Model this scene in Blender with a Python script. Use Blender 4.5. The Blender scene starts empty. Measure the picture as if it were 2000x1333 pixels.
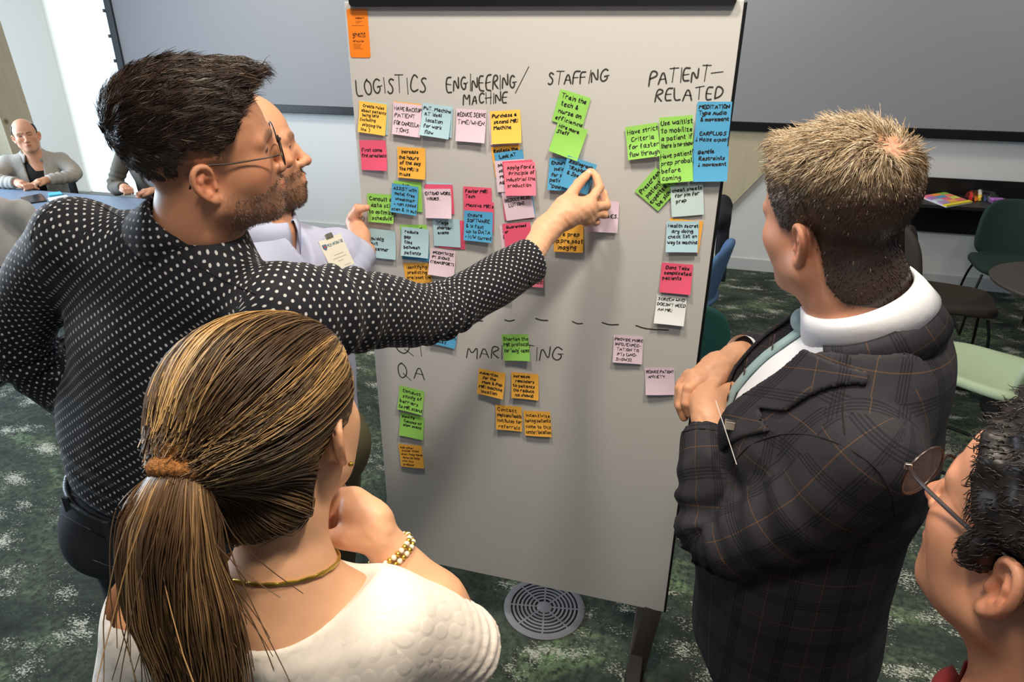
import bpy, bmesh, math, random
import numpy as np
from mathutils import Vector, Matrix

random.seed(7)
RNG = np.random.default_rng(11)
SC = bpy.context.scene
COL = SC.collection

# ------------------------------------------------------------------ camera
# world: X along the whiteboard, Y away from the viewer, Z up, board front at Y = 0
CAM = np.array([0.87597622, -1.62957549, 1.84317544])
ROT = np.array([[0.96234511, 0.11773431, -0.24501126],
                [0.27176288, -0.39658270, 0.87685067],
                [0.00606818, -0.91041792, -0.41364524]])
FPX = 1326.9
cam_data = bpy.data.cameras.new('camera')
cam_data.sensor_width = 36.0
cam_data.lens = FPX * 36.0 / 2000.0
cam_data.clip_start = 0.05
cam = bpy.data.objects.new('camera', cam_data)
COL.objects.link(cam)
_m = Matrix([[ROT[i][0], -ROT[i][1], -ROT[i][2]] for i in range(3)]).to_4x4()
_m.translation = Vector(CAM)
cam.matrix_world = _m
SC.camera = cam

# ------------------------------------------------------------------ light
SC.view_settings.view_transform = 'Standard'
SC.view_settings.look = 'None'
SC.view_settings.gamma = 1.0
SC.view_settings.use_curve_mapping = False
SC.view_settings.exposure = 0.0
world = bpy.data.worlds.new('room_ambience')
world.use_nodes = True
world.node_tree.nodes['Background'].inputs[0].default_value = (0.80, 0.88, 1.0, 1)
world.node_tree.nodes['Background'].inputs[1].default_value = 0.17
SC.world = world


def area_light(name, loc, target, size, power, color, size_y=None):
    d = bpy.data.lights.new(name, 'AREA')
    d.energy = power
    d.color = color
    d.size = size
    if size_y:
        d.shape = 'RECTANGLE'
        d.size_y = size_y
    o = bpy.data.objects.new(name, d)
    o.location = loc
    o.rotation_euler = (Vector(target) - Vector(loc)).to_track_quat('-Z', 'Y').to_euler()
    COL.objects.link(o)
    return o


WARM = (1.0, 0.885, 0.72)
# ceiling downlights over the standing group
area_light('overhead_light', (0.30, -0.75, 3.05), (0.35, -0.55, 0), 0.20, 27, WARM)
area_light('overhead_light', (1.25, -0.85, 3.05), (1.1, -0.55, 0), 0.20, 33, WARM)
area_light('overhead_light', (0.75, -1.75, 3.05), (0.7, -1.2, 0), 0.30, 19, WARM)
area_light('overhead_light', (2.4, 0.6, 3.05), (2.2, 0.6, 0), 0.3, 16, WARM)
area_light('overhead_light', (-1.2, 1.6, 3.05), (-1.2, 1.6, 0), 0.3, 30, WARM)
area_light('overhead_light', (0.8, 3.2, 3.25), (1.0, 4.2, 2.2), 0.4, 20, WARM)  # added fill lamp, aimed to brighten the screen
area_light('overhead_light', (-2.6, 2.6, 3.15), (-2.4, 4.2, 1.2), 0.4, 36, WARM)  # added fill lamp, brightens the left part of the back wall
area_light('overhead_light', (3.4, 3.0, 3.25), (3.2, 4.2, 2.3), 0.4, 16, WARM)  # added fill lamp, aimed high at the right of the screen
# daylight from the left, an unseen area lamp before the added window
area_light('window_daylight', (-5.6, 0.6, 1.9), (0.0, 0.2, 1.0), 3.4, 310, (0.72, 0.86, 1.0), 2.2)


def at(x, y, d):
    """point seen at pixel (x, y) of the 2000x1333 frame, d metres along the view axis"""
    return CAM + ROT @ (np.array([(x - 1000.0) / FPX, (y - 666.5) / FPX, 1.0]) * d)


def ray(x, y):
    return ROT @ np.array([(x - 1000.0) / FPX, (y - 666.5) / FPX, 1.0])


def on_y(x, y, Y=0.0):
    v = ray(x, y)
    return CAM + v * ((Y - CAM[1]) / v[1])


def on_z(x, y, Z=0.0):
    v = ray(x, y)
    return CAM + v * ((Z - CAM[2]) / v[2])


# ------------------------------------------------------------------ materials
def lin(c):
    out = []
    for v in c:
        v = v / 255.0
        out.append(v / 12.92 if v <= 0.04045 else ((v + 0.055) / 1.055) ** 2.4)
    return (*out, 1.0)


class NT:
    """tiny node-tree helper"""
    def __init__(self, mat):
        self.t = mat.node_tree
        self.b = self.t.nodes['Principled BSDF']

    def n(self, kind, **kw):
        nd = self.t.nodes.new(kind)
        for k, v in kw.items():
            if k.startswith('i_'):
                key = k[2:]
                nd.inputs[int(key) if key.isdigit() else key.replace('_', ' ')].default_value = v
            else:
                setattr(nd, k, v)
        return nd

    def l(self, a, b):
        self.t.links.new(a, b)

    def math(self, op, a, b=None, c=None):
        nd = self.t.nodes.new('ShaderNodeMath')
        nd.operation = op
        for i, v in enumerate((a, b, c)):
            if v is None:
                continue
            if isinstance(v, (int, float)):
                nd.inputs[i].default_value = v
            else:
                self.l(v, nd.inputs[i])
        return nd.outputs[0]

    def mix(self, fac, a, b):
        nd = self.t.nodes.new('ShaderNodeMix')
        nd.data_type = 'RGBA'
        for s, v in ((0, fac), (6, a), (7, b)):
            if isinstance(v, (int, float, tuple)):
                nd.inputs[s].default_value = v
            else:
                self.l(v, nd.inputs[s])
        return nd.outputs[2]

    def ramp(self, fac, stops):
        nd = self.t.nodes.new('ShaderNodeValToRGB')
        el = nd.color_ramp.elements
        while len(el) < len(stops):
            el.new(0.5)
        for e, (p, c) in zip(el, stops):
            e.position = p
            e.color = c
        self.l(fac, nd.inputs[0])
        return nd.outputs[0]

    def noise(self, scale, detail=3.0, rough=0.5, vec=None):
        nd = self.t.nodes.new('ShaderNodeTexNoise')
        nd.inputs['Scale'].default_value = scale
        nd.inputs['Detail'].default_value = detail
        nd.inputs['Roughness'].default_value = rough
        if vec is not None:
            self.l(vec, nd.inputs['Vector'])
        return nd

    def bump(self, height, strength=0.3, dist=0.002):
        nd = self.t.nodes.new('ShaderNodeBump')
        nd.inputs['Strength'].default_value = strength
        nd.inputs['Distance'].default_value = dist
        self.l(height, nd.inputs['Height'])
        self.l(nd.outputs[0], self.b.inputs['Normal'])


MATS = {}


def new_mat(name):
    m = bpy.data.materials.new(name)
    m.use_nodes = True
    MATS[name] = m
    return m, NT(m)


def mat(name, rgb, rough=0.6, metal=0.0, spec=0.5, var=0.0, scale=30.0, bump=0.0, bscale=200.0, bdist=0.001,
        coat=0.0, sheen=0.0, trans=0.0, sss=0.0, alpha=1.0):
    if name in MATS:
        return MATS[name]
    m, t = new_mat(name)
    c = lin(rgb)
    b = t.b
    b.inputs['Base Color'].default_value = c
    b.inputs['Roughness'].default_value = rough
    b.inputs['Metallic'].default_value = metal
    b.inputs['Specular IOR Level'].default_value = spec
    b.inputs['Coat Weight'].default_value = coat
    b.inputs['Sheen Weight'].default_value = sheen
    b.inputs['Transmission Weight'].default_value = trans
    b.inputs['Alpha'].default_value = alpha
    tc = t.n('ShaderNodeTexCoord')
    if var:
        nz = t.noise(scale, 4, 0.6, tc.outputs['Object'])
        dark = tuple(v * (1 - var) for v in c[:3]) + (1,)
        lite = tuple(min(1, v * (1 + var)) for v in c[:3]) + (1,)
        t.l(t.mix(nz.outputs[0], dark, lite), b.inputs['Base Color'])
    if bump:
        nz = t.noise(bscale, 3, 0.6, tc.outputs['Object'])
        t.bump(nz.outputs[0], bump, bdist)
    return m


# ------------------------------------------------------------------ objects
def tag(o, label=None, cat=None, group=None, kind=None):
    if label:
        o['label'] = label
    if cat:
        o['category'] = cat
    if group:
        o['group'] = group
    if kind:
        o['kind'] = kind
    return o


def empty(name, loc=(0, 0, 0), rz=0.0, label=None, cat=None, group=None):
    o = bpy.data.objects.new(name, None)
    o.empty_display_size = 0.05
    o.location = Vector(loc)
    o.rotation_euler = (0, 0, rz)
    COL.objects.link(o)
    return tag(o, label, cat, group)


def link_mesh(name, me, material=None, parent=None, local=False):
    o = bpy.data.objects.new(name, me)
    COL.objects.link(o)
    if material is not None and not me.materials:
        for mm in (material if isinstance(material, (list, tuple)) else [material]):
            me.materials.append(mm)
    if parent is not None:
        o.parent = parent
        if not local:          # mesh given in world space
            pm = Matrix.LocRotScale(parent.location, parent.rotation_euler, parent.scale)
            if parent.parent is not None:
                pp = parent.parent
                pm = Matrix.LocRotScale(pp.location, pp.rotation_euler, pp.scale) @ pp_inv(parent) @ pm
            o.matrix_parent_inverse = pm.inverted()
    return o


def pp_inv(o):
    return o.matrix_parent_inverse.copy()


def mesh_np(name, V, F, material=None, parent=None, smooth=True, colors=None, uv=None, local=False):
    """V (n,3), F (m,k) int array of equal-sized faces or list of lists"""
    me = bpy.data.meshes.new(name)
    V = np.asarray(V, dtype=np.float32)
    if isinstance(F, np.ndarray):
        m, k = F.shape
        me.vertices.add(len(V))
        me.vertices.foreach_set('co', V.ravel())
        me.loops.add(m * k)
        me.loops.foreach_set('vertex_index', F.astype(np.int32).ravel())
        me.polygons.add(m)
        me.polygons.foreach_set('loop_start', np.arange(0, m * k, k, dtype=np.int32))
        me.update(calc_edges=True)
        me.validate()
    else:
        me.from_pydata([tuple(map(float, v)) for v in V], [], [list(map(int, f)) for f in F])
        me.update()
    if smooth:
        me.polygons.foreach_set('use_smooth', np.ones(len(me.polygons), dtype=bool))
    if colors is not None:
        a = me.color_attributes.new('tint', 'FLOAT_COLOR', 'POINT')
        c4 = np.ones((len(V), 4), dtype=np.float32)
        c4[:, :3] = colors
        a.data.foreach_set('color', c4.ravel())
    if uv is not None:
        l = me.uv_layers.new(name='UVMap')
        l.data.foreach_set('uv', np.asarray(uv, dtype=np.float32).ravel())
    return link_mesh(name, me, material, parent, local)


class MB:
    """collects boxes, tubes and plates into one mesh"""
    def __init__(self):
        self.v = []
        self.f = []

    def add(self, v, f):
        n = len(self.v)
        self.v += [tuple(map(float, p)) for p in v]
        self.f += [[i + n for i in q] for q in f]
        return self

    def box(self, lo, hi, M=None, bevel=0.0):
        bm = bmesh.new()
        bmesh.ops.create_cube(bm, size=1.0)
        lo = np.array(lo, float)
        hi = np.array(hi, float)
        for v in bm.verts:
            v.co = Vector((lo + hi) / 2 + np.array(v.co) * (hi - lo))
        if bevel:
            bmesh.ops.bevel(bm, geom=bm.edges[:], offset=bevel, segments=2, affect='EDGES', profile=0.5)
        bm.verts.index_update()
        vs = [v.co.copy() for v in bm.verts]
        if M is not None:
            vs = [M @ v for v in vs]
        self.add([tuple(v) for v in vs], [[v.index for v in f.verts] for f in bm.faces])
        bm.free()
        return self

    def tube(self, pts, r, seg=10, cap=True):
        V, F = tube_geo(pts, r, seg, cap)
        return self.add(V, F)

    def prism(self, poly, axis_vec):
        """extrude a planar polygon (list of 3d points) along a vector"""
        n = len(poly)
        a = [np.array(p, float) for p in poly]
        b = [p + np.array(axis_vec, float) for p in a]
        f = [list(range(n))[::-1], list(range(n, 2 * n))]
        for i in range(n):
            j = (i + 1) % n
            f.append([i, j, n + j, n + i])
        return self.add(a + b, f)

    def build(self, name, material, parent=None, smooth=False, local=False):
        me = bpy.data.meshes.new(name)
        me.from_pydata(self.v, [], self.f)
        me.update()
        bm = bmesh.new()
        bm.from_mesh(me)
        bmesh.ops.recalc_face_normals(bm, faces=bm.faces)
        bm.to_mesh(me)
        bm.free()
        if smooth:
            me.polygons.foreach_set('use_smooth', np.ones(len(me.polygons), dtype=bool))
            try:
                me.set_sharp_from_angle(angle=math.radians(35))
            except Exception:
                pass
        return link_mesh(name, me, material, parent, local)


def catmull(pts, n):
    P = np.array(pts, float)
    if len(P) < 3:
        t = np.linspace(0, 1, n)[:, None]
        return P[0] * (1 - t) + P[-1] * t
    Q = np.vstack([2 * P[0] - P[1], P, 2 * P[-1] - P[-2]])
    m = len(P) - 1
    out = []
    for s in np.linspace(0, m, n):
        i = min(int(s), m - 1)
        t = s - i
        p0, p1, p2, p3 = Q[i:i + 4]
        out.append(0.5 * (2 * p1 + (p2 - p0) * t + (2 * p0 - 5 * p1 + 4 * p2 - p3) * t * t + (3 * p1 - p0 - 3 * p2 + p3) * t ** 3))
    return np.array(out)


def frames(C):
    """parallel-transport frames along a polyline"""
    T = np.gradient(C, axis=0)
    T /= np.linalg.norm(T, axis=1)[:, None] + 1e-12
    ref = np.array([0, 0, 1.0]) if abs(T[0][2]) < 0.9 else np.array([1.0, 0, 0])
    N = np.zeros_like(C)
    n = np.cross(T[0], ref)
    n /= np.linalg.norm(n)
    for i in range(len(C)):
        n = n - T[i] * np.dot(n, T[i])
        n /= np.linalg.norm(n) + 1e-12
        N[i] = n
    return T, N, np.cross(T, N)


def tube_geo(pts, r, seg=10, cap=True):
    C = np.array(pts, float)
    T, N, B = frames(C)
    R = np.full(len(C), r, float) if np.isscalar(r) else np.array(r, float)
    a = np.linspace(0, 2 * np.pi, seg, endpoint=False)
    V = (C[:, None] + R[:, None, None] * (np.cos(a)[None, :, None] * N[:, None] + np.sin(a)[None, :, None] * B[:, None])).reshape(-1, 3)
    F = []
    for i in range(len(C) - 1):
        for j in range(seg):
            k = (j + 1) % seg
            F.append([i * seg + j, i * seg + k, (i + 1) * seg + k, (i + 1) * seg + j])
    V = [tuple(v) for v in V]
    if cap:
        F.append(list(range(seg))[::-1])
        F.append([(len(C) - 1) * seg + j for j in range(seg)])
    return V, F


# ------------------------------------------------------------------ implicit surfaces
A3 = lambda *v: np.array(v, dtype=np.float64)


def seg(P, a, b, ra, rb):
    a = np.asarray(a, float)
    b = np.asarray(b, float)
    ba = b - a
    pa = P - a
    t = np.clip(pa @ ba / (ba @ ba + 1e-12), 0, 1)
    return np.linalg.norm(pa - t[:, None] * ba, axis=1) - (ra + (rb - ra) * t)


def chain(P, pts, rad, k=0.0):
    d = None
    for i in range(len(pts) - 1):
        e = seg(P, pts[i], pts[i + 1], rad[i], rad[i + 1])
        d = e if d is None else (smin(d, e, k) if k else np.minimum(d, e))
    return d


def ell(P, c, r, M=None):
    q = P - np.asarray(c, float)
    if M is not None:
        q = q @ M
    r = np.asarray(r, float)
    k0 = np.linalg.norm(q / r, axis=1)
    k1 = np.linalg.norm(q / (r * r), axis=1) + 1e-9
    return k0 * (k0 - 1) / k1


def smin(a, b, k):
    h = np.clip(0.5 + 0.5 * (b - a) / k, 0, 1)
    return b + (a - b) * h - k * h * (1 - h)


def smax(a, b, k):
    return -smin(-a, -b, k)


def sstep(a, b, x):
    t = np.clip((x - a) / (b - a), 0, 1)
    return t * t * (3 - 2 * t)


_ND = RNG.normal(size=(24, 3))
_ND /= np.linalg.norm(_ND, axis=1)[:, None]
_NP = RNG.uniform(0, 6.28, 24)


def wob(P, scale, seed=0, octs=6):
    """smooth pseudo noise, about -1..1; scale = wavelength"""
    r = np.zeros(len(P))
    for i in range(octs):
        j = (i + seed * 5) % 24
        r += np.sin(P @ _ND[j] * (6.283 / scale) * (0.75 + 0.12 * i) + _NP[j] + 1.3 * np.sin(P @ _ND[(j + 7) % 24] * (6.283 / scale) * 0.6 + seed))
    return r / (octs * 0.62)


_CO = np.array([[0, 0, 0], [1, 0, 0], [0, 1, 0], [1, 1, 0], [0, 0, 1], [1, 0, 1], [0, 1, 1], [1, 1, 1]])
_ED = [(0, 1), (2, 3), (4, 5), (6, 7), (0, 2), (1, 3), (4, 6), (5, 7), (0, 4), (1, 5), (2, 6), (3, 7)]


def nets(fn, lo, hi, h, polish=True):
    """surface nets of fn(P) < 0 inside the box lo..hi with cell size h"""
    lo = np.asarray(lo, float)
    hi = np.asarray(hi, float)
    B = 4
    nb = np.ceil((hi - lo) / (h * B)).astype(int)
    n = nb * B + 1
    ci = np.stack(np.meshgrid(*[np.arange(k) for k in nb], indexing='ij'), -1).reshape(-1, 3)
    dc = fn(lo + (ci + 0.5) * h * B)
    near = np.abs(dc) < h * B * 1.5
    G = np.empty(n, dtype=np.float32)
    blk = dc.reshape(nb).astype(np.float32)
    blk = blk.repeat(B, 0).repeat(B, 1).repeat(B, 2)
    G[:-1, :-1, :-1] = blk
    G[-1] = G[-2]
    G[:, -1] = G[:, -2]
    G[:, :, -1] = G[:, :, -2]
    need = np.zeros(n, dtype=bool)
    a = ci[near] * B
    off = np.stack(np.meshgrid(*[np.arange(B + 1)] * 3, indexing='ij'), -1).reshape(-1, 3)
    for o in off:
        q = a + o
        need[q[:, 0], q[:, 1], q[:, 2]] = True
    idx = np.argwhere(need)
    vals = np.empty(len(idx), dtype=np.float32)
    CH = 400000
    for s in range(0, len(idx), CH):
        vals[s:s + CH] = fn(lo + idx[s:s + CH] * h)
    G[need] = vals
    S = G < 0
    cnt = np.zeros(tuple(n - 1), dtype=np.int8)
    for c in _CO:
        cnt += S[c[0]:n[0] - 1 + c[0], c[1]:n[1] - 1 + c[1], c[2]:n[2] - 1 + c[2]]
    act = np.argwhere((cnt > 0) & (cnt < 8))
    vid = np.full(tuple(n - 1), -1, dtype=np.int32)
    vid[act[:, 0], act[:, 1], act[:, 2]] = np.arange(len(act))
    cv = np.stack([G[act[:, 0] + c[0], act[:, 1] + c[1], act[:, 2] + c[2]] for c in _CO], 1).astype(float)
    acc = np.zeros((len(act), 3))
    num = np.zeros(len(act))
    for i, j in _ED:
        x, y = cv[:, i], cv[:, j]
        m = (x < 0) != (y < 0)
        t = np.where(m, x / np.where(m, x - y, 1), 0)
        p = _CO[i] + t[:, None] * (_CO[j] - _CO[i])
        acc += np.where(m[:, None], p, 0)
        num += m
    V = lo + (act + acc / num[:, None]) * h
    faces = []
    for ax in range(3):
        u, w = [(1, 2), (2, 0), (0, 1)][ax]
        sl0 = [slice(None)] * 3
        sl1 = [slice(None)] * 3
        sl0[ax] = slice(0, -1)
        sl1[ax] = slice(1, None)
        D = S[tuple(sl0)] != S[tuple(sl1)]
        e = np.argwhere(D)
        ok = (e[:, u] > 0) & (e[:, w] > 0) & (e[:, u] < n[u] - 1) & (e[:, w] < n[w] - 1)
        e = e[ok]
        ins = S[e[:, 0], e[:, 1], e[:, 2]]
        eu = np.zeros(3, int)
        eu[u] = 1
        ew = np.zeros(3, int)
        ew[w] = 1
        g = lambda q: vid[q[:, 0], q[:, 1], q[:, 2]]
        q = np.stack([g(e - eu - ew), g(e - ew), g(e), g(e - eu)], 1)
        q[~ins] = q[~ins][:, ::-1]
        faces.append(q)
    F = np.vstack(faces)
    F = F[(F >= 0).all(1)]
    if polish and len(V):
        for _ in range(1):
            N = grad(fn, V, h * 0.5)
            d = fn(V)
            V = V - N * np.clip(d, -h, h)[:, None]
    return V, F


def grad(fn, P, e=0.002):
    g = np.stack([fn(P + np.array(v) * e) - fn(P - np.array(v) * e) for v in ((1, 0, 0), (0, 1, 0), (0, 0, 1))], 1)
    return g / (np.linalg.norm(g, axis=1)[:, None] + 1e-9)


def join_parts(parts):
    V, F, n = [], [], 0
    for v, f in parts:
        V.append(v)
        F.append(f + n)
        n += len(v)
    return np.vstack(V), np.vstack(F)


def basis(yaw=0.0, pitch=0.0, roll=0.0):
    """columns: own right, forward, up.  yaw: degrees clockwise from +Y, pitch up, roll to own right"""
    y, p, r = map(math.radians, (yaw, pitch, roll))
    X = A3(math.cos(y), -math.sin(y), 0)
    Y = A3(math.sin(y), math.cos(y), 0)
    Z = A3(0, 0, 1)
    Y, Z = Y * math.cos(p) + Z * math.sin(p), Z * math.cos(p) - Y * math.sin(p)
    Z, X = Z * math.cos(r) + X * math.sin(r), X * math.cos(r) - Z * math.sin(r)
    return np.stack([X, Y, Z], 1)


def curve_param(P, C, N, B):
    """nearest sample on a dense polyline -> (arc length, angle, index)"""
    L = np.concatenate([[0], np.cumsum(np.linalg.norm(np.diff(C, axis=0), axis=1))])
    best = np.full(len(P), 1e9)
    bi = np.zeros(len(P), int)
    for i in range(len(C)):
        d = ((P - C[i]) ** 2).sum(1)
        m = d < best
        best[m] = d[m]
        bi[m] = i
    q = P - C[bi]
    T = np.cross(N, B)
    s = L[bi] + (q * T[bi]).sum(1)
    return s, np.arctan2((q * B[bi]).sum(1), (q * N[bi]).sum(1)), bi
# ================================================================== the room
WALL_Y = 4.28


def carpet():
    m, t = new_mat('carpet')
    tc = t.n('ShaderNodeTexCoord')
    mp = t.n('ShaderNodeMapping')
    mp.inputs['Scale'].default_value = (1.15, 1.8, 1.0)
    t.l(tc.outputs['Object'], mp.inputs[0])
    big = t.noise(2.1, 6, 0.62, mp.outputs[0])
    base = t.ramp(big.outputs[0], [(0.34, lin((34, 40, 38))), (0.46, lin((66, 76, 68))), (0.56, lin((82, 92, 80))), (0.68, lin((126, 152, 112)))])
    fine = t.noise(42, 5, 0.7, tc.outputs['Object'])
    base2 = t.mix(t.ramp(fine.outputs[0], [(0.42, (0, 0, 0, 1)), (0.62, (1, 1, 1, 1))]), base, lin((52, 58, 54)))
    # pale flecks gathered in streaky drifts
    drift = t.noise(4.6, 5, 0.6, mp.outputs[0])
    sp = t.noise(85, 4, 0.75, mp.outputs[0])
    f = t.math('ADD', t.math('MULTIPLY', drift.outputs[0], 1.0), t.math('MULTIPLY', sp.outputs[0], 0.9))
    fl = t.ramp(f, [(0.0, (0, 0, 0, 1)), (0.5, (0, 0, 0, 1)), (0.52, (0, 0, 0, 1)), (0.56, (1, 1, 1, 1))])
    f2 = t.math('GREATER_THAN', f, 1.085)
    col = t.mix(f2, base2, lin((186, 188, 176)))
    t.l(col, t.b.inputs['Base Color'])
    t.b.inputs['Roughness'].default_value = 0.95
    t.b.inputs['Specular IOR Level'].default_value = 0.1
    pile = t.noise(420, 2, 0.6, tc.outputs['Object'])
    t.bump(pile.outputs[0], 0.5, 0.003)
    return m


def plank_wood(name, rgb, knots=True):
    m, t = new_mat(name)
    tc = t.n('ShaderNodeTexCoord')
    mp = t.n('ShaderNodeMapping')
    mp.inputs['Scale'].default_value = (6, 6, 0.7)
    t.l(tc.outputs['Object'], mp.inputs[0])
    g = t.noise(3, 5, 0.6, mp.outputs[0])
    c = lin(rgb)
    col = t.mix(g.outputs[0], tuple(v * 0.78 for v in c[:3]) + (1,), tuple(min(1, v * 1.12) for v in c[:3]) + (1,))
    vor = t.n('ShaderNodeTexVoronoi')
    vor.inputs['Scale'].default_value = 3.4
    t.l(tc.outputs['Object'], vor.inputs['Vector'])
    k = t.ramp(vor.outputs['Distance'], [(0.03, (1, 1, 1, 1)), (0.11, (0, 0, 0, 1))])
    col = t.mix(k, col, lin((118, 92, 62)))
    t.l(col, t.b.inputs['Base Color'])
    t.b.inputs['Roughness'].default_value = 0.6
    return m


FLOOR_M = carpet()
WALL_M = mat('painted_wall', (214, 216, 216), 0.85, var=0.03, scale=1.2)
SCREEN_M = mat('grey_screen_fabric', (146, 148, 154), 0.8, var=0.02, scale=0.8)
BLACK_M = mat('black_satin', (14, 14, 16), 0.35)
DARK_M = mat('dark_laminate', (30, 29, 29), 0.4)
TIMBER_M = plank_wood('knotty_timber', (196, 184, 156))

# floor
mb = MB().add([(-8, -4, 0), (6, -4, 0), (6, 5, 0), (-8, 5, 0)], [[0, 1, 2, 3]])
tag(mb.build('floor', FLOOR_M), kind='structure', label='dark green carpet with pale fleck pattern')
# back wall
mb = MB().box((-8, WALL_Y, 0), (6, WALL_Y + 0.12, 3.4))
tag(mb.build('wall_back', WALL_M), kind='structure', label='pale painted wall below and around the grey screen')
mb = MB().box((-3.3, WALL_Y - 0.016, 0.0), (6, WALL_Y, 0.10))
tag(mb.build('baseboard_back', mat('baseboard_paint', (196, 198, 198), 0.6)), kind='structure', label='pale baseboard along the back wall')
# left wall around the added window
mb = MB()
mb.box((-6.72, -4, 0), (-6.6, WALL_Y, 0.35)).box((-6.72, -4, 2.9), (-6.6, WALL_Y, 3.4))
tag(mb.build('wall_left', WALL_M), kind='structure', label='pale wall framing the added window')


def emit(name, rgb, strength):
    m, t = new_mat(name)
    t.b.inputs['Base Color'].default_value = (0, 0, 0, 1)
    t.b.inputs['Emission Color'].default_value = lin(rgb)
    t.b.inputs['Emission Strength'].default_value = strength
    return m


# daylit roller blind on the back wall, left of the screen
wa = on_y(62, 120, WALL_Y - 0.05)
wb = on_y(236, 120, WALL_Y - 0.05)
win = empty('window_1', (wa[0], WALL_Y - 0.06, 0.3))
tag(win, 'tall window behind a glowing white roller blind', kind='structure')
m_bl, t = new_mat('daylit_blind')
t.b.inputs['Base Color'].default_value = lin((225, 232, 238))
t.b.inputs['Emission Color'].default_value = lin((214, 236, 255))
t.b.inputs['Emission Strength'].default_value = 1.25
M_DIM_BLIND, t = new_mat('dim_blind_glow')  # dimmer strip of the blind; weak emission imitates its brightness falloff
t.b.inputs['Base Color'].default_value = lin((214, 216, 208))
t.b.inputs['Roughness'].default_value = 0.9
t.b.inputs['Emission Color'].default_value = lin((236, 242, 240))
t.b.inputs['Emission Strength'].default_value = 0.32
wm = on_y(118, 120, WALL_Y - 0.05)
MB().box((wm[0], WALL_Y - 0.05, 0.25), (wb[0] - 0.02, WALL_Y - 0.035, 3.3)).build('blind', m_bl, win)
MB().box((wa[0] - 0.35, WALL_Y - 0.11, 0.25), (wm[0] + 0.02, WALL_Y - 0.06, 3.3), bevel=0.02).build('dim_blind_strip', M_DIM_BLIND, win)
mb = MB().box((wa[0] - 0.15, WALL_Y - 0.055, 0.22), (wb[0] - 0.02, WALL_Y - 0.03, 0.25))
mb.build('bottom_rail', mat('rail_white', (220, 222, 224), 0.5), win)
win2 = empty('window_2', (-6.6, 1.2, 0.35))  # unseen window, added so that daylight enters from the left
tag(win2, 'added out-of-view window in the left wall, glowing as daylight', kind='structure')
m_w2 = emit('added_window_glow', (214, 234, 255), 1.6)
MB().box((-6.66, -2.0, 0.35), (-6.64, WALL_Y - 0.05, 2.9)).build('pane', m_w2, win2)
fr = mat('window_frame_grey', (120, 124, 128), 0.5)
for yy in (-2.0, 0.1, 2.2, WALL_Y - 0.1):
    MB().box((-6.64, yy, 0.35), (-6.58, yy + 0.06, 2.9)).build('mullion', fr, win2)

# projection screen
sa = on_y(232, 80, WALL_Y - 0.07)
zb = on_y(1427, 246, WALL_Y - 0.07)[2]
scr = empty('projection_screen', (0, WALL_Y, zb), label='wide grey projection screen with black border on the back wall', cat='screen')
MB().box((sa[0], WALL_Y - 0.060, zb + 0.03), (5.6, WALL_Y - 0.045, 3.3)).build('screen_fabric', SCREEN_M, scr)
MB().box((sa[0], WALL_Y - 0.075, zb - 0.035), (5.6, WALL_Y - 0.04, zb + 0.035), bevel=0.004).build('bottom_border', BLACK_M, scr)
MB().box((sa[0] - 0.075, WALL_Y - 0.08, zb - 0.035), (sa[0], WALL_Y - 0.03, 3.3), bevel=0.004).build('side_border', mat('dark_grey_border', (44, 50, 56), 0.5), scr)
for i in range(9):
    z = zb + 0.15 + i * 0.22
    MB().box((sa[0] - 0.10, WALL_Y - 0.085, z), (sa[0] - 0.07, WALL_Y - 0.05, z + 0.03), bevel=0.003).build('tension_clip', mat('dark_grey_border', (44, 50, 56), 0.5), scr)

# leaning timber braces against the wall
def brace(name, p0, p1, width, depth, label):
    p0 = np.array(p0, float)
    p1 = np.array(p1, float)
    u = (p1 - p0) / np.linalg.norm(p1 - p0)
    side = np.cross(u, A3(0, 1, 0))
    side /= np.linalg.norm(side)
    a = p0 - side * width / 2
    b = p0 + side * width / 2
    c = p1 + side * width / 2
    d = p1 - side * width / 2
    o = MB().prism([a, b, c, d], (0, depth, 0)).build(name, TIMBER_M)
    return tag(o, label, kind='structure')


YB = 3.2
l0, l1 = on_y(10, 330, YB), on_y(-84, 60, YB)
ul = (l1 - l0) / np.linalg.norm(l1 - l0)
brace('trim_1', l0 - ul * 1.3, l1 + ul * 0.8, 0.30, 0.3, 'knotty pale timber brace leaning beside the window')
YB = WALL_Y - 0.036
r0, r1_ = on_y(1425, 406, YB), on_y(1490, 340, YB)
ur = (r1_ - r0) / np.linalg.norm(r1_ - r0)
sd = np.cross(ur, A3(0, 1, 0))
sd = sd / np.linalg.norm(sd) * (1 if sd[2] > 0 else -1)
wd = 0.9
brace('trim_2', r0 - ur * 1.2 + sd * wd / 2, r1_ + ur * 1.0 + sd * wd / 2, wd, 0.03, 'knotty pale timber panel slanting behind the whiteboard')
# ================================================================== the whiteboard
BW, BH, BZ = 0.914, 1.687, 0.22
m_gl, t = new_mat('white_glass')
t.b.inputs['Base Color'].default_value = lin((192, 191, 190))
t.b.inputs['Roughness'].default_value = 0.33
t.b.inputs['Specular IOR Level'].default_value = 0.35
t.b.inputs['Coat Weight'].default_value = 0.25
t.b.inputs['Coat Roughness'].default_value = 0.12
INK_M = mat('black_marker_ink', (24, 23, 22), 0.6)
INK_BOARD_M = mat('dry_marker_ink', (50, 47, 42), 0.6)

board = empty('whiteboard', (BW / 2, 0.02, 0), label='mobile glass whiteboard covered in sticky notes under handwritten headings', cat='whiteboard')
MB().box((0, 0, BZ), (BW - 0.003, 0.006, BZ + BH), bevel=0.0015).build('glass_panel', m_gl, board)
MB().box((0.012, 0.0065, BZ - 0.007), (BW + 0.004, 0.030, BZ + BH - 0.002), bevel=0.002).build('back_panel', BLACK_M, board)
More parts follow.
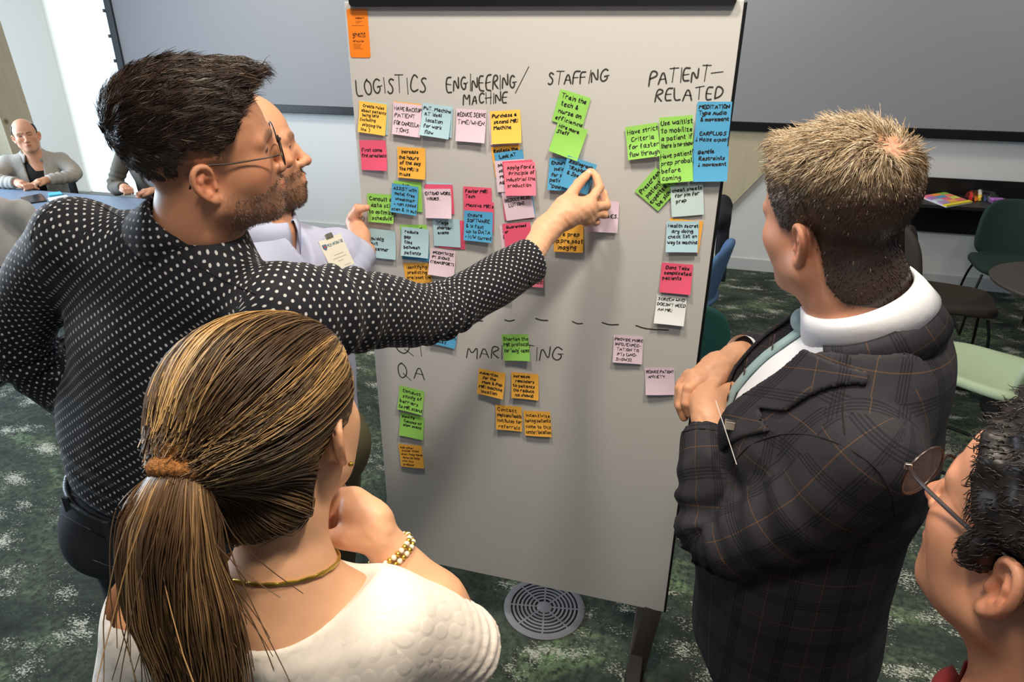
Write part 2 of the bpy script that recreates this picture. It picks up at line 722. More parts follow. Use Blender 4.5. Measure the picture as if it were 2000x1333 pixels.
# black tray rail along the top edge with rounded lower corners
xa, xb = on_y(682, 8, -0.012)[0], on_y(1438, 8, -0.012)[0]
za, zt = on_y(1060, 12.0, -0.012)[2], on_y(1060, -3, -0.012)[2]
rail = []
r = 0.009
for cx, a0 in ((xa + r, 180), (xb - r, 270)):
    for k in range(7):
        a = math.radians(a0 + 15 * k)
        rail.append((cx + r * math.cos(a), -0.014, za + r + r * math.sin(a)))
rail += [(xb, -0.014, zt), (xa, -0.014, zt)]
MB().prism(rail, (0, 0.014, 0)).build('top_rail', BLACK_M, board)
MB().box((xa, -0.008, zt + 0.002), (xb, 0.0, zt + 0.016), bevel=0.002).build('marker_tray', mat('grey_alu', (150, 148, 150), 0.4, metal=0.6), board)
LEG_M = mat('bronze_leg', (62, 58, 54), 0.38, metal=0.5)
for s, xx in ((1, BW - 0.035), (-1, 0.035)):
    M = Matrix.Translation((xx, 0.012, BZ)) @ Matrix.Rotation(math.radians(s * 9.0), 4, 'Y') @ Matrix.Rotation(math.radians(-22), 4, 'X')
    leg = MB().box((-0.027, -0.012, -0.255), (0.027, 0.012, 0.003), M, bevel=0.003).build('leg', LEG_M, board, smooth=True)
    foot = MB().box((xx - 0.022 - s * 0.034, -0.20, 0.05), (xx + 0.022 - s * 0.034, 0.34, 0.08), bevel=0.004).build('foot', LEG_M, board)
    for yy in (-0.17, 0.31):
        c = MB()
        c.tube([(xx - s * 0.034 - 0.012, yy, 0.026), (xx - s * 0.034 + 0.012, yy, 0.026)], 0.025, 18)
        c.build('caster', BLACK_M, foot, smooth=True)

# ------------------------------------------------------------------ stroke handwriting
GLY = {
 'A': '0,0 1.8,6 3.6,0|0.7,2 3,2', 'B': '0,0 0,6 2.4,5.6 2.6,4 0,3.2 3,2.6 3,0.6 0,0', 'C': '3.4,5 2,6 0.4,4.6 0.3,1.6 1.8,0 3.5,1',
 'D': '0,0 0,6 2.4,5.2 3.4,3 2.4,0.8 0,0', 'E': '3,6 0,6 0,0 3,0|0,3.1 2.4,3.1', 'F': '3,6 0,6 0,0|0,3.1 2.4,3.1',
 'G': '3.4,5 2,6 0.4,4.6 0.3,1.6 1.8,0 3.4,1.2 3.4,2.8 2,2.8|3.4,2.8 4.2,3', 'H': '0,0 0,6|3.2,0 3.2,6|0,3 3.2,3', 'I': '0.5,0 0.5,6',
 'J': '2.6,6 2.6,1 1.2,0 0,1', 'K': '0,0 0,6|3,6 0,2.6 3.2,0', 'L': '0,6 0,0 3,0.2', 'M': '0,0 0.3,6 2.2,2 4.1,6 4.4,0',
 'N': '0,0 0,6 3.2,0 3.2,6', 'O': '1.8,6 0.3,4.6 0.3,1.4 1.8,0 3.3,1.4 3.3,4.6 1.8,6', 'P': '0,0 0,6 2.8,5.6 3,3.8 0,2.8',
 'Q': '1.8,6 0.3,4.6 0.3,1.4 1.8,0 3.3,1.4 3.3,4.6 1.8,6|2,1.8 4.2,-0.6', 'R': '0,0 0,6 2.8,5.6 2.8,3.8 0,3 3.2,0',
 'S': '3.2,5.2 1.8,6 0.4,4.8 2.8,2.4 2.6,0.6 1.2,0 0,0.8', 'T': '0,6 3.6,6|1.8,6 1.8,0', 'U': '0,6 0,1.4 1.6,0 3.2,1.4 3.2,6',
 'V': '0,6 1.7,0 3.4,6', 'W': '0,6 1,0 2.3,4 3.6,0 4.6,6', 'X': '0,0 3.2,6|0,6 3.2,0', 'Y': '0,6 1.6,3 3.2,6|1.6,3 1.6,0', 'Z': '0,6 3.2,6 0,0 3.4,0',
 'a': '2.6,3.6 1.2,4 0.2,2.2 0.6,0.2 1.8,0.4 2.6,3.4 2.6,0.6 3.1,0', 'b': '0,6 0,0 1.8,0.1 2.6,2 1.6,3.8 0,2.8', 'c': '2.5,3.4 1.2,4 0.2,2.2 0.8,0.2 2.6,0.5',
 'd': '2.6,3.6 1.2,4 0.2,2.2 0.6,0.2 1.8,0.4 2.6,2|2.7,6 2.6,0', 'e': '0.3,2 2.4,2.4 1.8,4 0.4,3 0.4,0.8 1.4,0 2.6,0.6', 'f': '2.4,5.6 1.4,6 0.9,4 0.9,0|0,3.6 2,3.6',
 'g': '2.6,3.6 1.2,4 0.2,2.4 0.8,0.8 2,1.2 2.6,3.4 2.5,-1.4 1.2,-2.2 0.2,-1.4', 'h': '0,6 0,0|0,2.6 1.4,4 2.4,3 2.5,0', 'i': '0.5,4 0.5,0|0.5,5.4 0.6,5.7',
 'j': '1.2,4 1.2,-1.6 0,-2|1.2,5.4 1.3,5.7', 'k': '0,6 0,0|2.2,4 0,1.8 2.4,0', 'l': '0.4,6 0.4,0.6 0.9,0', 'm': '0,0 0,4|0,2.8 1.2,4 1.8,3 1.8,0|1.8,2.8 3,4 3.6,3 3.7,0',
 'n': '0,0 0,4|0,2.6 1.4,4 2.4,3 2.5,0', 'o': '1.4,4 0.2,2.8 0.4,0.6 1.4,0 2.6,1.2 2.5,3.2 1.4,4', 'p': '0,-2.2 0,4|0,3.2 1.6,4 2.6,2.4 1.8,0.4 0,0.8',
 'q': '2.6,3.6 1.2,4 0.2,2.2 0.8,0.4 2.4,1.4|2.6,4 2.5,-2.2', 'r': '0,0 0,4|0,2.4 1,3.8 2.2,3.8', 's': '2.2,3.4 1,4 0.4,3 2,1.4 1.4,0.1 0,0.4',
 't': '0.9,5.6 0.9,0.6 1.8,0|0,4 2,4', 'u': '0,4 0,1 1.2,0 2.4,1.4 2.4,4 2.5,0.4 3,0', 'v': '0,4 1.2,0 2.4,4', 'w': '0,4 0.8,0 1.7,3 2.6,0 3.4,4', 'x': '0,0 2.4,4|0,4 2.4,0',
 'y': '0,4 0.4,1.4 1.4,1 2.4,3.6|2.5,4 2.2,-1.4 1,-2.2 0,-1.4', 'z': '0,4 2.4,4 0,0 2.5,0', '.': '0.4,0 0.6,0.3', ',': '0.6,0.4 0.2,-1', '-': '0,2.6 2.2,2.7', '/': '0,-0.6 2.6,6.6',
 '(': '1.4,6.6 0.3,4.6 0.3,1.4 1.4,-0.6', ')': '0,6.6 1.1,4.6 1.1,1.4 0,-0.6', '&': '3.2,0 0.8,4.8 1.6,6 2.4,5 0.4,1.6 1.4,0 3.2,2.2', '"': '0.2,6.4 0.1,5|1.2,6.4 1.1,5', "'": '0.5,6.4 0.3,5',
 '+': '0,2.4 2.8,2.4|1.4,4 1.4,0.8', '^': '1,6 1,0|0,1.6 1,0 2.1,1.6', '1': '0.5,5 1,6 1,0', '2': '0,5 1.6,6 2.6,4.6 0,0 3,0',
}
CAPS_ADV = 1.1


def glyph_lines(ch):
    out = []
    for s in GLY.get(ch, '').split('|'):
        if s:
            out.append([tuple(map(float, p.split(','))) for p in s.split()])
    return out


def chaikin(p, n=2):
    p = np.array(p, float)
    for _ in range(n):
        if len(p) < 3:
            return p
        q = [p[0]]
        for a, b in zip(p[:-1], p[1:]):
            q += [a * 0.75 + b * 0.25, a * 0.25 + b * 0.75]
        q.append(p[-1])
        p = np.array(q)
    return p


def text_strokes(text, jit=0.18, rnd=random):
    """polylines of a hand-written line, cap height 6, starting at x = 0; returns lines, width"""
    x, out = 0.0, []
    for ch in text:
        if ch == ' ':
            x += 2.2
            continue
        L = glyph_lines(ch)
        if not L:
            x += 2.2
            continue
        w = max(p[0] for s in L for p in s)
        sc = 1 + rnd.uniform(-0.1, 0.1)
        dy = rnd.uniform(-0.3, 0.3)
        sl = rnd.uniform(-0.03, 0.09)
        for s in L:
            pts = [((px + rnd.uniform(-jit, jit)) * sc + sl * py + x, (py + rnd.uniform(-jit, jit)) * sc + dy) for px, py in s]
            out.append(chaikin(pts))
        x += w * sc + 1.15
    return out, max(x - 1.15, 1.0)


def ribbon(lines, width, fmap):
    """flat pen strokes; fmap maps (n,2) -> (n,3)"""
    V, F = [], []
    for p in lines:
        p = np.asarray(p, float)
        keep = [0] + [i for i in range(1, len(p)) if np.linalg.norm(p[i] - p[i - 1]) > 1e-6]
        p = p[keep]
        if len(p) < 2:
            continue
        T = np.gradient(p, axis=0)
        T /= np.linalg.norm(T, axis=1)[:, None] + 1e-12
        N = np.stack([-T[:, 1], T[:, 0]], 1)
        p = p.copy()
        p[0] -= T[0] * width * 0.35
        p[-1] += T[-1] * width * 0.35
        w = np.full(len(p), width / 2)
        w[0] *= 0.6
        w[-1] *= 0.55
        L = fmap(p + N * w[:, None])
        R = fmap(p - N * w[:, None])
        n = len(V)
        for a, b in zip(L, R):
            V += [a, b]
        for i in range(len(p) - 1):
            F.append([n + 2 * i, n + 2 * i + 1, n + 2 * i + 3, n + 2 * i + 2])
    return np.array(V), F


# headings written straight on the glass: text, left px, right px of the baseline, cap height in px
HEAD = [
 ('LOGISTICS', (697, 186), (833, 180), 31, 0.0036), ('ENGINEERING', (873, 179), (1008, 173), 29, 0.0036), ('/', (1006, 178), (1030, 172), 36, 0.0034),
 ('MACHINE', (904, 205), (990, 200), 21, 0.0034), ('STAFFING', (1070, 165), (1188, 161), 24, 0.0034), ('PATIENT', (1268, 166), (1384, 156), 27, 0.0036), ('-', (1391, 153), (1412, 151), 24, 0.0034),
 ('RELATED', (1280, 198), (1410, 193), 25, 0.0034), ('MARKETING', (912, 699), (1100, 704), 24, 0.0032), ('QI', (772, 692), (822, 694), 34, 0.0032), ('QA', (776, 736), (830, 743), 31, 0.0032),
]
for text, a, b, hp, wd in HEAD:
    pa, pb = on_y(*a), on_y(*b)
    top = on_y(a[0], a[1] - hp)
    hh = top[2] - pa[2]
    L, w = text_strokes(text, 0.28)
    u = (pb - pa)
    def fm(p, pa=pa, u=u, w=w, hh=hh):
        q = pa + p[:, :1] / w * u
        q[:, 2] += p[:, 1] / 6.0 * hh
        q[:, 1] = -0.0006
        return q
    # stroke width is applied in board metres
    lines = [fm(np.asarray(s))[:, [0, 2]] for s in L]
    V, F = ribbon(lines, wd, lambda p: np.stack([p[:, 0], np.full(len(p), -0.0006), p[:, 1]], 1))
    mesh_np('heading_lettering', V, F, INK_BOARD_M, board, smooth=False)
dash = [[(925, 624), (934, 627), (943, 627)], [(986, 625), (995, 628), (1005, 625)], [(1046, 622), (1058, 626), (1070, 626)], [(1118, 628), (1128, 633), (1138, 632)],
        [(1176, 630), (1190, 635), (1208, 634)], [(1242, 636), (1262, 643), (1306, 645)]]
for s in dash:
    line = chaikin([on_y(*p)[[0, 2]] for p in s])
    V, F = ribbon([line], 0.0032, lambda p: np.stack([p[:, 0], np.full(len(p), -0.0006), p[:, 1]], 1))
    mesh_np('marker_dash', V, F, INK_BOARD_M, board, smooth=False)

# orange maker's sticker
q = [on_y(*p) for p in ((677, 17), (718, 17), (724, 113), (685, 113))]
sx0, sx1 = (q[0][0] + q[3][0]) / 2, (q[1][0] + q[2][0]) / 2
sz1, sz0 = q[0][2], q[2][2]
stk = empty('maker_sticker', (sx0, -0.001, sz0), label='orange warranty sticker in the top corner of the whiteboard', cat='sticker')
pl = []
r = 0.006
for cx, cz, a0 in ((sx1 - r, sz1 - r, 0), (sx0 + r, sz1 - r, 90), (sx0 + r, sz0 + r, 180), (sx1 - r, sz0 + r, 270)):
    for k in range(5):
        a = math.radians(a0 + 22.5 * k)
        pl.append((cx + r * math.cos(a), -0.0012, cz + r * math.sin(a)))
MB().prism(pl, (0, 0.0008, 0)).build('sticker_face', mat('orange_sticker', (235, 128, 28), 0.5), stk)
sw, sh = sx1 - sx0, sz1 - sz0


def flat_text(text, x0, z0, width, cap, pen, parent, material, y=-0.0016, jit=0.0, name='lettering'):
    L, w = text_strokes(text, jit, random.Random(3))
    lines = [np.stack([x0 + s[:, 0] / w * width, z0 + s[:, 1] / 6 * cap], 1) for s in map(np.asarray, L)]
    V, F = ribbon(lines, pen, lambda p: np.stack([p[:, 0], np.full(len(p), y), p[:, 1]], 1))
    return mesh_np(name, V, F, material, parent, smooth=False)


def scribble(x0, z0, width, amp, pen, parent, material, y=-0.0016, fn=None):
    n = int(width / amp * 1.6) + 3
    pts = [(x0 + width * i / (n - 1), z0 + (amp if i % 2 else 0) * random.uniform(0.5, 1)) for i in range(n)]
    mp = fn or (lambda p: np.stack([p[:, 0], np.full(len(p), y), p[:, 1]], 1))
    V, F = ribbon([np.array(pts)], pen, mp)
    return mesh_np('fine_print', V, F, material, parent, smooth=False)


PR = mat('sticker_print', (120, 50, 8), 0.6)
flat_text('ghent', sx0 + sw * 0.2, sz0 + sh * 0.44, sw * 0.62, sh * 0.10, 0.0016, stk, mat('dark_print', (60, 24, 8), 0.6))
flat_text('WARRANTY', sx0 + sw * 0.40, sz0 + sh * 0.795, sw * 0.42, sh * 0.034, 0.0009, stk, PR)
flat_text('INSTALLATION', sx0 + sw * 0.20, sz0 + sh * 0.325, sw * 0.52, sh * 0.034, 0.0009, stk, PR)
for fx, fz, fw in ((0.4, 0.745, 0.3), (0.4, 0.715, 0.2), (0.2, 0.655, 0.58), (0.55, 0.425, 0.28), (0.2, 0.275, 0.4), (0.2, 0.245, 0.36), (0.2, 0.215, 0.34), (0.2, 0.185, 0.44)):
    scribble(sx0 + sw * fx, sz0 + sh * fz, sw * fw, 0.0011, 0.0006, stk, PR)

# ------------------------------------------------------------------ sticky notes
NCOL = {'yellow': (246, 198, 90), 'orange': (238, 176, 74), 'pink': (228, 92, 124), 'rose': (244, 130, 152), 'lilac': (222, 200, 216), 'white': (226, 230, 234),
        'sky': (172, 206, 220), 'mint': (198, 220, 222), 'blue': (84, 162, 208), 'green': (146, 206, 98)}
NM = {k: mat('paper_' + k, v, 0.75, spec=0.2) for k, v in NCOL.items()}
NAMES = {'sky': 'pale blue', 'rose': 'light pink', 'white': 'whitish', 'mint': 'pale mint'}
NS = 0.0762
# colour, TL px, TR px, BL px, layer, lift, text lines, label tail
NOTES = [
 ('sky', (705, 196), (759, 200), (702, 258), 0, 5, '', 'blank pale blue sticky note peeking out behind the "Create rules" note'),
 ('yellow', (705, 199), (758, 202), (699, 259), 1, 7, 'Create rules/about patients/being late/(including/skipping the/line  )', 'yellow sticky note reading "Create rules about patients being late"'),
 ('orange', (769, 199), (823, 203), (768, 258), 0, 4, '', 'orange sticky note edge behind the "Have backup patient" note'),
 ('lilac', (770, 201), (826, 205), (766, 262), 1, 8, 'HAVE BACKUP/PATIENT/FOR CANCELLA-/TIONS.', 'lilac sticky note reading "Have backup patient for cancellations"'),
 ('sky', (831, 205), (887, 209), (826, 262), 1, 9, '', 'blank pale blue sticky note behind the "Put machine" note'),
 ('sky', (828, 204), (886, 209), (819, 263), 2, 10, 'PuT. Machine/AT ideal/location/for work/flow', 'pale blue sticky note reading "Put machine at ideal location for work flow"'),
 ('lilac', (893, 212), (950, 214), (891, 276), 1, 9, 'REDUCE SERVE/TIME/WHEN.//', 'lilac sticky note reading "Reduce serve time"'),
 ('lilac', (955, 221), (1013, 217), (957, 285), 0, 6, '', 'lilac sticky note showing behind the "Purchase a second MRI machine" note'),
 ('yellow', (958, 218), (1016, 213), (962, 282), 1, 9, 'Purchase a/second MRI/Machine//', 'yellow sticky note reading "Purchase a second MRI machine"'),
 ('pink', (702, 275), (754, 274), (707, 332), 1, 7, '/First come/first served basis//', 'pink sticky note reading "First come first served basis"'),
 ('orange', (777, 288), (832, 289), (777, 347), 1, 7, 'Increase/the hours/of the day/the MRI is/in use', 'orange sticky note reading "Increase the hours of the day the MRI is in use"'),
 ('orange', (962, 291), (1016, 281), (966, 346), 0, 3, 'Replace the////', 'orange sticky note reading "Replace the", mostly covered'),
 ('blue', (966, 302), (1023, 292), (972, 358), 1, 4, 'Look AT////', 'blue sticky note reading "Look at" in the machine column stack'),
 ('lilac', (967, 314), (1023, 309), (973, 377), 2, 6, 'INVOLVED/NOR/MR/AG/', 'lilac sticky note reading "INV" half hidden by a pink note'),
 ('pink', (981, 317), (1041, 312), (986, 377), 3, 6, '', 'blank pink sticky note behind the "industrial line production" note'),
 ('rose', (982, 319), (1045, 317), (988, 381), 4, 9, 'Apply Ford\'s/Principle of/industrial line/production/', 'light pink sticky note about a principle of industrial line production'),
 ('pink', (980, 374), (1036, 370), (985, 430), 0, 3, '', 'pink sticky note edge behind the "Reduce resolution" note'),
 ('blue', (982, 372), (1040, 366), (990, 425), 1, 4, '', 'blue sticky note edge behind the "Reduce resolution" note'),
 ('lilac', (980, 375), (1037, 365), (988, 432), 2, 9, 'PAREC SO/(REDUCE RESO-/LUTION).//', 'lilac sticky note reading "Reduce resolution"'),
 ('green', (719, 379), (769, 379), (720, 434), 1, 8, 'Consult a/data scie/to optimize/schedule', 'green sticky note reading "Consult a data scientist to optimize schedule"'),
 ('green', (771, 354), (824, 355), (771, 412), 1, 8, 'Astriz////', 'green sticky note behind the "Assist with metal free wheelchair" note'),
 ('blue', (769, 362), (821, 364), (761, 414), 3, 9, 'ASSIST with/metal free/wheelchair/+ non speed/scan & in out', 'blue sticky note reading "Assist with metal free wheelchair"'),
 ('sky', (833, 357), (884, 359), (833, 410), 0, 3, '', 'pale blue sticky note edge above the "Extend work hours" note'),
 ('pink', (831, 361), (885, 360), (833, 418), 1, 5, '', 'pink sticky note behind the "Extend work hours" note'),
 ('lilac', (830, 371), (882, 367), (831, 427), 2, 9, 'EXTEND WORK/HOURS.///', 'lilac sticky note reading "Extend work hours"'),
 ('pink', (905, 363), (959, 367), (907, 422), 1, 6, 'Faster MRI/ Tech///', 'pink sticky note reading "Faster MRI tech"'),
 ('pink', (909, 391), (965, 395), (908, 450), 2, 7, 'Massive MRI\'s////', 'pink sticky note reading "Massive MRIs"'),
 ('blue', (908, 411), (963, 414), (907, 469), 3, 9, 'Ensure/SOFTWARE/& is fast/up to DATA/+ H/W Current', 'blue sticky note reading "Ensure software is fast, up to date"'),
 ('sky', (722, 447), (773, 449), (722, 503), 1, 7, '/quickly/exit/scanner/', 'pale blue sticky note reading "quickly exit scanner"'),
 ('green', (784, 441), (835, 437), (786, 496), 0, 4, 'opticon N////', 'green sticky note edge behind the "reduce gap time" note'),
 ('blue', (786, 449), (838, 452), (785, 508), 1, 5, '', 'blue sticky note edge under the "reduce gap time" note'),
 ('sky', (786, 443), (838, 447), (785, 499), 2, 9, 'reduce/gap/time/between/patients', 'pale blue sticky note reading "reduce gap time between patients"'),
 ('pink', (856, 428), (907, 429), (856, 486), 0, 4, '', 'pink sticky note edge behind the "Triage shorter exams" note'),
 ('sky', (848, 428), (900, 427), (846, 482), 1, 8, 'Triage/shorter/exams//', 'pale blue sticky note reading "Triage shorter exams"'),
 ('orange', (791, 515), (841, 512), (794, 570), 0, 6, 'Identifying/predicting/pre/post tim//', 'orange sticky note reading "Identifying predicting pre/post time"'),
 ('lilac', (848, 490), (896, 488), (833, 537), 1, 10, 'INCENTIVIZE/PT SHOWS./(TRANSPORT)//', 'lilac sticky note reading "Incentivize PT shows (transport)"'),
 ('green', (1095, 174), (1155, 192), (1077, 236), 1, 7, 'Train the/tech &/nurse on/efficiency', 'green sticky note reading "Train the tech and nurse on efficiency"'),
 ('green', (1090, 236), (1149, 256), (1072, 292), 2, 10, 'Hire more/Staff///', 'green sticky note reading "Hire more staff"'),
 ('blue', (1075, 308), (1134, 311), (1070, 371), 2, 7, 'Ensure/indicates/for s/patients/"Dow', 'blue sticky note reading "Ensure" beside the note being placed'),
 ('green', (1222, 251), (1286, 239), (1226, 312), 2, 10, 'Have strict/Criteria/for faster/flow through', 'green sticky note reading "Have strict criteria for faster flow through"'),
 ('green', (1287, 230), (1353, 225), (1289, 295), 3, 6, 'Use waitlist/to mobilize/a patient if/there is no-show', 'green sticky note reading "Use waitlist to mobilize a patient"'),
 ('green', (1289, 295), (1351, 287), (1291, 359), 4, 10, 'Have patient/prep probal/before/coming', 'green sticky note reading "Have patient prep before coming"'),
 ('blue', (1361, 201), (1429, 203), (1358, 262), 1, 5, 'MEDITATION/Type Audio/& movement//', 'blue sticky note reading "Meditation type audio and movement"'),
 ('blue', (1357, 252), (1426, 253), (1350, 315), 2, 6, 'EARPLUGS/^ Noise exposi///', 'blue sticky note reading "Earplugs, noise exposure"'),
 ('blue', (1356, 287), (1423, 286), (1354, 354), 3, 10, 'Gentle/Restraints/^ movement//', 'blue sticky note reading "Gentle restraints, movement"'),
 ('green', (1241, 374), (1281, 326), (1285, 414), 1, 7, 'Prescreen/patients/expected to/be slow', 'green sticky note turned on its corner reading "Prescreen patients expected to be slow"'),
 ('mint', (1311, 367), (1373, 360), (1312, 422), 2, 9, 'cheat sheets/for pm for/prep//', 'whitish sticky note reading "cheat sheets for prep"'),
 ('orange', (1309, 425), (1372, 432), (1302, 488), 1, 5, '', 'orange sticky note peeking out behind the "Health secretary" note'),
 ('sky', (1304, 432), (1366, 431), (1300, 492), 2, 8, 'Health secret/ary doing/check list on/way to machine/', 'pale blue sticky note reading "Health secretary doing check list on way to machine"'),
 ('pink', (1293, 513), (1354, 517), (1288, 570), 1, 7, 'Dont Take/complicated/patients//', 'pink sticky note reading "Dont take complicated patients"'),
 ('white', (1285, 576), (1344, 580), (1276, 629), 1, 12, 'SCREEN WHO/DOESN\'T NEED/AN MRI//', 'whitish sticky note reading "Screen who doesn\'t need an MRI"'),
 ('lilac', (1201, 654), (1257, 657), (1197, 707), 1, 7, 'PROVIDE MORE/INFO/EXPEC-/TATION TO/PTs (^NO-/  SHOWS).', 'lilac sticky note reading "Provide more info/expectation to PTs"'),
 ('lilac', (1263, 719), (1318, 717), (1261, 771), 1, 8, 'REDUCE PATIENT/ANXIETY.///', 'lilac sticky note reading "Reduce patient anxiety"'),
 ('green', (785, 753), (831, 761), (776, 801), 1, 8, 'Conduct/study of/barriers/to MR scans', 'green sticky note reading "Conduct study of barriers to MR scans"'),
 ('green', (786, 808), (831, 814), (779, 850), 1, 7, 'Identify/Causes of/slow scans//', 'green sticky note reading "Identify causes of slow scans"'),
 ('orange', (781, 867), (824, 868), (784, 913), 1, 6, 'Ask other/similar sites/what they have/done to help/with this/problem', 'orange sticky note reading "Ask other similar sites"'),
 ('blue', (846, 618), (897, 630), (838, 668), 1, 8, 'Start/questionnaire/of common/issues.', 'blue sticky note reading "questionnaire of common issues" under the reaching arm'),
 ('green', (981, 655), (1033, 652), (984, 704), 1, 8, 'Shorten the/MR protocol/for "easy" cases/', 'green sticky note reading "Shorten the MR protocol" over the marketing heading'),
 ('orange', (938, 719), (987, 727), (933, 770), 1, 8, 'Advertise/for the/Mom & Pop/MRI machine/location', 'orange sticky note reading "Advertise for the Mom & Pop MRI machine location"'),
 ('orange', (1001, 727), (1052, 730), (1000, 777), 1, 7, 'Increase/reminders/to patients/(to reduce/no shows)', 'orange sticky note reading "Increase reminders to patients"'),
 ('orange', (970, 791), (1019, 794), (970, 838), 1, 7, 'Contact/physicians//health/institutes for/referrals', 'orange sticky note reading "Contact physicians/health institutes for referrals"'),
 ('orange', (1025, 802), (1074, 803), (1027, 851), 1, 7, 'Incentivize/having patients/come to this/center//location', 'orange sticky note reading "Incentivize having patients come to this center"'),
 ('rose', (1006, 501), (1063, 503), (1005, 557), 1, 8, 'Scale to/field/movement/from patient', 'light pink sticky note reading "movement from patient" below the cuff'),
 ('mint', (950, 523), (1003, 531), (945, 576), 1, 7, '///more/often', 'pale mint sticky note reading "often" below the forearm'),
 ('orange', (1084, 432), (1141, 432), (1083, 488), 0, 5, '', 'orange sticky note under the "imaging" note below the wrist'),
 ('orange', (1082, 434), (1140, 435), (1082, 491), 1, 6, 'Train/pre prep/ip,pre,post/imaging', 'orange sticky note reading "imaging" below the wrist'),
 ('lilac', (1151, 390), (1208, 393), (1149, 452), 1, 9, 'PATI/OTHER/STRATEGIES.//', 'lilac sticky note reading "strategies" behind the pinching hand'),
 ('lilac', (978, 441), (1030, 436), (980, 497), 0, 4, 'S/D/S/E', 'lilac sticky note edge behind the "Guaranteed" note'),
 ('pink', (983, 438), (1036, 432), (988, 494), 1, 6, 'Guaranteed/or////', 'pink sticky note reading "Guaranteed" at the cuff edge'),
]


def split_lines(s):
    # a double slash inside a word is a written slash; a trailing run of slashes only adds empty lines
    core = s.rstrip('/')
    tail = len(s) - len(core)
    core = core.replace('//', '\x01') if not core.startswith('/') else core
    parts = [p.replace('\x01', '/') for p in core.split('/')] if 'pre/post' not in core and 'H/W' not in core and 'INFO/' not in core and 'TIME/' not in core else None
    if parts is None:
        c = core.replace('pre/post', 'pre\x01post').replace('H/W', 'H\x01W').replace('INFO/EXPEC', 'INFO\x01EXPEC').replace('TIME/WHEN', 'TIME\x01WHEN')
        parts = [p.replace('\x01', '/') for p in c.split('/')]
    return parts + [''] * tail


def make_note(col, tl, tr, bl, layer, lift, text, label, Y0=None, name='sticky_note'):
    yb = -0.0012 - layer * 0.0022 if Y0 is None else Y0
    a, b, c = (on_y(*p, yb) for p in (tl, tr, bl))
    v1 = (b - a)[[0, 2]]
    v2 = (c - a)[[0, 2]]
    ang = math.atan2(v1[1], v1[0])
    ang2 = math.atan2(v2[1], v2[0]) + math.pi / 2
    ang = (ang * 1.2 + ang2 * 0.8) / 2
    size = min(max((np.linalg.norm(v1) + np.linalg.norm(v2)) / 2, 0.073), 0.079)
    X = np.array([math.cos(ang), math.sin(ang)])
    D = np.array([math.sin(ang), -math.cos(ang)])
    # keep the written corners' centre
    cen = (b[[0, 2]] + c[[0, 2]]) / 2
    o2 = cen - X * size / 2 - D * size / 2
    lf = lift * 0.001
    curl = random.uniform(-0.35, 0.35)
    rip = random.uniform(0, 6)

    def surf(uv, off=0.0):
        u = uv[:, 0]
        v = uv[:, 1]
        s = np.clip((v - 0.16) / 0.84, 0, 1.1)
        y = yb - off - lf * (s ** 1.7) * (1 + curl * (u - 0.5) * 2) - 0.0007 * s * np.sin(u * 5 + rip)
        sh = size * (1 - 0.5 * (lf / size) ** 2 * s)
        q = o2[None] + X[None] * (u * size)[:, None] + D[None] * (v * size)[:, None]
        return np.stack([q[:, 0], y, q[:, 1]], 1)

    n = 7
    g = np.linspace(0, 1, n)
    UV = np.array([(u, v) for v in g for u in g])
    V = surf(UV)
    F = np.array([[j * n + i, (j + 1) * n + i, (j + 1) * n + i + 1, j * n + i + 1] for j in range(n - 1) for i in range(n - 1)])
    root = mesh_np(name, V, F, NM[col], None)
    tag(root, label, 'sticky note', 'sticky notes on the whiteboard')
    lines = split_lines(text) if text else []
    if any(lines):
        rows = max(len(lines), 4)
        st = 0.90 / rows
        out = []
        caps = sum(ch.isupper() for ch in text) > 0.5 * sum(ch.isalpha() for ch in text)
        for i, ln in enumerate(lines):
            if not ln.strip():
                continue
            L, w = text_strokes(ln.strip(), 0.3)
            cap = st * (0.60 if not caps else 0.55)
            wid = min(0.93 if len(ln) > 9 else 0.86, w / 6 * cap * 1.25)
            x0 = 0.05 + random.uniform(0, max(0.0, min(0.12, 0.93 - wid)))
            base = 0.06 + (i + 0.80) * st
            tilt = random.uniform(-0.035, 0.01)
            for s_ in L:
                s_ = np.asarray(s_)
                out.append(np.stack([x0 + s_[:, 0] / w * wid, base - s_[:, 1] / 6 * cap + tilt * s_[:, 0] / w], 1))
        pen = (0.0024 if not caps else 0.0021) / size
        pen *= 0.85 if rows > 5 else 1.0
        pen *= 0.86 if max(len(l_) for l_ in lines) > 11 else 1.0
        V, F = ribbon(out, pen, lambda p: surf(p, 0.00035))
        mesh_np('lettering', V, F, INK_M, root, smooth=False)
    return root


CEN = [((on_y(*r[2]) + on_y(*r[3])) / 2, r[4]) for r in NOTES]
for k, row in enumerate(NOTES):
    row = list(row)
    c, lay = CEN[k]
    if any(l2 > lay and abs(c2[0] - c[0]) < 0.070 and abs(c2[2] - c[2]) < 0.088 for j, (c2, l2) in enumerate(CEN) if j != k):
        row[5] = 0.9
    make_note(*row)
# ================================================================== furniture
def grid_mesh(name, fn, nu, nv, material, parent, thick=0.02, local=True, subsurf=0):
    """fn(u, v) in 0..1 -> 3d; a thickened sheet"""
    V = [fn(u, v) for v in np.linspace(0, 1, nv) for u in np.linspace(0, 1, nu)]
    F = np.array([[j * nu + i, j * nu + i + 1, (j + 1) * nu + i + 1, (j + 1) * nu + i] for j in range(nv - 1) for i in range(nu - 1)])
    o = mesh_np(name, V, F, material, parent, local=local)
    sm = o.modifiers.new('thickness', 'SOLIDIFY')
    sm.thickness = thick
    sm.offset = 0
    bv = o.modifiers.new('round', 'BEVEL')
    bv.width = thick * 0.4
    bv.segments = 2
    bv.limit_method = 'ANGLE'
    return o


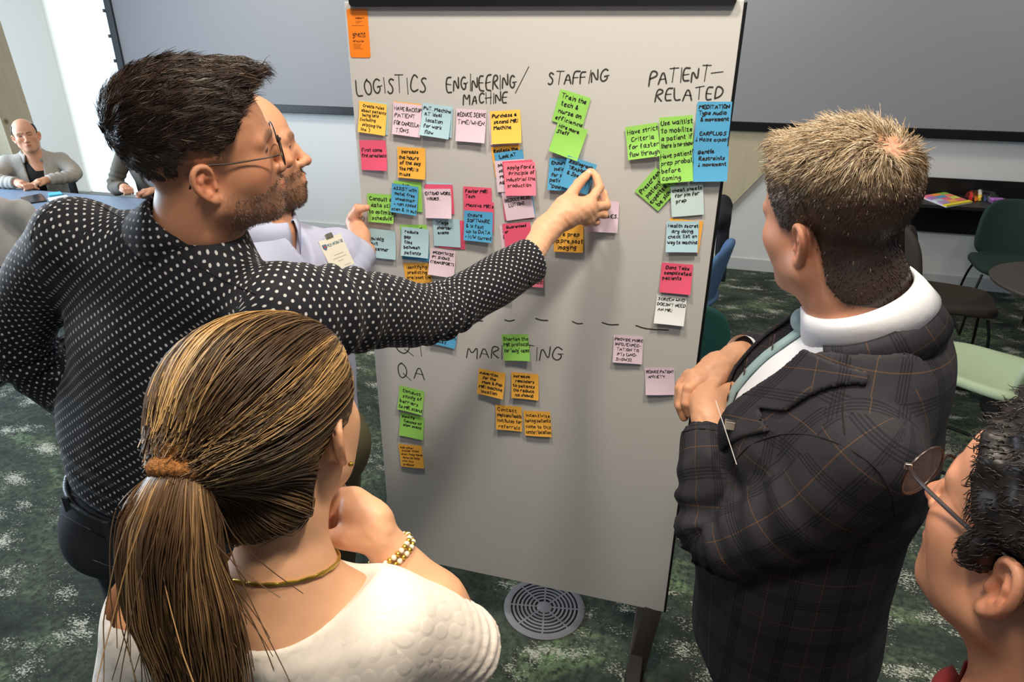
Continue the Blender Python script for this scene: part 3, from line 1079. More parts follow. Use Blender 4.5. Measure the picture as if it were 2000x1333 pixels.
def sq2disc(u, v, p=3.2):
    """square -> superellipse outline, for rounded corners"""
    a, b = u * 2 - 1, v * 2 - 1
    m = max(abs(a), abs(b), 1e-9)
    l = (abs(a) ** p + abs(b) ** p) ** (1 / p)
    k = m / l if l > 0 else 1
    return a * k, b * k


def shell_chair(rgb, loc, yaw, label, group=None, seat_rgb=None):
    r = empty('shell_chair', loc, math.radians(-yaw), label, 'chair', group)
    cm = mat('fabric_%d_%d_%d' % rgb, rgb, 0.9, var=0.12, scale=120, bump=0.3, bscale=600)
    smt = mat('fabric_%d_%d_%d' % seat_rgb, seat_rgb, 0.9, var=0.12, scale=120, bump=0.3, bscale=600) if seat_rgb else cm

    def seat(u, v):
        a, b = sq2disc(u, v, 4.5)
        return (a * 0.235 * (1 - 0.06 * b), b * 0.225 + 0.0, 0.445 + 0.018 * a * a - 0.012 * (1 - a * a) * (1 - b * b))

    def back(u, v):
        a, b = sq2disc(u, v, 3.4)
        z = 0.645 + b * 0.195
        w = 0.225 * (1 - 0.10 * (b + 1) / 2)
        return (a * w, -0.215 - 0.22 * (z - 0.45) + 0.055 * a * a, z)
    grid_mesh('seat', seat, 13, 13, smt, r, 0.045)
    grid_mesh('backrest', back, 13, 13, cm, r, 0.03)

    def neck(u, v):
        a = u * 2 - 1
        z = 0.43 + 0.10 * v
        return (a * 0.17, -0.19 - 0.05 * v - 0.02 * v * v + 0.035 * a * a, z)
    grid_mesh('shell_bend', neck, 9, 5, cm, r, 0.026)
    lm = mat('black_steel', (20, 20, 22), 0.4, metal=0.4)
    for sx in (-1, 1):
        pts = [(sx * 0.19, 0.17, 0.425), (sx * 0.21, 0.20, 0.30), (sx * 0.225, 0.215, 0.02), (sx * 0.225, 0.18, 0.011), (sx * 0.225, -0.20, 0.011), (sx * 0.225, -0.24, 0.02), (sx * 0.205, -0.20, 0.30), (sx * 0.18, -0.16, 0.425)]
        MB().tube(catmull(pts, 40), 0.008, 8).build('sled_leg', lm, r, smooth=True, local=True)
    return r


def px_z(x, y, Z):
    return tuple(on_z(x, y, Z))


# chairs beyond the whiteboard
p = on_z(1432, 474, 0.83)
shell_chair((74, 106, 146), (p[0] - 0.30, p[1] + 0.02, 0), -80, 'blue fabric shell chair just behind the whiteboard edge')
p = on_z(1420, 598, 0.83)
shell_chair((24, 78, 74), (p[0] - 0.13, p[1] + 0.27, 0), 12, 'teal shell chair in front of the blue chair')
p = on_z(1408, 400, 0.83)
c3 = shell_chair((76, 92, 72), (p[0] - 0.32, p[1] - 0.05, 0), -80, 'muted green shell chair with a dark jacket hung on its back')
# jacket hanging on that chair
JK = mat('navy_jacket', (26, 28, 40), 0.85, var=0.2, scale=30, bump=0.3, bscale=90, bdist=0.005)
jx, jy = p[0] - 0.02, p[1] - 0.10


def jacket_drape(P):
    q = P - A3(jx + 0.015, jy, 0.0)
    d = chain(q, [A3(0.0, -0.20, 0.80), A3(0.01, 0.0, 0.86), A3(0.0, 0.20, 0.80)], [0.045, 0.05, 0.045], 0.03)
    slab = np.maximum.reduce([np.abs(q[:, 0] - 0.03 - 0.06 * (0.8 - q[:, 2])) - 0.035, np.abs(q[:, 1]) - 0.20, np.abs(q[:, 2] - 0.62) - 0.22])
    return smin(d, slab, 0.05) + 0.008 * np.sin(q[:, 1] * 40 + q[:, 2] * 6) * (0.85 - q[:, 2])


jv, jf = nets(jacket_drape, (jx - 0.25, jy - 0.30, 0.32), (jx + 0.25, jy + 0.30, 0.98), 0.014)
tag(mesh_np('jacket', jv, jf, JK), 'dark navy jacket hanging over the muted green chair', 'jacket')
p = on_z(676, 432, 0.83)
shell_chair((142, 172, 144), (p[0] + 0.22, p[1] + 0.27, 0), 4, 'pale green shell chair left of the whiteboard behind the bearded man')
# right-hand group round the dark table
p = on_z(1915, 722, 0.455)
shell_chair((178, 196, 164), (p[0], p[1], 0), -55, 'pale sage shell chair beside the plaid suit')
p = on_z(1880, 592, 0.455)
shell_chair((54, 46, 40), (p[0] - 0.05, p[1] + 0.05, 0), 100, 'dark brown shell chair at the round table')
p = on_z(1985, 520, 0.46)
shell_chair((28, 50, 44), (p[0] - 0.02, p[1], 0), 188, 'dark green shell chair between the round table and the desk')
p = on_z(1795, 455, 0.80)
shell_chair((44, 40, 38), (p[0] - 0.10, p[1] + 0.66, 0), 10, 'dark grey shell chair tucked under the wall desk')

# round table
c = (on_z(1935, 545, 0.735) + A3(0.41, 0.0, 0)) * A3(1, 1, 0)
rt = empty('round_table', tuple(c), label='round dark pedestal table by the far chairs', cat='table')
V = MB()
prof = [(0.0, 0.712), (0.37, 0.712), (0.393, 0.718), (0.40, 0.728), (0.40, 0.733), (0.396, 0.737), (0.0, 0.738)]


def lathe(prof, seg_=40):
    V, F = [], []
    for r_, z in prof:
        for k in range(seg_):
            a = 2 * math.pi * k / seg_
            V.append((r_ * math.cos(a), r_ * math.sin(a), z))
    for i in range(len(prof) - 1):
        for k in range(seg_):
            m = (k + 1) % seg_
            F.append([i * seg_ + k, i * seg_ + m, (i + 1) * seg_ + m, (i + 1) * seg_ + k])
    return V, F


MB().add(*lathe(prof)).build('tabletop', mat('dark_taupe_laminate', (66, 58, 52), 0.45), rt, smooth=True, local=True)
MB().add(*lathe([(0.0, 0.0), (0.26, 0.0), (0.26, 0.012), (0.05, 0.03), (0.035, 0.05), (0.035, 0.70), (0.10, 0.712), (0.0, 0.712)])).build('pedestal', BLACK_M, rt, smooth=True, local=True)

# wall desk
dk = empty('wall_desk', (3.3, 4.0, 0), label='long black desk along the back wall holding craft supplies', cat='desk')
x0, x1 = 1.92, 5.2
yf = on_z(1900, 405, 0.74)[1]
MB().box((x0, yf, 0.715), (x1, WALL_Y - 0.01, 0.74), bevel=0.003).build('worktop', mat('black_laminate', (30, 28, 27), 0.5), dk)
MB().box((x0 + 0.02, WALL_Y - 0.05, 0.45), (x1, WALL_Y - 0.03, 0.715)).build('modesty_panel', BLACK_M, dk)
MB().box((x0 + 0.02, WALL_Y - 0.03, 0.74), (x1, WALL_Y - 0.012, 0.86)).build('backsplash', BLACK_M, dk)
for xx in (x0 + 0.05, 3.6, x1 - 0.1):
    MB().box((xx, yf + 0.06, 0.0), (xx + 0.05, yf + 0.11, 0.715), bevel=0.003).build('leg', BLACK_M, dk)

# pack of coloured notes
c0, c1, c3_ = (on_z(*q, 0.741) for q in ((1797, 386), (1846, 378), (1848, 406)))
pk = empty('note_pack', tuple(c0), label='flat plastic pack of multicoloured sticky notes on the black desk', cat='note pack')
ex, ey = (c3_ - c0), (c1 - c0)
MB().prism([c0, c0 + ex * 1.0, c0 + ex * 1.0 + ey, c0 + ey], (0, 0, 0.006)).build('backing_card', mat('card_white', (225, 226, 230), 0.5), pk)
cols = [(236, 120, 150), (250, 160, 70), (150, 200, 90), (170, 130, 190), (90, 160, 200), (245, 140, 120), (190, 200, 210), (230, 110, 150), (210, 220, 90), (180, 150, 200), (240, 170, 90), (230, 120, 120)]
k = 0
for i in range(4):
    for j in range(3):
        a = c0 + ex * (0.03 + 0.2 * i) + ey * (0.04 + 0.31 * j) + A3(0, 0, 0.006)
        MB().prism([a, a + ex * 0.19, a + ex * 0.19 + ey * 0.29, a + ey * 0.29], (0, 0, 0.009)).build('note_pad', mat('pad_%d' % k, cols[k], 0.7), pk)
        k += 1
a = c0 + ex * 0.86 + A3(0, 0, 0.006)
MB().prism([a, a + ex * 0.14, a + ex * 0.14 + ey, a + ey], (0, 0, 0.008)).build('header_strip', mat('yellow_card', (240, 220, 40), 0.5), pk)
# bag of markers
bc = on_z(1913, 391, 0.741)
bg = empty('marker_bag', tuple(bc), label='clear bag of red, yellow and white markers on the black desk', cat='bag')
for i, (rgb, dx, dy, dz) in enumerate((((206, 44, 40), -0.06, 0.0, 0.012), ((214, 60, 44), -0.05, 0.03, 0.03), ((230, 120, 40), -0.03, -0.01, 0.012), ((240, 205, 60), -0.005, 0.0, 0.012), ((244, 214, 90), 0.0, 0.02, 0.032), ((230, 228, 220), 0.0, 0.03, 0.05), ((70, 92, 140), 0.035, 0.01, 0.012), ((120, 126, 134), 0.06, 0.0, 0.012))):
    b = bc + A3(dx, dy, dz)
    MB().tube([b + A3(-0.012, -0.045, 0), b + A3(0.012, 0.05, 0)], 0.011, 12).build('marker', mat('marker_%d' % i, rgb, 0.4), bg, smooth=True)
fv, ff = nets(lambda P: ell(P, bc + A3(0.005, 0.0, 0.032), (0.105, 0.075, 0.04)) + 0.006 * wob(P, 0.05, 2), bc - A3(0.14, 0.11, 0.02), bc + A3(0.14, 0.11, 0.10), 0.01)
fv[:, 2] = np.maximum(fv[:, 2], 0.7412)
mesh_np('plastic_film', fv, ff, mat('clear_film', (250, 250, 250), 0.15, trans=1.0, alpha=0.18), bg)
ec = on_z(1946, 397, 0.741)
er = empty('eraser', tuple(ec), 0.2, label='purple board eraser at the end of the black desk', cat='eraser')
MB().box((-0.042, -0.024, 0.0), (0.042, 0.024, 0.018), bevel=0.004).build('felt', mat('felt_violet', (120, 80, 130), 0.95), er, local=True)
MB().box((-0.044, -0.026, 0.018), (0.044, 0.026, 0.036), bevel=0.006).build('grip', mat('purple_plastic', (176, 110, 196), 0.4), er, local=True)

# far-left table and what lies on it
tb = empty('meeting_table', (-3.3, 1.95, 0), label='blue-grey meeting table where people are seated', cat='table')
TM_ = mat('blue_grey_laminate', (112, 132, 156), 0.4)
MB().box((-4.35, 1.45, 0.712), (-2.35, 2.335, 0.74), bevel=0.004).build('tabletop', TM_, tb)
for xx, yy in ((-4.25, 1.55), (-4.25, 2.2), (-2.5, 1.55), (-2.5, 2.2)):
    MB().tube([(xx, yy, 0.0), (xx, yy, 0.712)], 0.025, 12).build('leg', BLACK_M, tb, smooth=True)


def flat_thing(name, corners, thick, material, label, cat, z=0.7405, part=None):
    pts = [on_z(*q, z) for q in corners]
    o = MB().prism(pts, (0, 0, thick)).build(name, material)
    return tag(o, label, cat)


tbk = [on_z(*q, 0.7405) for q in ((40, 388), (80, 380), (92, 394), (54, 399))]
tbl = empty('tablet', tuple(tbk[0]), label='black tablet lying in front of the man in the fleece', cat='tablet')
MB().prism(tbk, (0, 0, 0.008)).build('case', mat('black_plastic', (22, 22, 24), 0.4), tbl)
cen = sum(tbk) / 4
MB().prism([cen + (q - cen) * 0.93 + A3(0, 0, 0.008) for q in tbk], (0, 0, 0.0006)).build('screen', mat('dark_glass', (44, 48, 54), 0.15), tbl)
flat_thing('notebook', ((94, 390), (130, 384), (146, 396), (104, 401)), 0.012, mat('paper_white', (226, 222, 214), 0.8), 'open white notebook beside the tablet', 'notebook')
flat_thing('sticky_pad', ((94, 380), (118, 377), (123, 382), (97, 385)), 0.012, mat('cyan_pad', (80, 180, 204), 0.7), 'turquoise note pad near the man in the fleece', 'note pad')
flat_thing('loose_note', ((50, 415), (70, 410), (76, 412), (66, 420)), 0.002, mat('paper_rose', (252, 122, 148), 0.75), 'pink loose note on the blue-grey meeting table', 'note')

# floor air vent below the board
vc = on_z(1063, 1188, 0.0)
R_ = 0.142
vt = empty('floor_vent', (vc[0], vc[1], 0), label='round grey floor air diffuser with ring slots under the whiteboard', cat='vent')
VM = mat('grey_plastic', (112, 114, 122), 0.5)
MB().add(*lathe([(0.118, 0.0005), (R_, 0.0005), (R_, 0.004), (0.136, 0.007), (0.118, 0.006)])).build('rim', VM, vt, smooth=True, local=True)
MB().add(*lathe([(0.0, 0.0006), (0.12, 0.0006)])).build('dark_well', mat('vent_black', (12, 12, 14), 0.8), vt, local=True)
for i, rr_ in enumerate((0.034, 0.048, 0.062, 0.076, 0.090, 0.104)):
    MB().add(*lathe([(rr_, 0.0015), (rr_ + 0.0075, 0.0015), (rr_ + 0.0075, 0.006), (rr_, 0.006), (rr_, 0.0015)])).build('ring', VM, vt, smooth=False, local=True)
MB().add(*lathe([(0.0, 0.006), (0.022, 0.006), (0.027, 0.004), (0.027, 0.001)])).build('hub', VM, vt, smooth=True, local=True)
for k in range(8):
    a = math.radians(k * 45 + 10)
    M_ = Matrix.Rotation(a, 4, 'Z')
    MB().box((0.02, -0.003, 0.0012), (0.12, 0.003, 0.0058), M_).build('spoke', VM, vt, local=True)
# ================================================================== people: shared builders
def skin_material():
    m, t = new_mat('skin')
    at_ = t.n('ShaderNodeAttribute', attribute_name='tint')
    tc = t.n('ShaderNodeTexCoord')
    nz = t.noise(55, 4, 0.6, tc.outputs['Object'])
    var = t.mix(nz.outputs[0], (0.90, 0.86, 0.84, 1), (1.08, 1.06, 1.05, 1))
    mul = t.n('ShaderNodeMix', data_type='RGBA', blend_type='MULTIPLY')
    mul.inputs[0].default_value = 1.0
    t.l(at_.outputs['Color'], mul.inputs[6])
    t.l(var, mul.inputs[7])
    t.l(mul.outputs[2], t.b.inputs['Base Color'])
    t.b.inputs['Roughness'].default_value = 0.48
    t.b.inputs['Specular IOR Level'].default_value = 0.42
    t.b.inputs['Subsurface Weight'].default_value = 0.08
    t.b.inputs['Subsurface Radius'].default_value = (1.0, 0.32, 0.18)
    t.b.inputs['Subsurface Scale'].default_value = 0.008
    pore = t.noise(900, 2, 0.5, tc.outputs['Object'])
    t.bump(pore.outputs[0], 0.12, 0.0006)
    return m


def hair_material():
    m, t = new_mat('hair_strands')
    at_ = t.n('ShaderNodeAttribute', attribute_name='tint')
    t.l(at_.outputs['Color'], t.b.inputs['Base Color'])
    t.b.inputs['Roughness'].default_value = 0.42
    t.b.inputs['Specular IOR Level'].default_value = 0.45
    return m


SKIN_M = skin_material()
HAIR_M = hair_material()


def L3(c):
    return np.array(lin(c)[:3])


def ear_sdf(q, sx):
    """q local head coords, sx = +1 own right ear, -1 left"""
    e = q - A3(sx * 0.0755, -0.012, -0.022)
    # ear frame: w outward, u forward, v up; the rear edge swings outward
    a = math.radians(24)
    w = e[:, 0] * sx
    u0 = e[:, 1]
    v0 = e[:, 2]
    w1 = w * math.cos(a) + u0 * math.sin(a)
    u1 = u0 * math.cos(a) - w * math.sin(a)
    b = math.radians(-12)      # backward lean of the long axis
    u = u1 * math.cos(b) - v0 * math.sin(b)
    v = u1 * math.sin(b) + v0 * math.cos(b)
    Q = np.stack([u, v, w1], 1)
    hel = [(0.010, -0.002, 0.002), (0.013, 0.012, 0.006), (0.009, 0.026, 0.009), (-0.002, 0.032, 0.010), (-0.013, 0.027, 0.011), (-0.0185, 0.014, 0.011), (-0.0175, 0.000, 0.010), (-0.012, -0.013, 0.008), (-0.004, -0.024, 0.006)]
    hs = catmull(hel, 21)
    hr = np.interp(np.linspace(0, 8, 21), np.arange(9), [0.0034, 0.0040, 0.0043, 0.0044, 0.0043, 0.0041, 0.0040, 0.0044, 0.005])
    d = chain(Q, hs, hr)
    d = smin(d, ell(Q, (0.001, -0.025, 0.005), (0.0075, 0.009, 0.0048)), 0.006)
    plate = ell(Q, (-0.003, 0.004, 0.004), (0.0165, 0.030, 0.0042))
    d = smin(d, plate, 0.003)
    anti = chain(Q, [A3(0.002, 0.021, 0.006), A3(-0.007, 0.013, 0.0085), A3(-0.0095, 0.001, 0.0085), A3(-0.005, -0.011, 0.008)], [0.003, 0.0038, 0.0036, 0.0036], 0.003)
    d = smin(d, anti, 0.004)
    root = ell(Q, (0.004, 0.002, -0.006), (0.013, 0.026, 0.008))
    d = smin(d, root, 0.006)
    # concha hollow
    d = smax(d, -ell(Q, (0.001, -0.001, 0.0105), (0.0085, 0.011, 0.0085)), 0.003)
    d = smin(d, seg(Q, A3(0.0105, -0.003, 0.003), A3(0.009, -0.009, 0.006), 0.0042, 0.0036), 0.003)
    return d


def head_sdf(q, o):
    """generic head with an early-out far from the head"""
    r = np.linalg.norm(q - A3(0, 0.0, 0.0), axis=1)
    d = r - 0.10
    m = r < 0.20
    if m.any():
        d[m] = head_core(q[m], o)
    return d


def head_core(q, o):
    """generic head; q in head-local metres (x own right, y forward, z up)"""
    jw, fat, nose, brow = o.get('jaw', 1.0), o.get('fat', 0.0), o.get('nose', 1.0), o.get('brow', 1.0)
    sx = np.abs(q[:, 0])
    S = np.stack([sx, q[:, 1], q[:, 2]], 1)          # mirrored
    d = ell(q, (0, -0.014, 0.036), (0.0775, 0.099, 0.084))
    d = smin(d, ell(q, (0, 0.028, 0.024), (0.066, 0.064, 0.066)), 0.03)
    d = smin(d, ell(q, (0, 0.034, -0.034), (0.059 + fat * 0.5, 0.056, 0.068)), 0.03)
    d = smin(d, ell(S, (0.040, 0.050, -0.026), (0.026 + fat, 0.032, 0.026)), 0.02)
    d = smin(d, ell(S, (0.047, 0.018, -0.060), (0.017 + fat, 0.040, 0.034)), 0.03)
    jaw = seg(S, A3(0.054 * jw, -0.002, -0.066), A3(0.014, 0.068, -0.102), 0.019 + fat, 0.018)
    d = smin(d, jaw, 0.022)
    d = smin(d, ell(q, (0, 0.076, -0.100), (0.021, 0.018, 0.019)), 0.016)
    d = smin(d, ell(q, (0, 0.066, -0.068), (0.036, 0.032, 0.030)), 0.02)
    d = smin(d, ell(q, (0, 0.03, -0.098), (0.034 + fat, 0.045, 0.022 + fat)), 0.03)    # under chin
    br = seg(S, A3(0.013, 0.0915, 0.0145), A3(0.046, 0.0745, 0.016), 0.0085 * brow, 0.0085 * brow)
    d = smin(d, br, 0.014)
    # sockets and lids
    d = smax(d, -ell(S, (0.0315, 0.102, -0.001), (0.0165, 0.0165, 0.0115)), 0.014)
    d = smin(d, ell(S, (0.0315, 0.0755, 0.0), (0.0135, 0.0125, 0.0118)), 0.004)
    # nose
    nb = chain(q, [A3(0, 0.088, 0.008), A3(0, 0.098, -0.012), A3(0, 0.111 + 0.004 * (nose - 1), -0.036)], [0.0075, 0.008, 0.0098], 0.006)
    d = smin(d, nb, 0.012)
    d = smin(d, ell(q, (0, 0.1115 + 0.006 * (nose - 1), -0.0395), (0.0115 * nose, 0.0115, 0.0098)), 0.006)
    d = smin(d, ell(S, (0.0125 * nose, 0.0985, -0.0425), (0.0072, 0.0105, 0.0078)), 0.006)
    d = smax(d, -ell(S, (0.0062, 0.1055, -0.0505), (0.0034, 0.0056, 0.0042)), 0.003)
    # lips
    lu = chain(S, [A3(0, 0.0985, -0.0655), A3(0.010, 0.0965, -0.0655), A3(0.024, 0.085, -0.0690)], [0.0052, 0.0052, 0.0024], 0.003)
    ll = chain(S, [A3(0, 0.0970, -0.0755), A3(0.011, 0.0945, -0.0745), A3(0.023, 0.085, -0.0700)], [0.0064, 0.0058, 0.0024], 0.003)
    d = smin(d, smin(lu, ll, 0.0016), 0.006)
    if o.get('bulge'):
        d = smin(d, ell(q, o['bulge'][0], o['bulge'][1]), 0.03)
    for s in o.get('ears', (1, -1)):
        m = np.linalg.norm(q - A3(s * 0.080, -0.012, -0.022), axis=1) < 0.06
        if m.any():
            d[m] = smin(d[m], ear_sdf(q[m], s), 0.004)
    return d


def neck_sdf(q, o):
    """neck column in head-local space from skull base down; o['neck']: list of (point, radius)"""
    nk = o['neck']
    return chain(q, [A3(*p) for p, _ in nk], [r for _, r in nk], 0.02)


def head_colors(q, o):
    """linear rgb per vertex from head-local position"""
    base = L3(o['skin'])
    n = len(q)
    C = np.tile(base, (n, 1))
    S = np.stack([np.abs(q[:, 0]), q[:, 1], q[:, 2]], 1)

    def blend(w, c):
        nonlocal C
        w = np.clip(w, 0, 1)[:, None]
        C = C * (1 - w) + np.asarray(c) * w
    red = base * A3(1.02, 0.80, 0.74)
    dist = lambda c: np.linalg.norm(S - A3(*c), axis=1)
    blend(0.55 * (1 - sstep(0.012, 0.04, dist((0.042, 0.07, -0.03)))), red)                 # cheeks
    blend(0.5 * (1 - sstep(0.008, 0.022, dist((0, 0.112, -0.04)))), red)                   # nose
    blend(0.6 * (1 - sstep(0.016, 0.034, dist((0.083, -0.016, -0.02)))), red)              # ears
    lip = np.minimum(chain(S, [A3(0, 0.1, -0.0665), A3(0.010, 0.098, -0.0665), A3(0.022, 0.087, -0.0695)], [0.005, 0.005, 0.002]),
                     chain(S, [A3(0, 0.099, -0.075), A3(0.011, 0.096, -0.074), A3(0.021, 0.087, -0.0705)], [0.006, 0.0055, 0.002]))
    blend(0.75 * (1 - sstep(-0.001, 0.003, lip)), base * A3(0.85, 0.48, 0.45))
    gap = chain(S, [A3(0, 0.103, -0.0705), A3(0.011, 0.099, -0.0703), A3(0.023, 0.088, -0.0698)], [0.001, 0.001, 0.0008])
    blend(0.8 * (1 - sstep(0.0, 0.002, gap)), base * A3(0.3, 0.14, 0.12))
    # lashes / eye opening
    eye = chain(S, [A3(0.020, 0.0855, -0.002), A3(0.031, 0.0885, -0.0005), A3(0.042, 0.083, -0.002)], [0.0012, 0.0022, 0.0012])
    blend(0.92 * (1 - sstep(0.0005, 0.0022, eye)), (0.02, 0.016, 0.014))
    bw = chain(S, [A3(0.014, 0.101, 0.0165), A3(0.030, 0.097, 0.0215), A3(0.047, 0.083, 0.0175)], [0.0035, 0.004, 0.002])
    blend(o.get('brow_w', 0.8) * (1 - sstep(-0.001, 0.005, bw)) * (0.75 + 0.25 * wob(q, 0.006, 2)), L3(o['brow_c']))
    if 'beard' in o:
        c, w = o['beard']
        m = sstep(-0.030, -0.052, q[:, 2]) * sstep(-0.012, 0.012, q[:, 1] - 0.45 * (q[:, 2] + 0.06)) * (1 - sstep(-0.135, -0.15, q[:, 2]) * 0)
        m *= 1 - (1 - sstep(0.0, 0.006, lip))
        m *= 1 - 0.85 * (1 - sstep(0.018, 0.03, dist((0.046, 0.066, -0.04))))
        m *= sstep(-0.150, -0.115, q[:, 2])
        blend(w * m * (0.8 + 0.3 * wob(q, 0.005, 3)), L3(c))
    if 'scalp' in o:
        fn, c, w = o['scalp']
        ear = sstep(0.073, 0.078, S[:, 0]) * (q[:, 2] < 0.016) * (q[:, 2] > -0.062) * (q[:, 1] > -0.048) * (q[:, 1] < 0.02)
        blend(w * fn(q) * (1 - ear), L3(c))
    return C


# ---------------------------------------------------------------- strands
def strands(name, paths, radius, cols, parent, taper=0.25, sides=3, material=None):
    """paths (n,k,3), cols (n,3) -> one mesh of thin tapered tubes"""
    P = np.asarray(paths, float)
    n, k, _ = P.shape
    T = np.gradient(P, axis=1)
    T /= np.linalg.norm(T, axis=2)[..., None] + 1e-12
    ref = A3(0.31, 0.52, 0.79)
    N = np.cross(T, ref)
    N /= np.linalg.norm(N, axis=2)[..., None] + 1e-9
    B = np.cross(T, N)
    t = np.linspace(0, 1, k)
    R = (np.asarray(radius) if np.ndim(radius) else np.full(n, radius))[:, None] * (1 - (1 - taper) * t ** 2)[None]
    a = np.linspace(0, 2 * np.pi, sides, endpoint=False)
    V = P[:, :, None] + R[..., None, None] * (np.cos(a)[None, None, :, None] * N[:, :, None] + np.sin(a)[None, None, :, None] * B[:, :, None])
    V = V.reshape(-1, 3)
    i = np.arange(n)[:, None, None] * k * sides
    j = np.arange(k - 1)[None, :, None] * sides
    s = np.arange(sides)[None, None, :]
    s2 = (s + 1) % sides
    F = np.stack([i + j + s, i + j + s2, i + j + sides + s2, i + j + sides + s], -1).reshape(-1, 4)
    C = np.repeat(cols, k * sides, axis=0)
    return tag(mesh_np(name, V, F, material or HAIR_M, parent, colors=C), kind='stuff')


def pick(V, w, n, rng):
    """sample n verts with weight w"""
    p = w / w.sum()
    return rng.choice(len(V), size=n, p=p)


def grow(roots, normals, fn, dirf, length, k, clear, rng, stiff=0.0):
    """grow hair from roots; dirf(p, nrm, t) -> direction; keeps strands outside fn by clear(t)"""
    n = len(roots)
    P = np.zeros((n, k, 3))
    P[:, 0] = roots - normals * 0.001
    p = P[:, 0].copy()
    step = length / (k - 1)
    prev = None
    for i in range(1, k):
        N = grad(fn, p, 0.003)
        d = dirf(p, N, i / (k - 1.0))
        if prev is not None and stiff:
            d = prev * stiff + d * (1 - stiff)
        d /= np.linalg.norm(d, axis=1)[:, None] + 1e-9
        prev = d
        p = p + d * step[:, None]
        f = fn(p)
        c = clear(i / (k - 1.0))
        push = np.clip(c - f, 0, None)
        p = p + grad(fn, p, 0.003) * push[:, None]
        P[:, i] = p
    return P


def to_local(P, o, M, s):
    return ((P - o) @ M) / s


def to_world(q, o, M, s):
    return (q * s) @ M.T + o


def face_uv(V, F, projs, choose):
    """per-loop UVs; projs: list of (n,2) arrays, choose: per-face index"""
    uv = np.zeros((len(F), 4, 2))
    for i, p in enumerate(projs):
        m = choose == i
        uv[m] = p[F[m]]
    return uv.reshape(-1, 2)


def fix_wrap(uvloops, period):
    """keep the angular coordinate continuous inside each quad"""
    q = uvloops.reshape(-1, 4, 2)
    ref = q[:, :1, 0]
    q[:, :, 0] = ref + (q[:, :, 0] - ref + period / 2) % period - period / 2
    return q.reshape(-1, 2)


def face_normals(V, F):
    a = V[F[:, 2]] - V[F[:, 0]]
    b = V[F[:, 3]] - V[F[:, 1]]
    n = np.cross(a, b)
    return n / (np.linalg.norm(n, axis=1)[:, None] + 1e-12)


def finger(P, pts, r0, r1):
    n = len(pts)
    R = [r0 + (r1 - r0) * i / (n - 1) for i in range(n)]
    return chain(P, pts, R, 0.003)


def on_surface(fn, x, y, d0, d1, lift=0.0008):
    """first point along the view ray of a pixel where fn turns negative"""
    d = np.linspace(d0, d1, 500)
    P = CAM + d[:, None] * ray(x, y)
    f = fn(P)
    k = np.where(f < 0)[0]
    if not len(k):
        return None
    p = P[k[0]]
    n = grad(fn, p[None])[0]
    return p + n * lift


def seam(name, fn, px, d0, d1, radius, material, parent, n=24):
    """stitched seam lying on a garment"""
    c = catmull([(*q, 0.0) for q in px], n)
    pts = [on_surface(fn, q[0], q[1], d0, d1) for q in c]
    pts = [p for p in pts if p is not None]
    if len(pts) < 3:
        return None
    pts = np.array(pts)
    keep = [0]
    for i in range(1, len(pts)):
        if np.linalg.norm(pts[i] - pts[keep[-1]]) < 0.12:
            keep.append(i)
    return MB().tube(pts[keep], radius, 5).build(name, material, parent, smooth=True)
# ================================================================== clothing builders
def dotted_material():
    m, t = new_mat('navy_dotted_cotton')
    uv = t.n('ShaderNodeUVMap')
    sep = t.n('ShaderNodeSeparateXYZ')
    t.l(uv.outputs[0], sep.inputs[0])
    a = 0.0165
    best = None
    for off in (0.0, 0.5):
        fu = t.math('SUBTRACT', t.math('FRACT', t.math('ADD', t.math('DIVIDE', sep.outputs[0], a), off)), 0.5)
        fv = t.math('SUBTRACT', t.math('FRACT', t.math('ADD', t.math('DIVIDE', sep.outputs[1], a), off)), 0.5)
        r = t.math('SQRT', t.math('ADD', t.math('MULTIPLY', fu, fu), t.math('MULTIPLY', fv, fv)))
        # a small dark notch under each dot, as in the print
        best = r if best is None else t.math('MINIMUM', best, r)
    dot = t.n('ShaderNodeMapRange')
    dot.inputs['From Min'].default_value = 0.150
    dot.inputs['From Max'].default_value = 0.110
    t.l(best, dot.inputs['Value'])
    col = t.mix(dot.outputs[0], lin((16, 17, 26)), lin((178, 178, 180)))
    t.l(col, t.b.inputs['Base Color'])
    t.b.inputs['Roughness'].default_value = 0.75
    t.b.inputs['Specular IOR Level'].default_value = 0.25
    t.b.inputs['Sheen Weight'].default_value = 0.08
    tc = t.n('ShaderNodeTexCoord')
    nz = t.noise(40, 4, 0.6, tc.outputs['Object'])
    t.bump(nz.outputs[0], 0.25, 0.004)
    return m


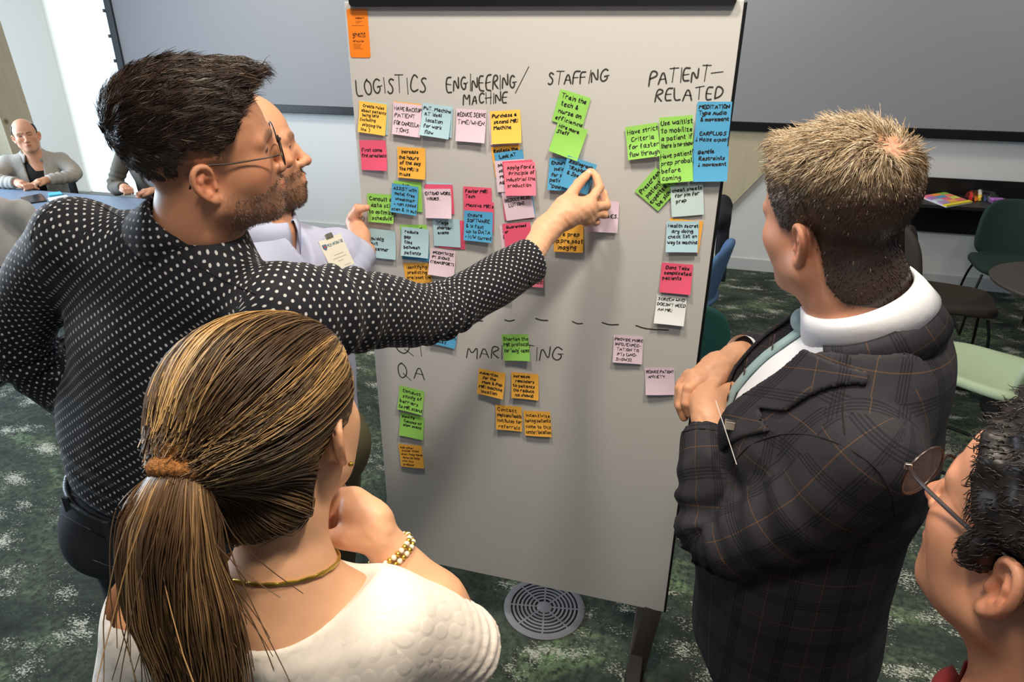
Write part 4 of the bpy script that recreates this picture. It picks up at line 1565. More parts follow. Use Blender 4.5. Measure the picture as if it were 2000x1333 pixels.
def plaid_material():
    """charcoal-navy suiting: groups of dark lines and single amber lines"""
    m, t = new_mat('plaid_suiting')
    uv = t.n('ShaderNodeUVMap')
    sep = t.n('ShaderNodeSeparateXYZ')
    t.l(uv.outputs[0], sep.inputs[0])

    def line(src, period, offset, half):
        f = t.math('FRACT', t.math('ADD', t.math('DIVIDE', src, period), offset))
        d = t.math('ABSOLUTE', t.math('SUBTRACT', f, 0.5))
        return t.math('LESS_THAN', d, half / period)
    pu, pv = 0.074, 0.086
    tc = t.n('ShaderNodeTexCoord')
    weave = t.noise(700, 2, 0.7, tc.outputs['Object'])
    col = t.mix(weave.outputs[0], lin((28, 28, 33)), lin((60, 58, 64)))
    for src, p in ((sep.outputs[0], pu), (sep.outputs[1], pv)):
        for k in range(4):
            col = t.mix(t.math('MULTIPLY', line(src, p, 0.02 + k * 0.055, 0.0012), 0.78 if src is sep.outputs[0] else 0.55), col, lin((14, 15, 22)))
        col = t.mix(t.math('MULTIPLY', line(src, p, 0.62, 0.00065), 0.95 if src is sep.outputs[0] else 0.14), col, lin((178, 122, 46)))
    t.l(col, t.b.inputs['Base Color'])
    t.b.inputs['Roughness'].default_value = 0.85
    t.b.inputs['Specular IOR Level'].default_value = 0.2
    nz = t.noise(35, 4, 0.6, tc.outputs['Object'])
    t.bump(nz.outputs[0], 0.2, 0.004)
    return m


def squash(P, c, axis, s):
    """stretch space along axis about c so that an ellipse reads as a circle"""
    w = (P - c) @ axis
    return P + ((s - 1.0) * w)[:, None] * axis


class Torso:
    """spine: points pelvis -> neck base with lateral half-widths; depth ratio = depth / width"""
    def __init__(self, spine, half, ratio, X, Y):
        self.S = [np.asarray(p, float) for p in spine]
        self.h = half
        self.k = 1.0 / ratio
        self.X = X
        self.Y = Y

    def __call__(self, P):
        d = None
        for i in range(len(self.S) - 1):
            c = (self.S[i] + self.S[i + 1]) / 2
            Q = squash(P, self.S[i], self.Y, self.k)
            b = self.S[i + 1] + (self.k - 1) * ((self.S[i + 1] - self.S[i]) @ self.Y) * self.Y
            e = seg(Q, self.S[i], b, self.h[i], self.h[i + 1]) * 0.8
            d = e if d is None else smin(d, e, 0.03)
        return d


class Limb:
    def __init__(self, pts, rad, n=36):
        self.pts = [np.asarray(p, float) for p in pts]
        self.rad = rad
        self.C = catmull(self.pts, n)
        t = np.linspace(0, len(rad) - 1, n)
        self.R = np.interp(t, np.arange(len(rad)), rad)
        self.T, self.N, self.B = frames(self.C)
        self.L = np.concatenate([[0], np.cumsum(np.linalg.norm(np.diff(self.C, axis=0), axis=1))])

    def __call__(self, P):
        best = None
        n = len(self.C)
        st = 2
        for i in range(0, n - 1, st):
            j = min(i + st, n - 1)
            e = seg(P, self.C[i], self.C[j], self.R[i], self.R[j])
            best = e if best is None else np.minimum(best, e)
        return best

    def param(self, P):
        return curve_param(P, self.C, self.N, self.B)


def cuff_cut(P, limb, s_end):
    """positive beyond the end plane of a sleeve"""
    T = limb.C[-1] - limb.C[-3]
    T /= np.linalg.norm(T)
    return (P - limb.C[-1]) @ T - s_end


def garment(name, fn, lo, hi, h, material, parent, uvspec=None, colors=None):
    V, F = nets(fn, lo, hi, h)
    uv = None
    if uvspec:
        uv = uvspec(V, F)
    return mesh_np(name, V, F, material, parent, uv=uv, colors=colors)


def shirt_uv(torso, limbs, X, Y, Z, org, bias=0.012):
    """UVs in metres: sleeves run along their limb, the trunk is projected back / top / side"""
    def f(V, F):
        d = [torso(V) - bias] + [l(V) for l in limbs]
        comp = np.argmin(np.stack(d, 1), 1)[F[:, 0]]
        N = face_normals(V, F)
        q = V - org
        x, y, z = q @ X, q @ Y, q @ Z
        nx, ny, nz = np.abs(N @ X), np.abs(N @ Y), np.abs(N @ Z)
        back = np.stack([x, z], 1)
        top = np.stack([x, y], 1)
        side = np.stack([y, z], 1)
        ch = np.where((nz > ny) & (nz > nx * 0.9), 1, np.where(nx > ny * 1.25, 2, 0))
        uv = face_uv(V, F, [back, top, side], ch).reshape(-1, 4, 2)
        for i, l in enumerate(limbs):
            m = comp == i + 1
            s, a, bi = l.param(V)
            R = float(np.mean(l.R))
            p = np.stack([a * R, s], 1)[F[m]]
            p = fix_wrap(p.reshape(-1, 2), 2 * np.pi * R).reshape(-1, 4, 2)
            uv[m] = p
        return uv.reshape(-1, 2)
    return f


def folds(P, limb, at_s, amp, wave, spread, seed=0):
    """cross folds around a limb near arc length at_s"""
    s, a, bi = limb.param(P)
    w = np.exp(-((s - at_s) / spread) ** 2)
    return amp * w * np.sin(s / wave * 6.283 + 1.6 * np.sin(a + seed) + 0.7 * np.sin(2 * a + seed * 2))


def collar(name, o, M, rings, a0, a1, material, parent, n=48, thick=0.0018, uvscale=1.0):
    """collar leaf: rings = profile list of (radius_x, radius_y, height, y_shift); swept from angle a0 to a1 (0 = front, degrees, own right first)"""
    V, F = [], []
    A = np.radians(np.linspace(a0, a1, n))
    k = len(rings)
    prof = []
    for r in rings:
        prof.append(r(A) if callable(r) else np.stack([r[0] * np.sin(A), r[1] * np.cos(A) + r[3], np.full(n, r[2])], 1))
    prof = np.stack(prof, 1)     # n,k,3
    W = prof.reshape(-1, 3) @ M.T + o
    F = np.array([[i * k + j, (i + 1) * k + j, (i + 1) * k + j + 1, i * k + j + 1] for i in range(n - 1) for j in range(k - 1)])
    L = np.concatenate([[0], np.cumsum(np.linalg.norm(np.diff(prof[n // 2], axis=0), axis=1))])
    P = np.concatenate([[0], np.cumsum(np.linalg.norm(np.diff(prof[:, k // 2], axis=0), axis=1))])
    uvv = np.array([(P[i], L[j]) for i in range(n) for j in range(k)])
    ob = mesh_np(name, W, F, material, parent, uv=uvv[F].reshape(-1, 2))
    sm = ob.modifiers.new('thickness', 'SOLIDIFY')
    sm.thickness = thick
    sm.offset = 0
    return ob


def shoe(name, ankle, yaw, parent, material):
    M = basis(yaw)
    o = np.asarray(ankle, float) * A3(1, 1, 0)
    fn = lambda P: (lambda q: smax(smin(ell(q, (0, 0.09, 0.045), (0.047, 0.12, 0.05)), ell(q, (0, -0.02, 0.06), (0.042, 0.06, 0.07)), 0.04), -(q[:, 2] - 0.002), 0.004))(to_local(P, o, M, 1))
    V, F = nets(fn, o + A3(-0.24, -0.24, -0.01), o + A3(0.24, 0.24, 0.16), 0.008)
    return mesh_np(name, V, F, material, parent)


DOT_M = dotted_material()
PLAID_M = plaid_material()


def neck_frame(low, high, yaw):
    """frame whose up axis runs along the neck and whose forward axis is closest to the given heading"""
    z = np.asarray(high, float) - np.asarray(low, float)
    z /= np.linalg.norm(z)
    f = basis(yaw)[:, 1]
    y = f - z * (f @ z)
    y /= np.linalg.norm(y)
    return np.stack([np.cross(y, z), y, z], 1)
# ================================================================== man in the dotted shirt, reaching to the board
def hairline(ys, zs):
    ys, zs = np.array(ys), np.array(zs)
    i = np.argsort(ys)
    return lambda q: np.interp(q[:, 1], ys[i], zs[i])


def man_dotted():
    M, s = basis(50, 7, 11), 1.0
    o = at(402, 368, 0.975) - s * (A3(0.083, -0.013, -0.024) @ M.T)
    opt = dict(skin=(196, 140, 108), brow_c=(70, 50, 40), beard=((84, 66, 58), 0.62), jaw=1.04, fat=0.002, nose=1.0,
               neck=[((0, -0.022, -0.05), 0.060), ((0, -0.035, -0.10), 0.062), ((-0.03, -0.06, -0.19), 0.070), ((-0.045, -0.07, -0.26), 0.085)])
    hl = hairline([0.12, 0.090, 0.070, 0.052, 0.040, 0.024, 0.016, 0.0, -0.02, -0.045, -0.07, -0.1], [0.10, 0.082, 0.070, 0.050, 0.020, -0.004, -0.022, 0.004, 0.0, -0.035, -0.060, -0.066])
    fade = lambda q: sstep(-0.012, 0.012, q[:, 2] - hl(q)) * (0.35 + 0.65 * sstep(-0.02, 0.03, q[:, 2]))
    opt['scalp'] = (fade, (38, 28, 24), 0.9)
    root = empty('person', (o[0] - 0.25, o[1], 0), label='man in a navy dotted shirt and glasses reaching to place a blue note', cat='person')

    N = A3(0.055, -0.755, 1.515)
    X, Y, Z = basis(6, 0, 0).T
    Lsh, Rsh = A3(-0.135, -0.75, 1.515), A3(0.258, -0.76, 1.432)
    pel, wst = A3(-0.165, -0.715, 0.98), A3(-0.125, -0.73, 1.12)
    chest = A3(-0.01, -0.73, 1.34)
    Rel = at(848, 612, 1.335)
    Rcf = at(1036, 509, 1.475)
    Rwr = at(1066, 452, 1.53)
    Lel = at(40, 680, 1.27)
    Lwr = at(170, 800, 1.42)
    torso = Torso([pel, wst, chest, A3(0.045, -0.74, 1.44)], [0.172, 0.168, 0.185, 0.13], 0.66, X, Y)
    rarm = Limb([Rsh, Rsh * 0.5 + Rel * 0.5 + A3(0, 0, 0.006), Rel, Rel * 0.5 + Rcf * 0.5 + A3(0, 0, -0.004), Rcf], [0.084, 0.071, 0.056, 0.054, 0.0505])
    larm = Limb([Lsh, Lsh * 0.5 + Lel * 0.5 + A3(-0.02, 0, 0.01), Lel, Lwr], [0.074, 0.062, 0.056, 0.046])

    def body_only(P):
        d = torso(P)
        d = smin(d, chain(P, [Lsh + A3(0.01, 0, -0.01), A3(0.05, -0.755, 1.495), Rsh + A3(-0.01, 0, -0.01)], [0.070, 0.066, 0.070], 0.02), 0.05)
        return d

    nk0, nk1 = to_world(A3(-0.034, -0.062, -0.21), o, M, s), to_world(A3(-0.018, -0.05, -0.145), o, M, s)

    def shirt(P):
        d = smin(body_only(P), seg(P, nk0, nk1, 0.086, 0.072), 0.05)
        ra = rarm(P) + folds(P, rarm, 0.335, 0.0045, 0.036, 0.05) + folds(P, rarm, 0.10, 0.004, 0.05, 0.07, 2)
        ra = smax(ra, cuff_cut(P, rarm, 0.004), 0.004)
        la = larm(P) + folds(P, larm, 0.30, 0.004, 0.04, 0.06, 1)
        d = smin(d, smin(ra, la, 0.01), 0.028)
        z = (P - pel) @ Z
        w = np.exp(-((z - 0.06) / 0.09) ** 2)
        d = d + 0.0045 * w * np.sin(z / 0.05 * 6.28 + 3 * ((P - pel) @ X) / 0.1) + 0.0022 * wob(P, 0.16, 1)
        # hem tucked in at the belt, tilted like the belt line
        hem = (P - A3(-0.165, -0.715, 0.990)) @ A3(0.10, 0.0, 1.0)
        d = smax(d, -hem, 0.01)
        return d
    org = A3(-0.05, -0.72, 1.2)
    sh = garment('dotted_shirt', shirt, (-0.55, -1.02, 0.90), (0.70, -0.12, 1.62), 0.0065, DOT_M, root,
                 shirt_uv(body_only, [rarm, larm], X, Y, basis(6, 0, 22).T[2], org))
    tag(sh, 'navy cotton shirt with small white dots')
    # turned-up cuff seam on the reaching sleeve
    C = rarm.C[-1]
    T = rarm.T[-1]
    # collar
    cO = to_world(A3(-0.010, -0.044, -0.112), o, M, s)
    cM = neck_frame(to_world(A3(-0.030, -0.060, -0.19), o, M, s), to_world(A3(0, -0.035, -0.10), o, M, s), 40) @ basis(0, -14, 0)
    rings = [(0.064, 0.068, -0.040, 0.0), (0.064, 0.068, -0.004, 0.0), (0.065, 0.069, 0.008, -0.001), (0.068, 0.072, 0.010, -0.002), (0.075, 0.079, -0.006, -0.002), (0.090, 0.094, -0.044, -0.003)]
    collar('collar', cO, cM, rings, 25, 335, DOT_M, sh)

    # trousers and belt
    hipL, hipR = pel + A3(-0.085, 0.005, -0.06), pel + A3(0.095, 0.0, -0.06)
    kL, kR = A3(-0.275, -0.70, 0.50), A3(-0.06, -0.69, 0.50)
    aL, aR = A3(-0.285, -0.71, 0.07), A3(-0.06, -0.72, 0.07)
    pt = Torso([pel + A3(0, 0, 0.02), pel + A3(0, 0.0, -0.10)], [0.168, 0.165], 0.70, X, Y)

    def jeans(P):
        d = pt(P)
        for h, k_, a in ((hipL, kL, aL), (hipR, kR, aR)):
            d = smin(d, chain(P, [h, k_, a], [0.095, 0.068, 0.055], 0.03), 0.03)
        d = smin(d, smin(ell(P, pel + A3(-0.075, -0.055, -0.09), (0.085, 0.085, 0.10)), ell(P, pel + A3(0.085, -0.06, -0.09), (0.085, 0.085, 0.10)), 0.02), 0.04)
        d = d + 0.003 * wob(P, 0.12, 3)
        top = (P - A3(-0.165, -0.715, 0.985)) @ A3(0.10, 0.0, 1.0)
        return smax(smax(d, top, 0.006), -(P[:, 2] - 0.05), 0.01)
    jm = mat('dark_denim', (26, 30, 38), 0.8, var=0.25, scale=25, bump=0.3, bscale=900)
    jn = garment('jeans', jeans, (-0.52, -1.0, 0.03), (0.2, -0.45, 1.06), 0.011, jm, root)
    belt_l = Torso([pel + A3(0, 0, 0.06), pel + A3(0, 0.0, -0.10)], [0.1775, 0.1755], 0.70, X, Y)

    def belt(P):
        d = np.abs(belt_l(P) + 0.004) - 0.006
        hh = (P - A3(-0.165, -0.715, 0.966)) @ A3(0.10, 0.0, 1.0)
        return smax(d, np.abs(hh) - 0.021, 0.003)
    garment('belt', belt, (-0.42, -0.95, 0.90), (0.1, -0.5, 1.06), 0.006, mat('black_leather', (18, 17, 17), 0.4, bump=0.2, bscale=300), root)
    lp = at(150, 945, 1.30)
    lo_ = belt_l
    for fx in (-0.10, 0.02):
        zc = 0.966 - 0.1 * (fx)
        yy = np.linspace(-1.0, -0.72, 200)
        cand = np.stack([np.full(200, -0.165 + fx), yy, np.full(200, zc)], 1)
        yb = yy[np.argmin(np.abs(belt_l(cand) - 0.004))]
        MB().box((-0.165 + fx - 0.007, yb - 0.004, zc - 0.045), (-0.165 + fx + 0.007, yb + 0.003, zc + 0.026), bevel=0.001).build('belt_loop', jm, jn)
    for a in (aL, aR):
        shoe('shoe', a, 8, root, mat('brown_leather', (52, 36, 26), 0.45))

    th = mat('navy_thread', (6, 6, 10), 0.9)
    for px in ([(190, 400), (260, 440), (340, 490), (420, 540), (500, 575)], [(985, 478), (1010, 505), (1030, 540), (1040, 568)], [(748, 560), (752, 600), (750, 640), (738, 680)], [(60, 470), (75, 430), (110, 395)]):
        seam('seam', shirt, px, 0.7, 1.7, 0.0011, th, sh)
    gs = mat('grey_thread', (92, 96, 104), 0.9)
    for px in ([(90, 985), (130, 1010), (190, 1040), (235, 1052)], [(182, 1094), (210, 1104), (240, 1112)], [(95, 945), (130, 962), (180, 985), (235, 1000)]):
        seam('stitching', jeans, px, 0.9, 1.9, 0.0009, gs, jn)
    # body: head, neck, hand
    hand_pts = dict(
        palm=[at(1020, 525, 1.46), at(1066, 450, 1.53), at(1108, 417, 1.545), at(1146, 404, 1.555)], palm_r=[0.031, 0.027, 0.030, 0.024],
        heel=[at(1112, 402, 1.545), at(1146, 424, 1.572)],
        thumb=[at(1100, 402, 1.540), at(1131, 358, 1.572), at(1152, 336, 1.600)],
        index=[at(1153, 393, 1.553), at(1171, 366, 1.566), at(1165, 347, 1.588), at(1156, 335, 1.603)],
        middle=[at(1159, 404, 1.562), at(1184, 402, 1.585), at(1179, 380, 1.598), at(1166, 362, 1.600)],
        ring=[at(1155, 417, 1.570), at(1180, 419, 1.590), at(1172, 400, 1.603), at(1160, 384, 1.604)],
        little=[at(1146, 429, 1.576), at(1164, 434, 1.594), at(1158, 417, 1.604), at(1148, 404, 1.602)])

    def hand(P):
        h = hand_pts
        d = chain(P, h['palm'], h['palm_r'], 0.02)
        d = smin(d, seg(P, h['heel'][0], h['heel'][1], 0.022, 0.021), 0.016)
        d = smin(d, seg(P, h['palm'][1], h['thumb'][0], 0.022, 0.018), 0.016)
        th = finger(P, h['thumb'], 0.0150, 0.0088)
        f = finger(P, h['index'], 0.0118, 0.0076)
        f = smin(f, finger(P, h['middle'], 0.0118, 0.0082), 0.0025)
        f = smin(f, finger(P, h['ring'], 0.0112, 0.0078), 0.0025)
        f = smin(f, finger(P, h['little'], 0.0100, 0.0068), 0.0025)
        d = smin(d, smin(th, f, 0.002), 0.010)
        # nail bed of the thumb and knuckle dimples
        return d + 0.0006 * wob(P, 0.02, 4)

    def whole(P):
        q = to_local(P, o, M, s)
        d = smin(head_sdf(q, opt), neck_sdf(q, opt), 0.02)
        return d

    def trunk(P):
        d = torso(P) + 0.03
        d = smin(d, chain(P, [Lsh, N, Rsh], [0.045, 0.06, 0.045], 0.03), 0.03)
        d = smin(d, chain(P, rarm.pts, [0.045, 0.045, 0.04, 0.04, 0.032], 0.02), 0.03)
        d = smin(d, chain(P, larm.pts, [0.045, 0.045, 0.04, 0.032], 0.02), 0.03)
        for h, k_, a in ((hipL, kL, aL), (hipR, kR, aR)):
            d = smin(d, chain(P, [h, k_, a], [0.07, 0.05, 0.038], 0.03), 0.03)
        return d
    p1 = nets(whole, o - 0.30 * A3(0.7, 0.7, 0.8), o + A3(0.17, 0.17, 0.16), 0.0028)
    p2 = nets(hand, at(1110, 410, 1.55) - A3(0.12, 0.15, 0.11), at(1110, 410, 1.55) + 0.10, 0.0022)
    p3 = nets(trunk, (-0.5, -0.95, 0.05), (0.6, -0.15, 1.56), 0.02, polish=False)
    V, F = join_parts([p1, p2, p3])
    C = head_colors(to_local(V, o, M, s), opt)
    n1 = len(p1[0])
    hs = L3((218, 168, 134))
    kn = np.minimum.reduce([np.linalg.norm(V - p, axis=1) for p in (hand_pts['index'][1], hand_pts['middle'][1], hand_pts['index'][0], hand_pts['thumb'][1])])
    w = (1 - sstep(0.006, 0.018, kn))[:, None] * 0.45
    hc = hs * (1 - w) + hs * A3(1.0, 0.74, 0.68) * w
    nail = np.linalg.norm(V - at(1150, 336, 1.588), axis=1)
    hc = np.where((nail < 0.0055)[:, None], L3((238, 190, 172)), hc)
    C[n1:] = hc[n1:]
    body = mesh_np('body', V, F, SKIN_M, root, colors=C)

    # hair: soft cap plus strands
    def cap(P):
        q = to_local(P, o, M, s)
        d = head_sdf(q, dict(opt, ears=()))
        th = 0.0006 + 0.009 * sstep(0.02, 0.08, q[:, 2]) + 0.004 * sstep(0.06, 0.10, q[:, 2]) + 0.002 * sstep(-0.03, -0.09, q[:, 1]) * sstep(-0.03, 0.02, q[:, 2])
        d = smin(d - th, ell(q, (0.0, 0.060, 0.098), (0.050, 0.034, 0.022)), 0.015)
        d = d + 0.0022 * wob(q * A3(1, 0.5, 1), 0.02, 2)
        return smax(d, hl(q) + 0.004 + 0.024 * sstep(0.05, 0.02, q[:, 1]) - q[:, 2], 0.006)
    cv, cf = nets(cap, o - 0.15, o + 0.18, 0.0035)
    rng = np.random.default_rng(5)
    base = L3((50, 36, 28))
    cc = np.tile(base * 0.8, (len(cv), 1))
    hair = mesh_np('hair', cv, cf, HAIR_M, root, colors=cc)
    q = to_local(cv, o, M, s)
    Nn = grad(cap, cv)
    wgt = (sstep(0.0, 0.006, q[:, 2] - hl(q)) * (0.25 + sstep(0.0, 0.07, q[:, 2])) + 1e-6) * (cap(cv) < 0.002)
    idx = pick(cv, wgt, 9000, rng)
    R0, N0, q0 = cv[idx] + rng.normal(size=(9000, 3)) * 0.0015, Nn[idx], q[idx]
    length = (0.005 + 0.022 * sstep(0.01, 0.09, q0[:, 2]) + 0.010 * sstep(0.03, 0.08, q0[:, 1]) * sstep(0.06, 0.1, q0[:, 2])) * rng.uniform(0.7, 1.25, 9000)
    wh = to_world(A3(0, -0.10, 0.05), o, M, s)
    fr, up = M[:, 1], M[:, 2]
    jit = rng.normal(size=(9000, 3)) * 0.10 + 0.22 * np.stack([wob(R0, 0.025, 1), wob(R0, 0.025, 2), wob(R0, 0.025, 3)], 1)

    def dirf(p, n, t):
        d = p - wh
        d -= n * (d * n).sum(1)[:, None]
        d /= np.linalg.norm(d, axis=1)[:, None] + 1e-9
        ql = to_local(p, o, M, s)
        front = sstep(0.02, 0.09, ql[:, 1]) * sstep(0.05, 0.1, ql[:, 2])
        swirl = 0.5 * np.sin(t * 4 + 40 * ql[:, 0] + 25 * ql[:, 2])
        side = np.cross(n, d)
        low = sstep(0.03, -0.01, ql[:, 2])
        return d * (1 - 0.3 * front[:, None]) + n * (0.05 - 0.05 * t) + up * (front * (0.55 - 1.3 * t))[:, None] + fr * (front * 0.3)[:, None] + side * (0.35 * swirl)[:, None] - up * (0.6 * low)[:, None] + jit
    paths = grow(R0, N0, lambda P: cap(P), dirf, length, 6, lambda t: 0.0008, rng, 0.35)
    cols = base * rng.uniform(0.6, 1.7, 9000)[:, None]
    gr = (rng.random(9000) < 0.05)[:, None]
    cols = np.where(gr, L3((128, 112, 98)), cols)
    strands('hair_strands', paths, 0.00055, cols, hair)
    # short stubble hairs along the jaw
    hv = V[:n1]
    qh = q_all = to_local(hv, o, M, s)
    m = (qh[:, 2] < -0.055) & (qh[:, 2] > -0.125) & (qh[:, 1] > 0.02 + 0.45 * (qh[:, 2] + 0.06)) & (qh[:, 1] < 0.12)
    ii = np.where(m)[0]
    ii = rng.choice(ii, 2600)
    nn = grad(whole, hv[ii])
    L = rng.uniform(0.002, 0.005, 2600)[:, None]
    dd = nn + np.array(M[:, 2]) * -0.8 + rng.normal(size=(2600, 3)) * 0.3
    dd /= np.linalg.norm(dd, axis=1)[:, None]
    st = np.stack([hv[ii], hv[ii] + dd * L * 0.5, hv[ii] + dd * L], 1)
    cols = np.where((rng.random(2600) < 0.4)[:, None], L3((150, 138, 126)), L3((62, 46, 38)))
    strands('stubble', st, 0.0003, cols, body)

    # glasses
    gl = empty('eyeglasses', tuple(to_world(A3(0, 0.1, 0), o, M, s)), label='thin dark wire-rimmed glasses worn by the man in the dotted shirt', cat='glasses')
    fm = mat('dark_wire', (48, 42, 38), 0.35, metal=0.7)
    gm = mat('lens_glass', (235, 240, 240), 0.05, alpha=0.12)
    for sx in (1, -1):
        cx = sx * 0.034
        a = np.linspace(0, 2 * np.pi, 33)
        rim = np.stack([cx + 0.0255 * np.cos(a), 0.106 - 0.001 * (np.cos(a) * sx), -0.007 + 0.0215 * np.sin(a)], 1)
        r = MB().tube(to_world(rim, o, M, s), 0.0011, 6, cap=False).build('rim', fm, gl, smooth=True)
        n = len(rim) - 1
        MB().add(to_world(rim[:n], o, M, s), [list(range(n))]).build('lens', gm, r)
        tp = catmull([A3(cx + sx * 0.0255, 0.100, -0.004), A3(sx * 0.068, 0.080, -0.002), A3(sx * 0.076, 0.03, 0.002), A3(sx * 0.0795, -0.004, 0.006), A3(sx * 0.082, -0.022, -0.004), A3(sx * 0.080, -0.034, -0.022)], 24)
        MB().tube(to_world(tp, o, M, s), np.linspace(0.0011, 0.0017, 24), 6).build('temple', fm, gl, smooth=True)
    br = catmull([A3(0.010, 0.108, -0.004), A3(0, 0.112, 0.0), A3(-0.010, 0.108, -0.004)], 9)
    MB().tube(to_world(br, o, M, s), 0.0011, 6).build('bridge', fm, gl, smooth=True)
    return root


man_dotted()
make_note('blue', (1110, 304), (1161, 323), (1097, 361), 2, 6, 'Radiograph/TRAINING/& Specials//', 'blue sticky note pinched between the reaching man\'s fingertips', Y0=-0.016)
# ================================================================== man in the plaid suit
def body_mesh(root, pieces, colorfn):
    """pieces: list of (V, F); one skin mesh with colours from colorfn(V, piece index)"""
    V, F = join_parts(pieces)
    C = np.vstack([colorfn(p[0], i) for i, p in enumerate(pieces)])
    return mesh_np('body', V, F, SKIN_M, root, colors=C)


def hand_sdf(P, h):
    c = h['palm'][-1]
    r = np.linalg.norm(P - c, axis=1)
    d = r - 0.08
    m = r < 0.16
    if m.any():
        d[m] = hand_core(P[m], h)
    return d


def hand_core(P, h):
    """h: palm chain, optional heel segments, five finger chains"""
    d = chain(P, h['palm'], h['palm_r'], 0.018)
    for a, b, r0, r1 in h.get('heel', ()):
        d = smin(d, seg(P, a, b, r0, r1), 0.014)
    f = None
    for nm, r0, r1 in (('thumb', 0.0135, 0.0088), ('index', 0.0108, 0.0076), ('middle', 0.0110, 0.0078), ('ring', 0.0104, 0.0074), ('little', 0.0094, 0.0066)):
        if nm in h:
            e = finger(P, h[nm], r0 * h.get('scale', 1), r1 * h.get('scale', 1))
            f = e if f is None else smin(f, e, 0.002)
    return smin(d, f, 0.009) + 0.0005 * wob(P, 0.02, 4)


def hand_colors(V, h, tone):
    base = L3(tone)
    C = np.tile(base, (len(V), 1))
    red = base * A3(1.0, 0.78, 0.72)
    for nm in ('thumb', 'index', 'middle', 'ring', 'little'):
        for k, p in enumerate(h.get(nm, ())):
            w = 0.4 * (1 - sstep(0.005, 0.016, np.linalg.norm(V - p, axis=1)))[:, None]
            C = C * (1 - w) + red * w
    return C


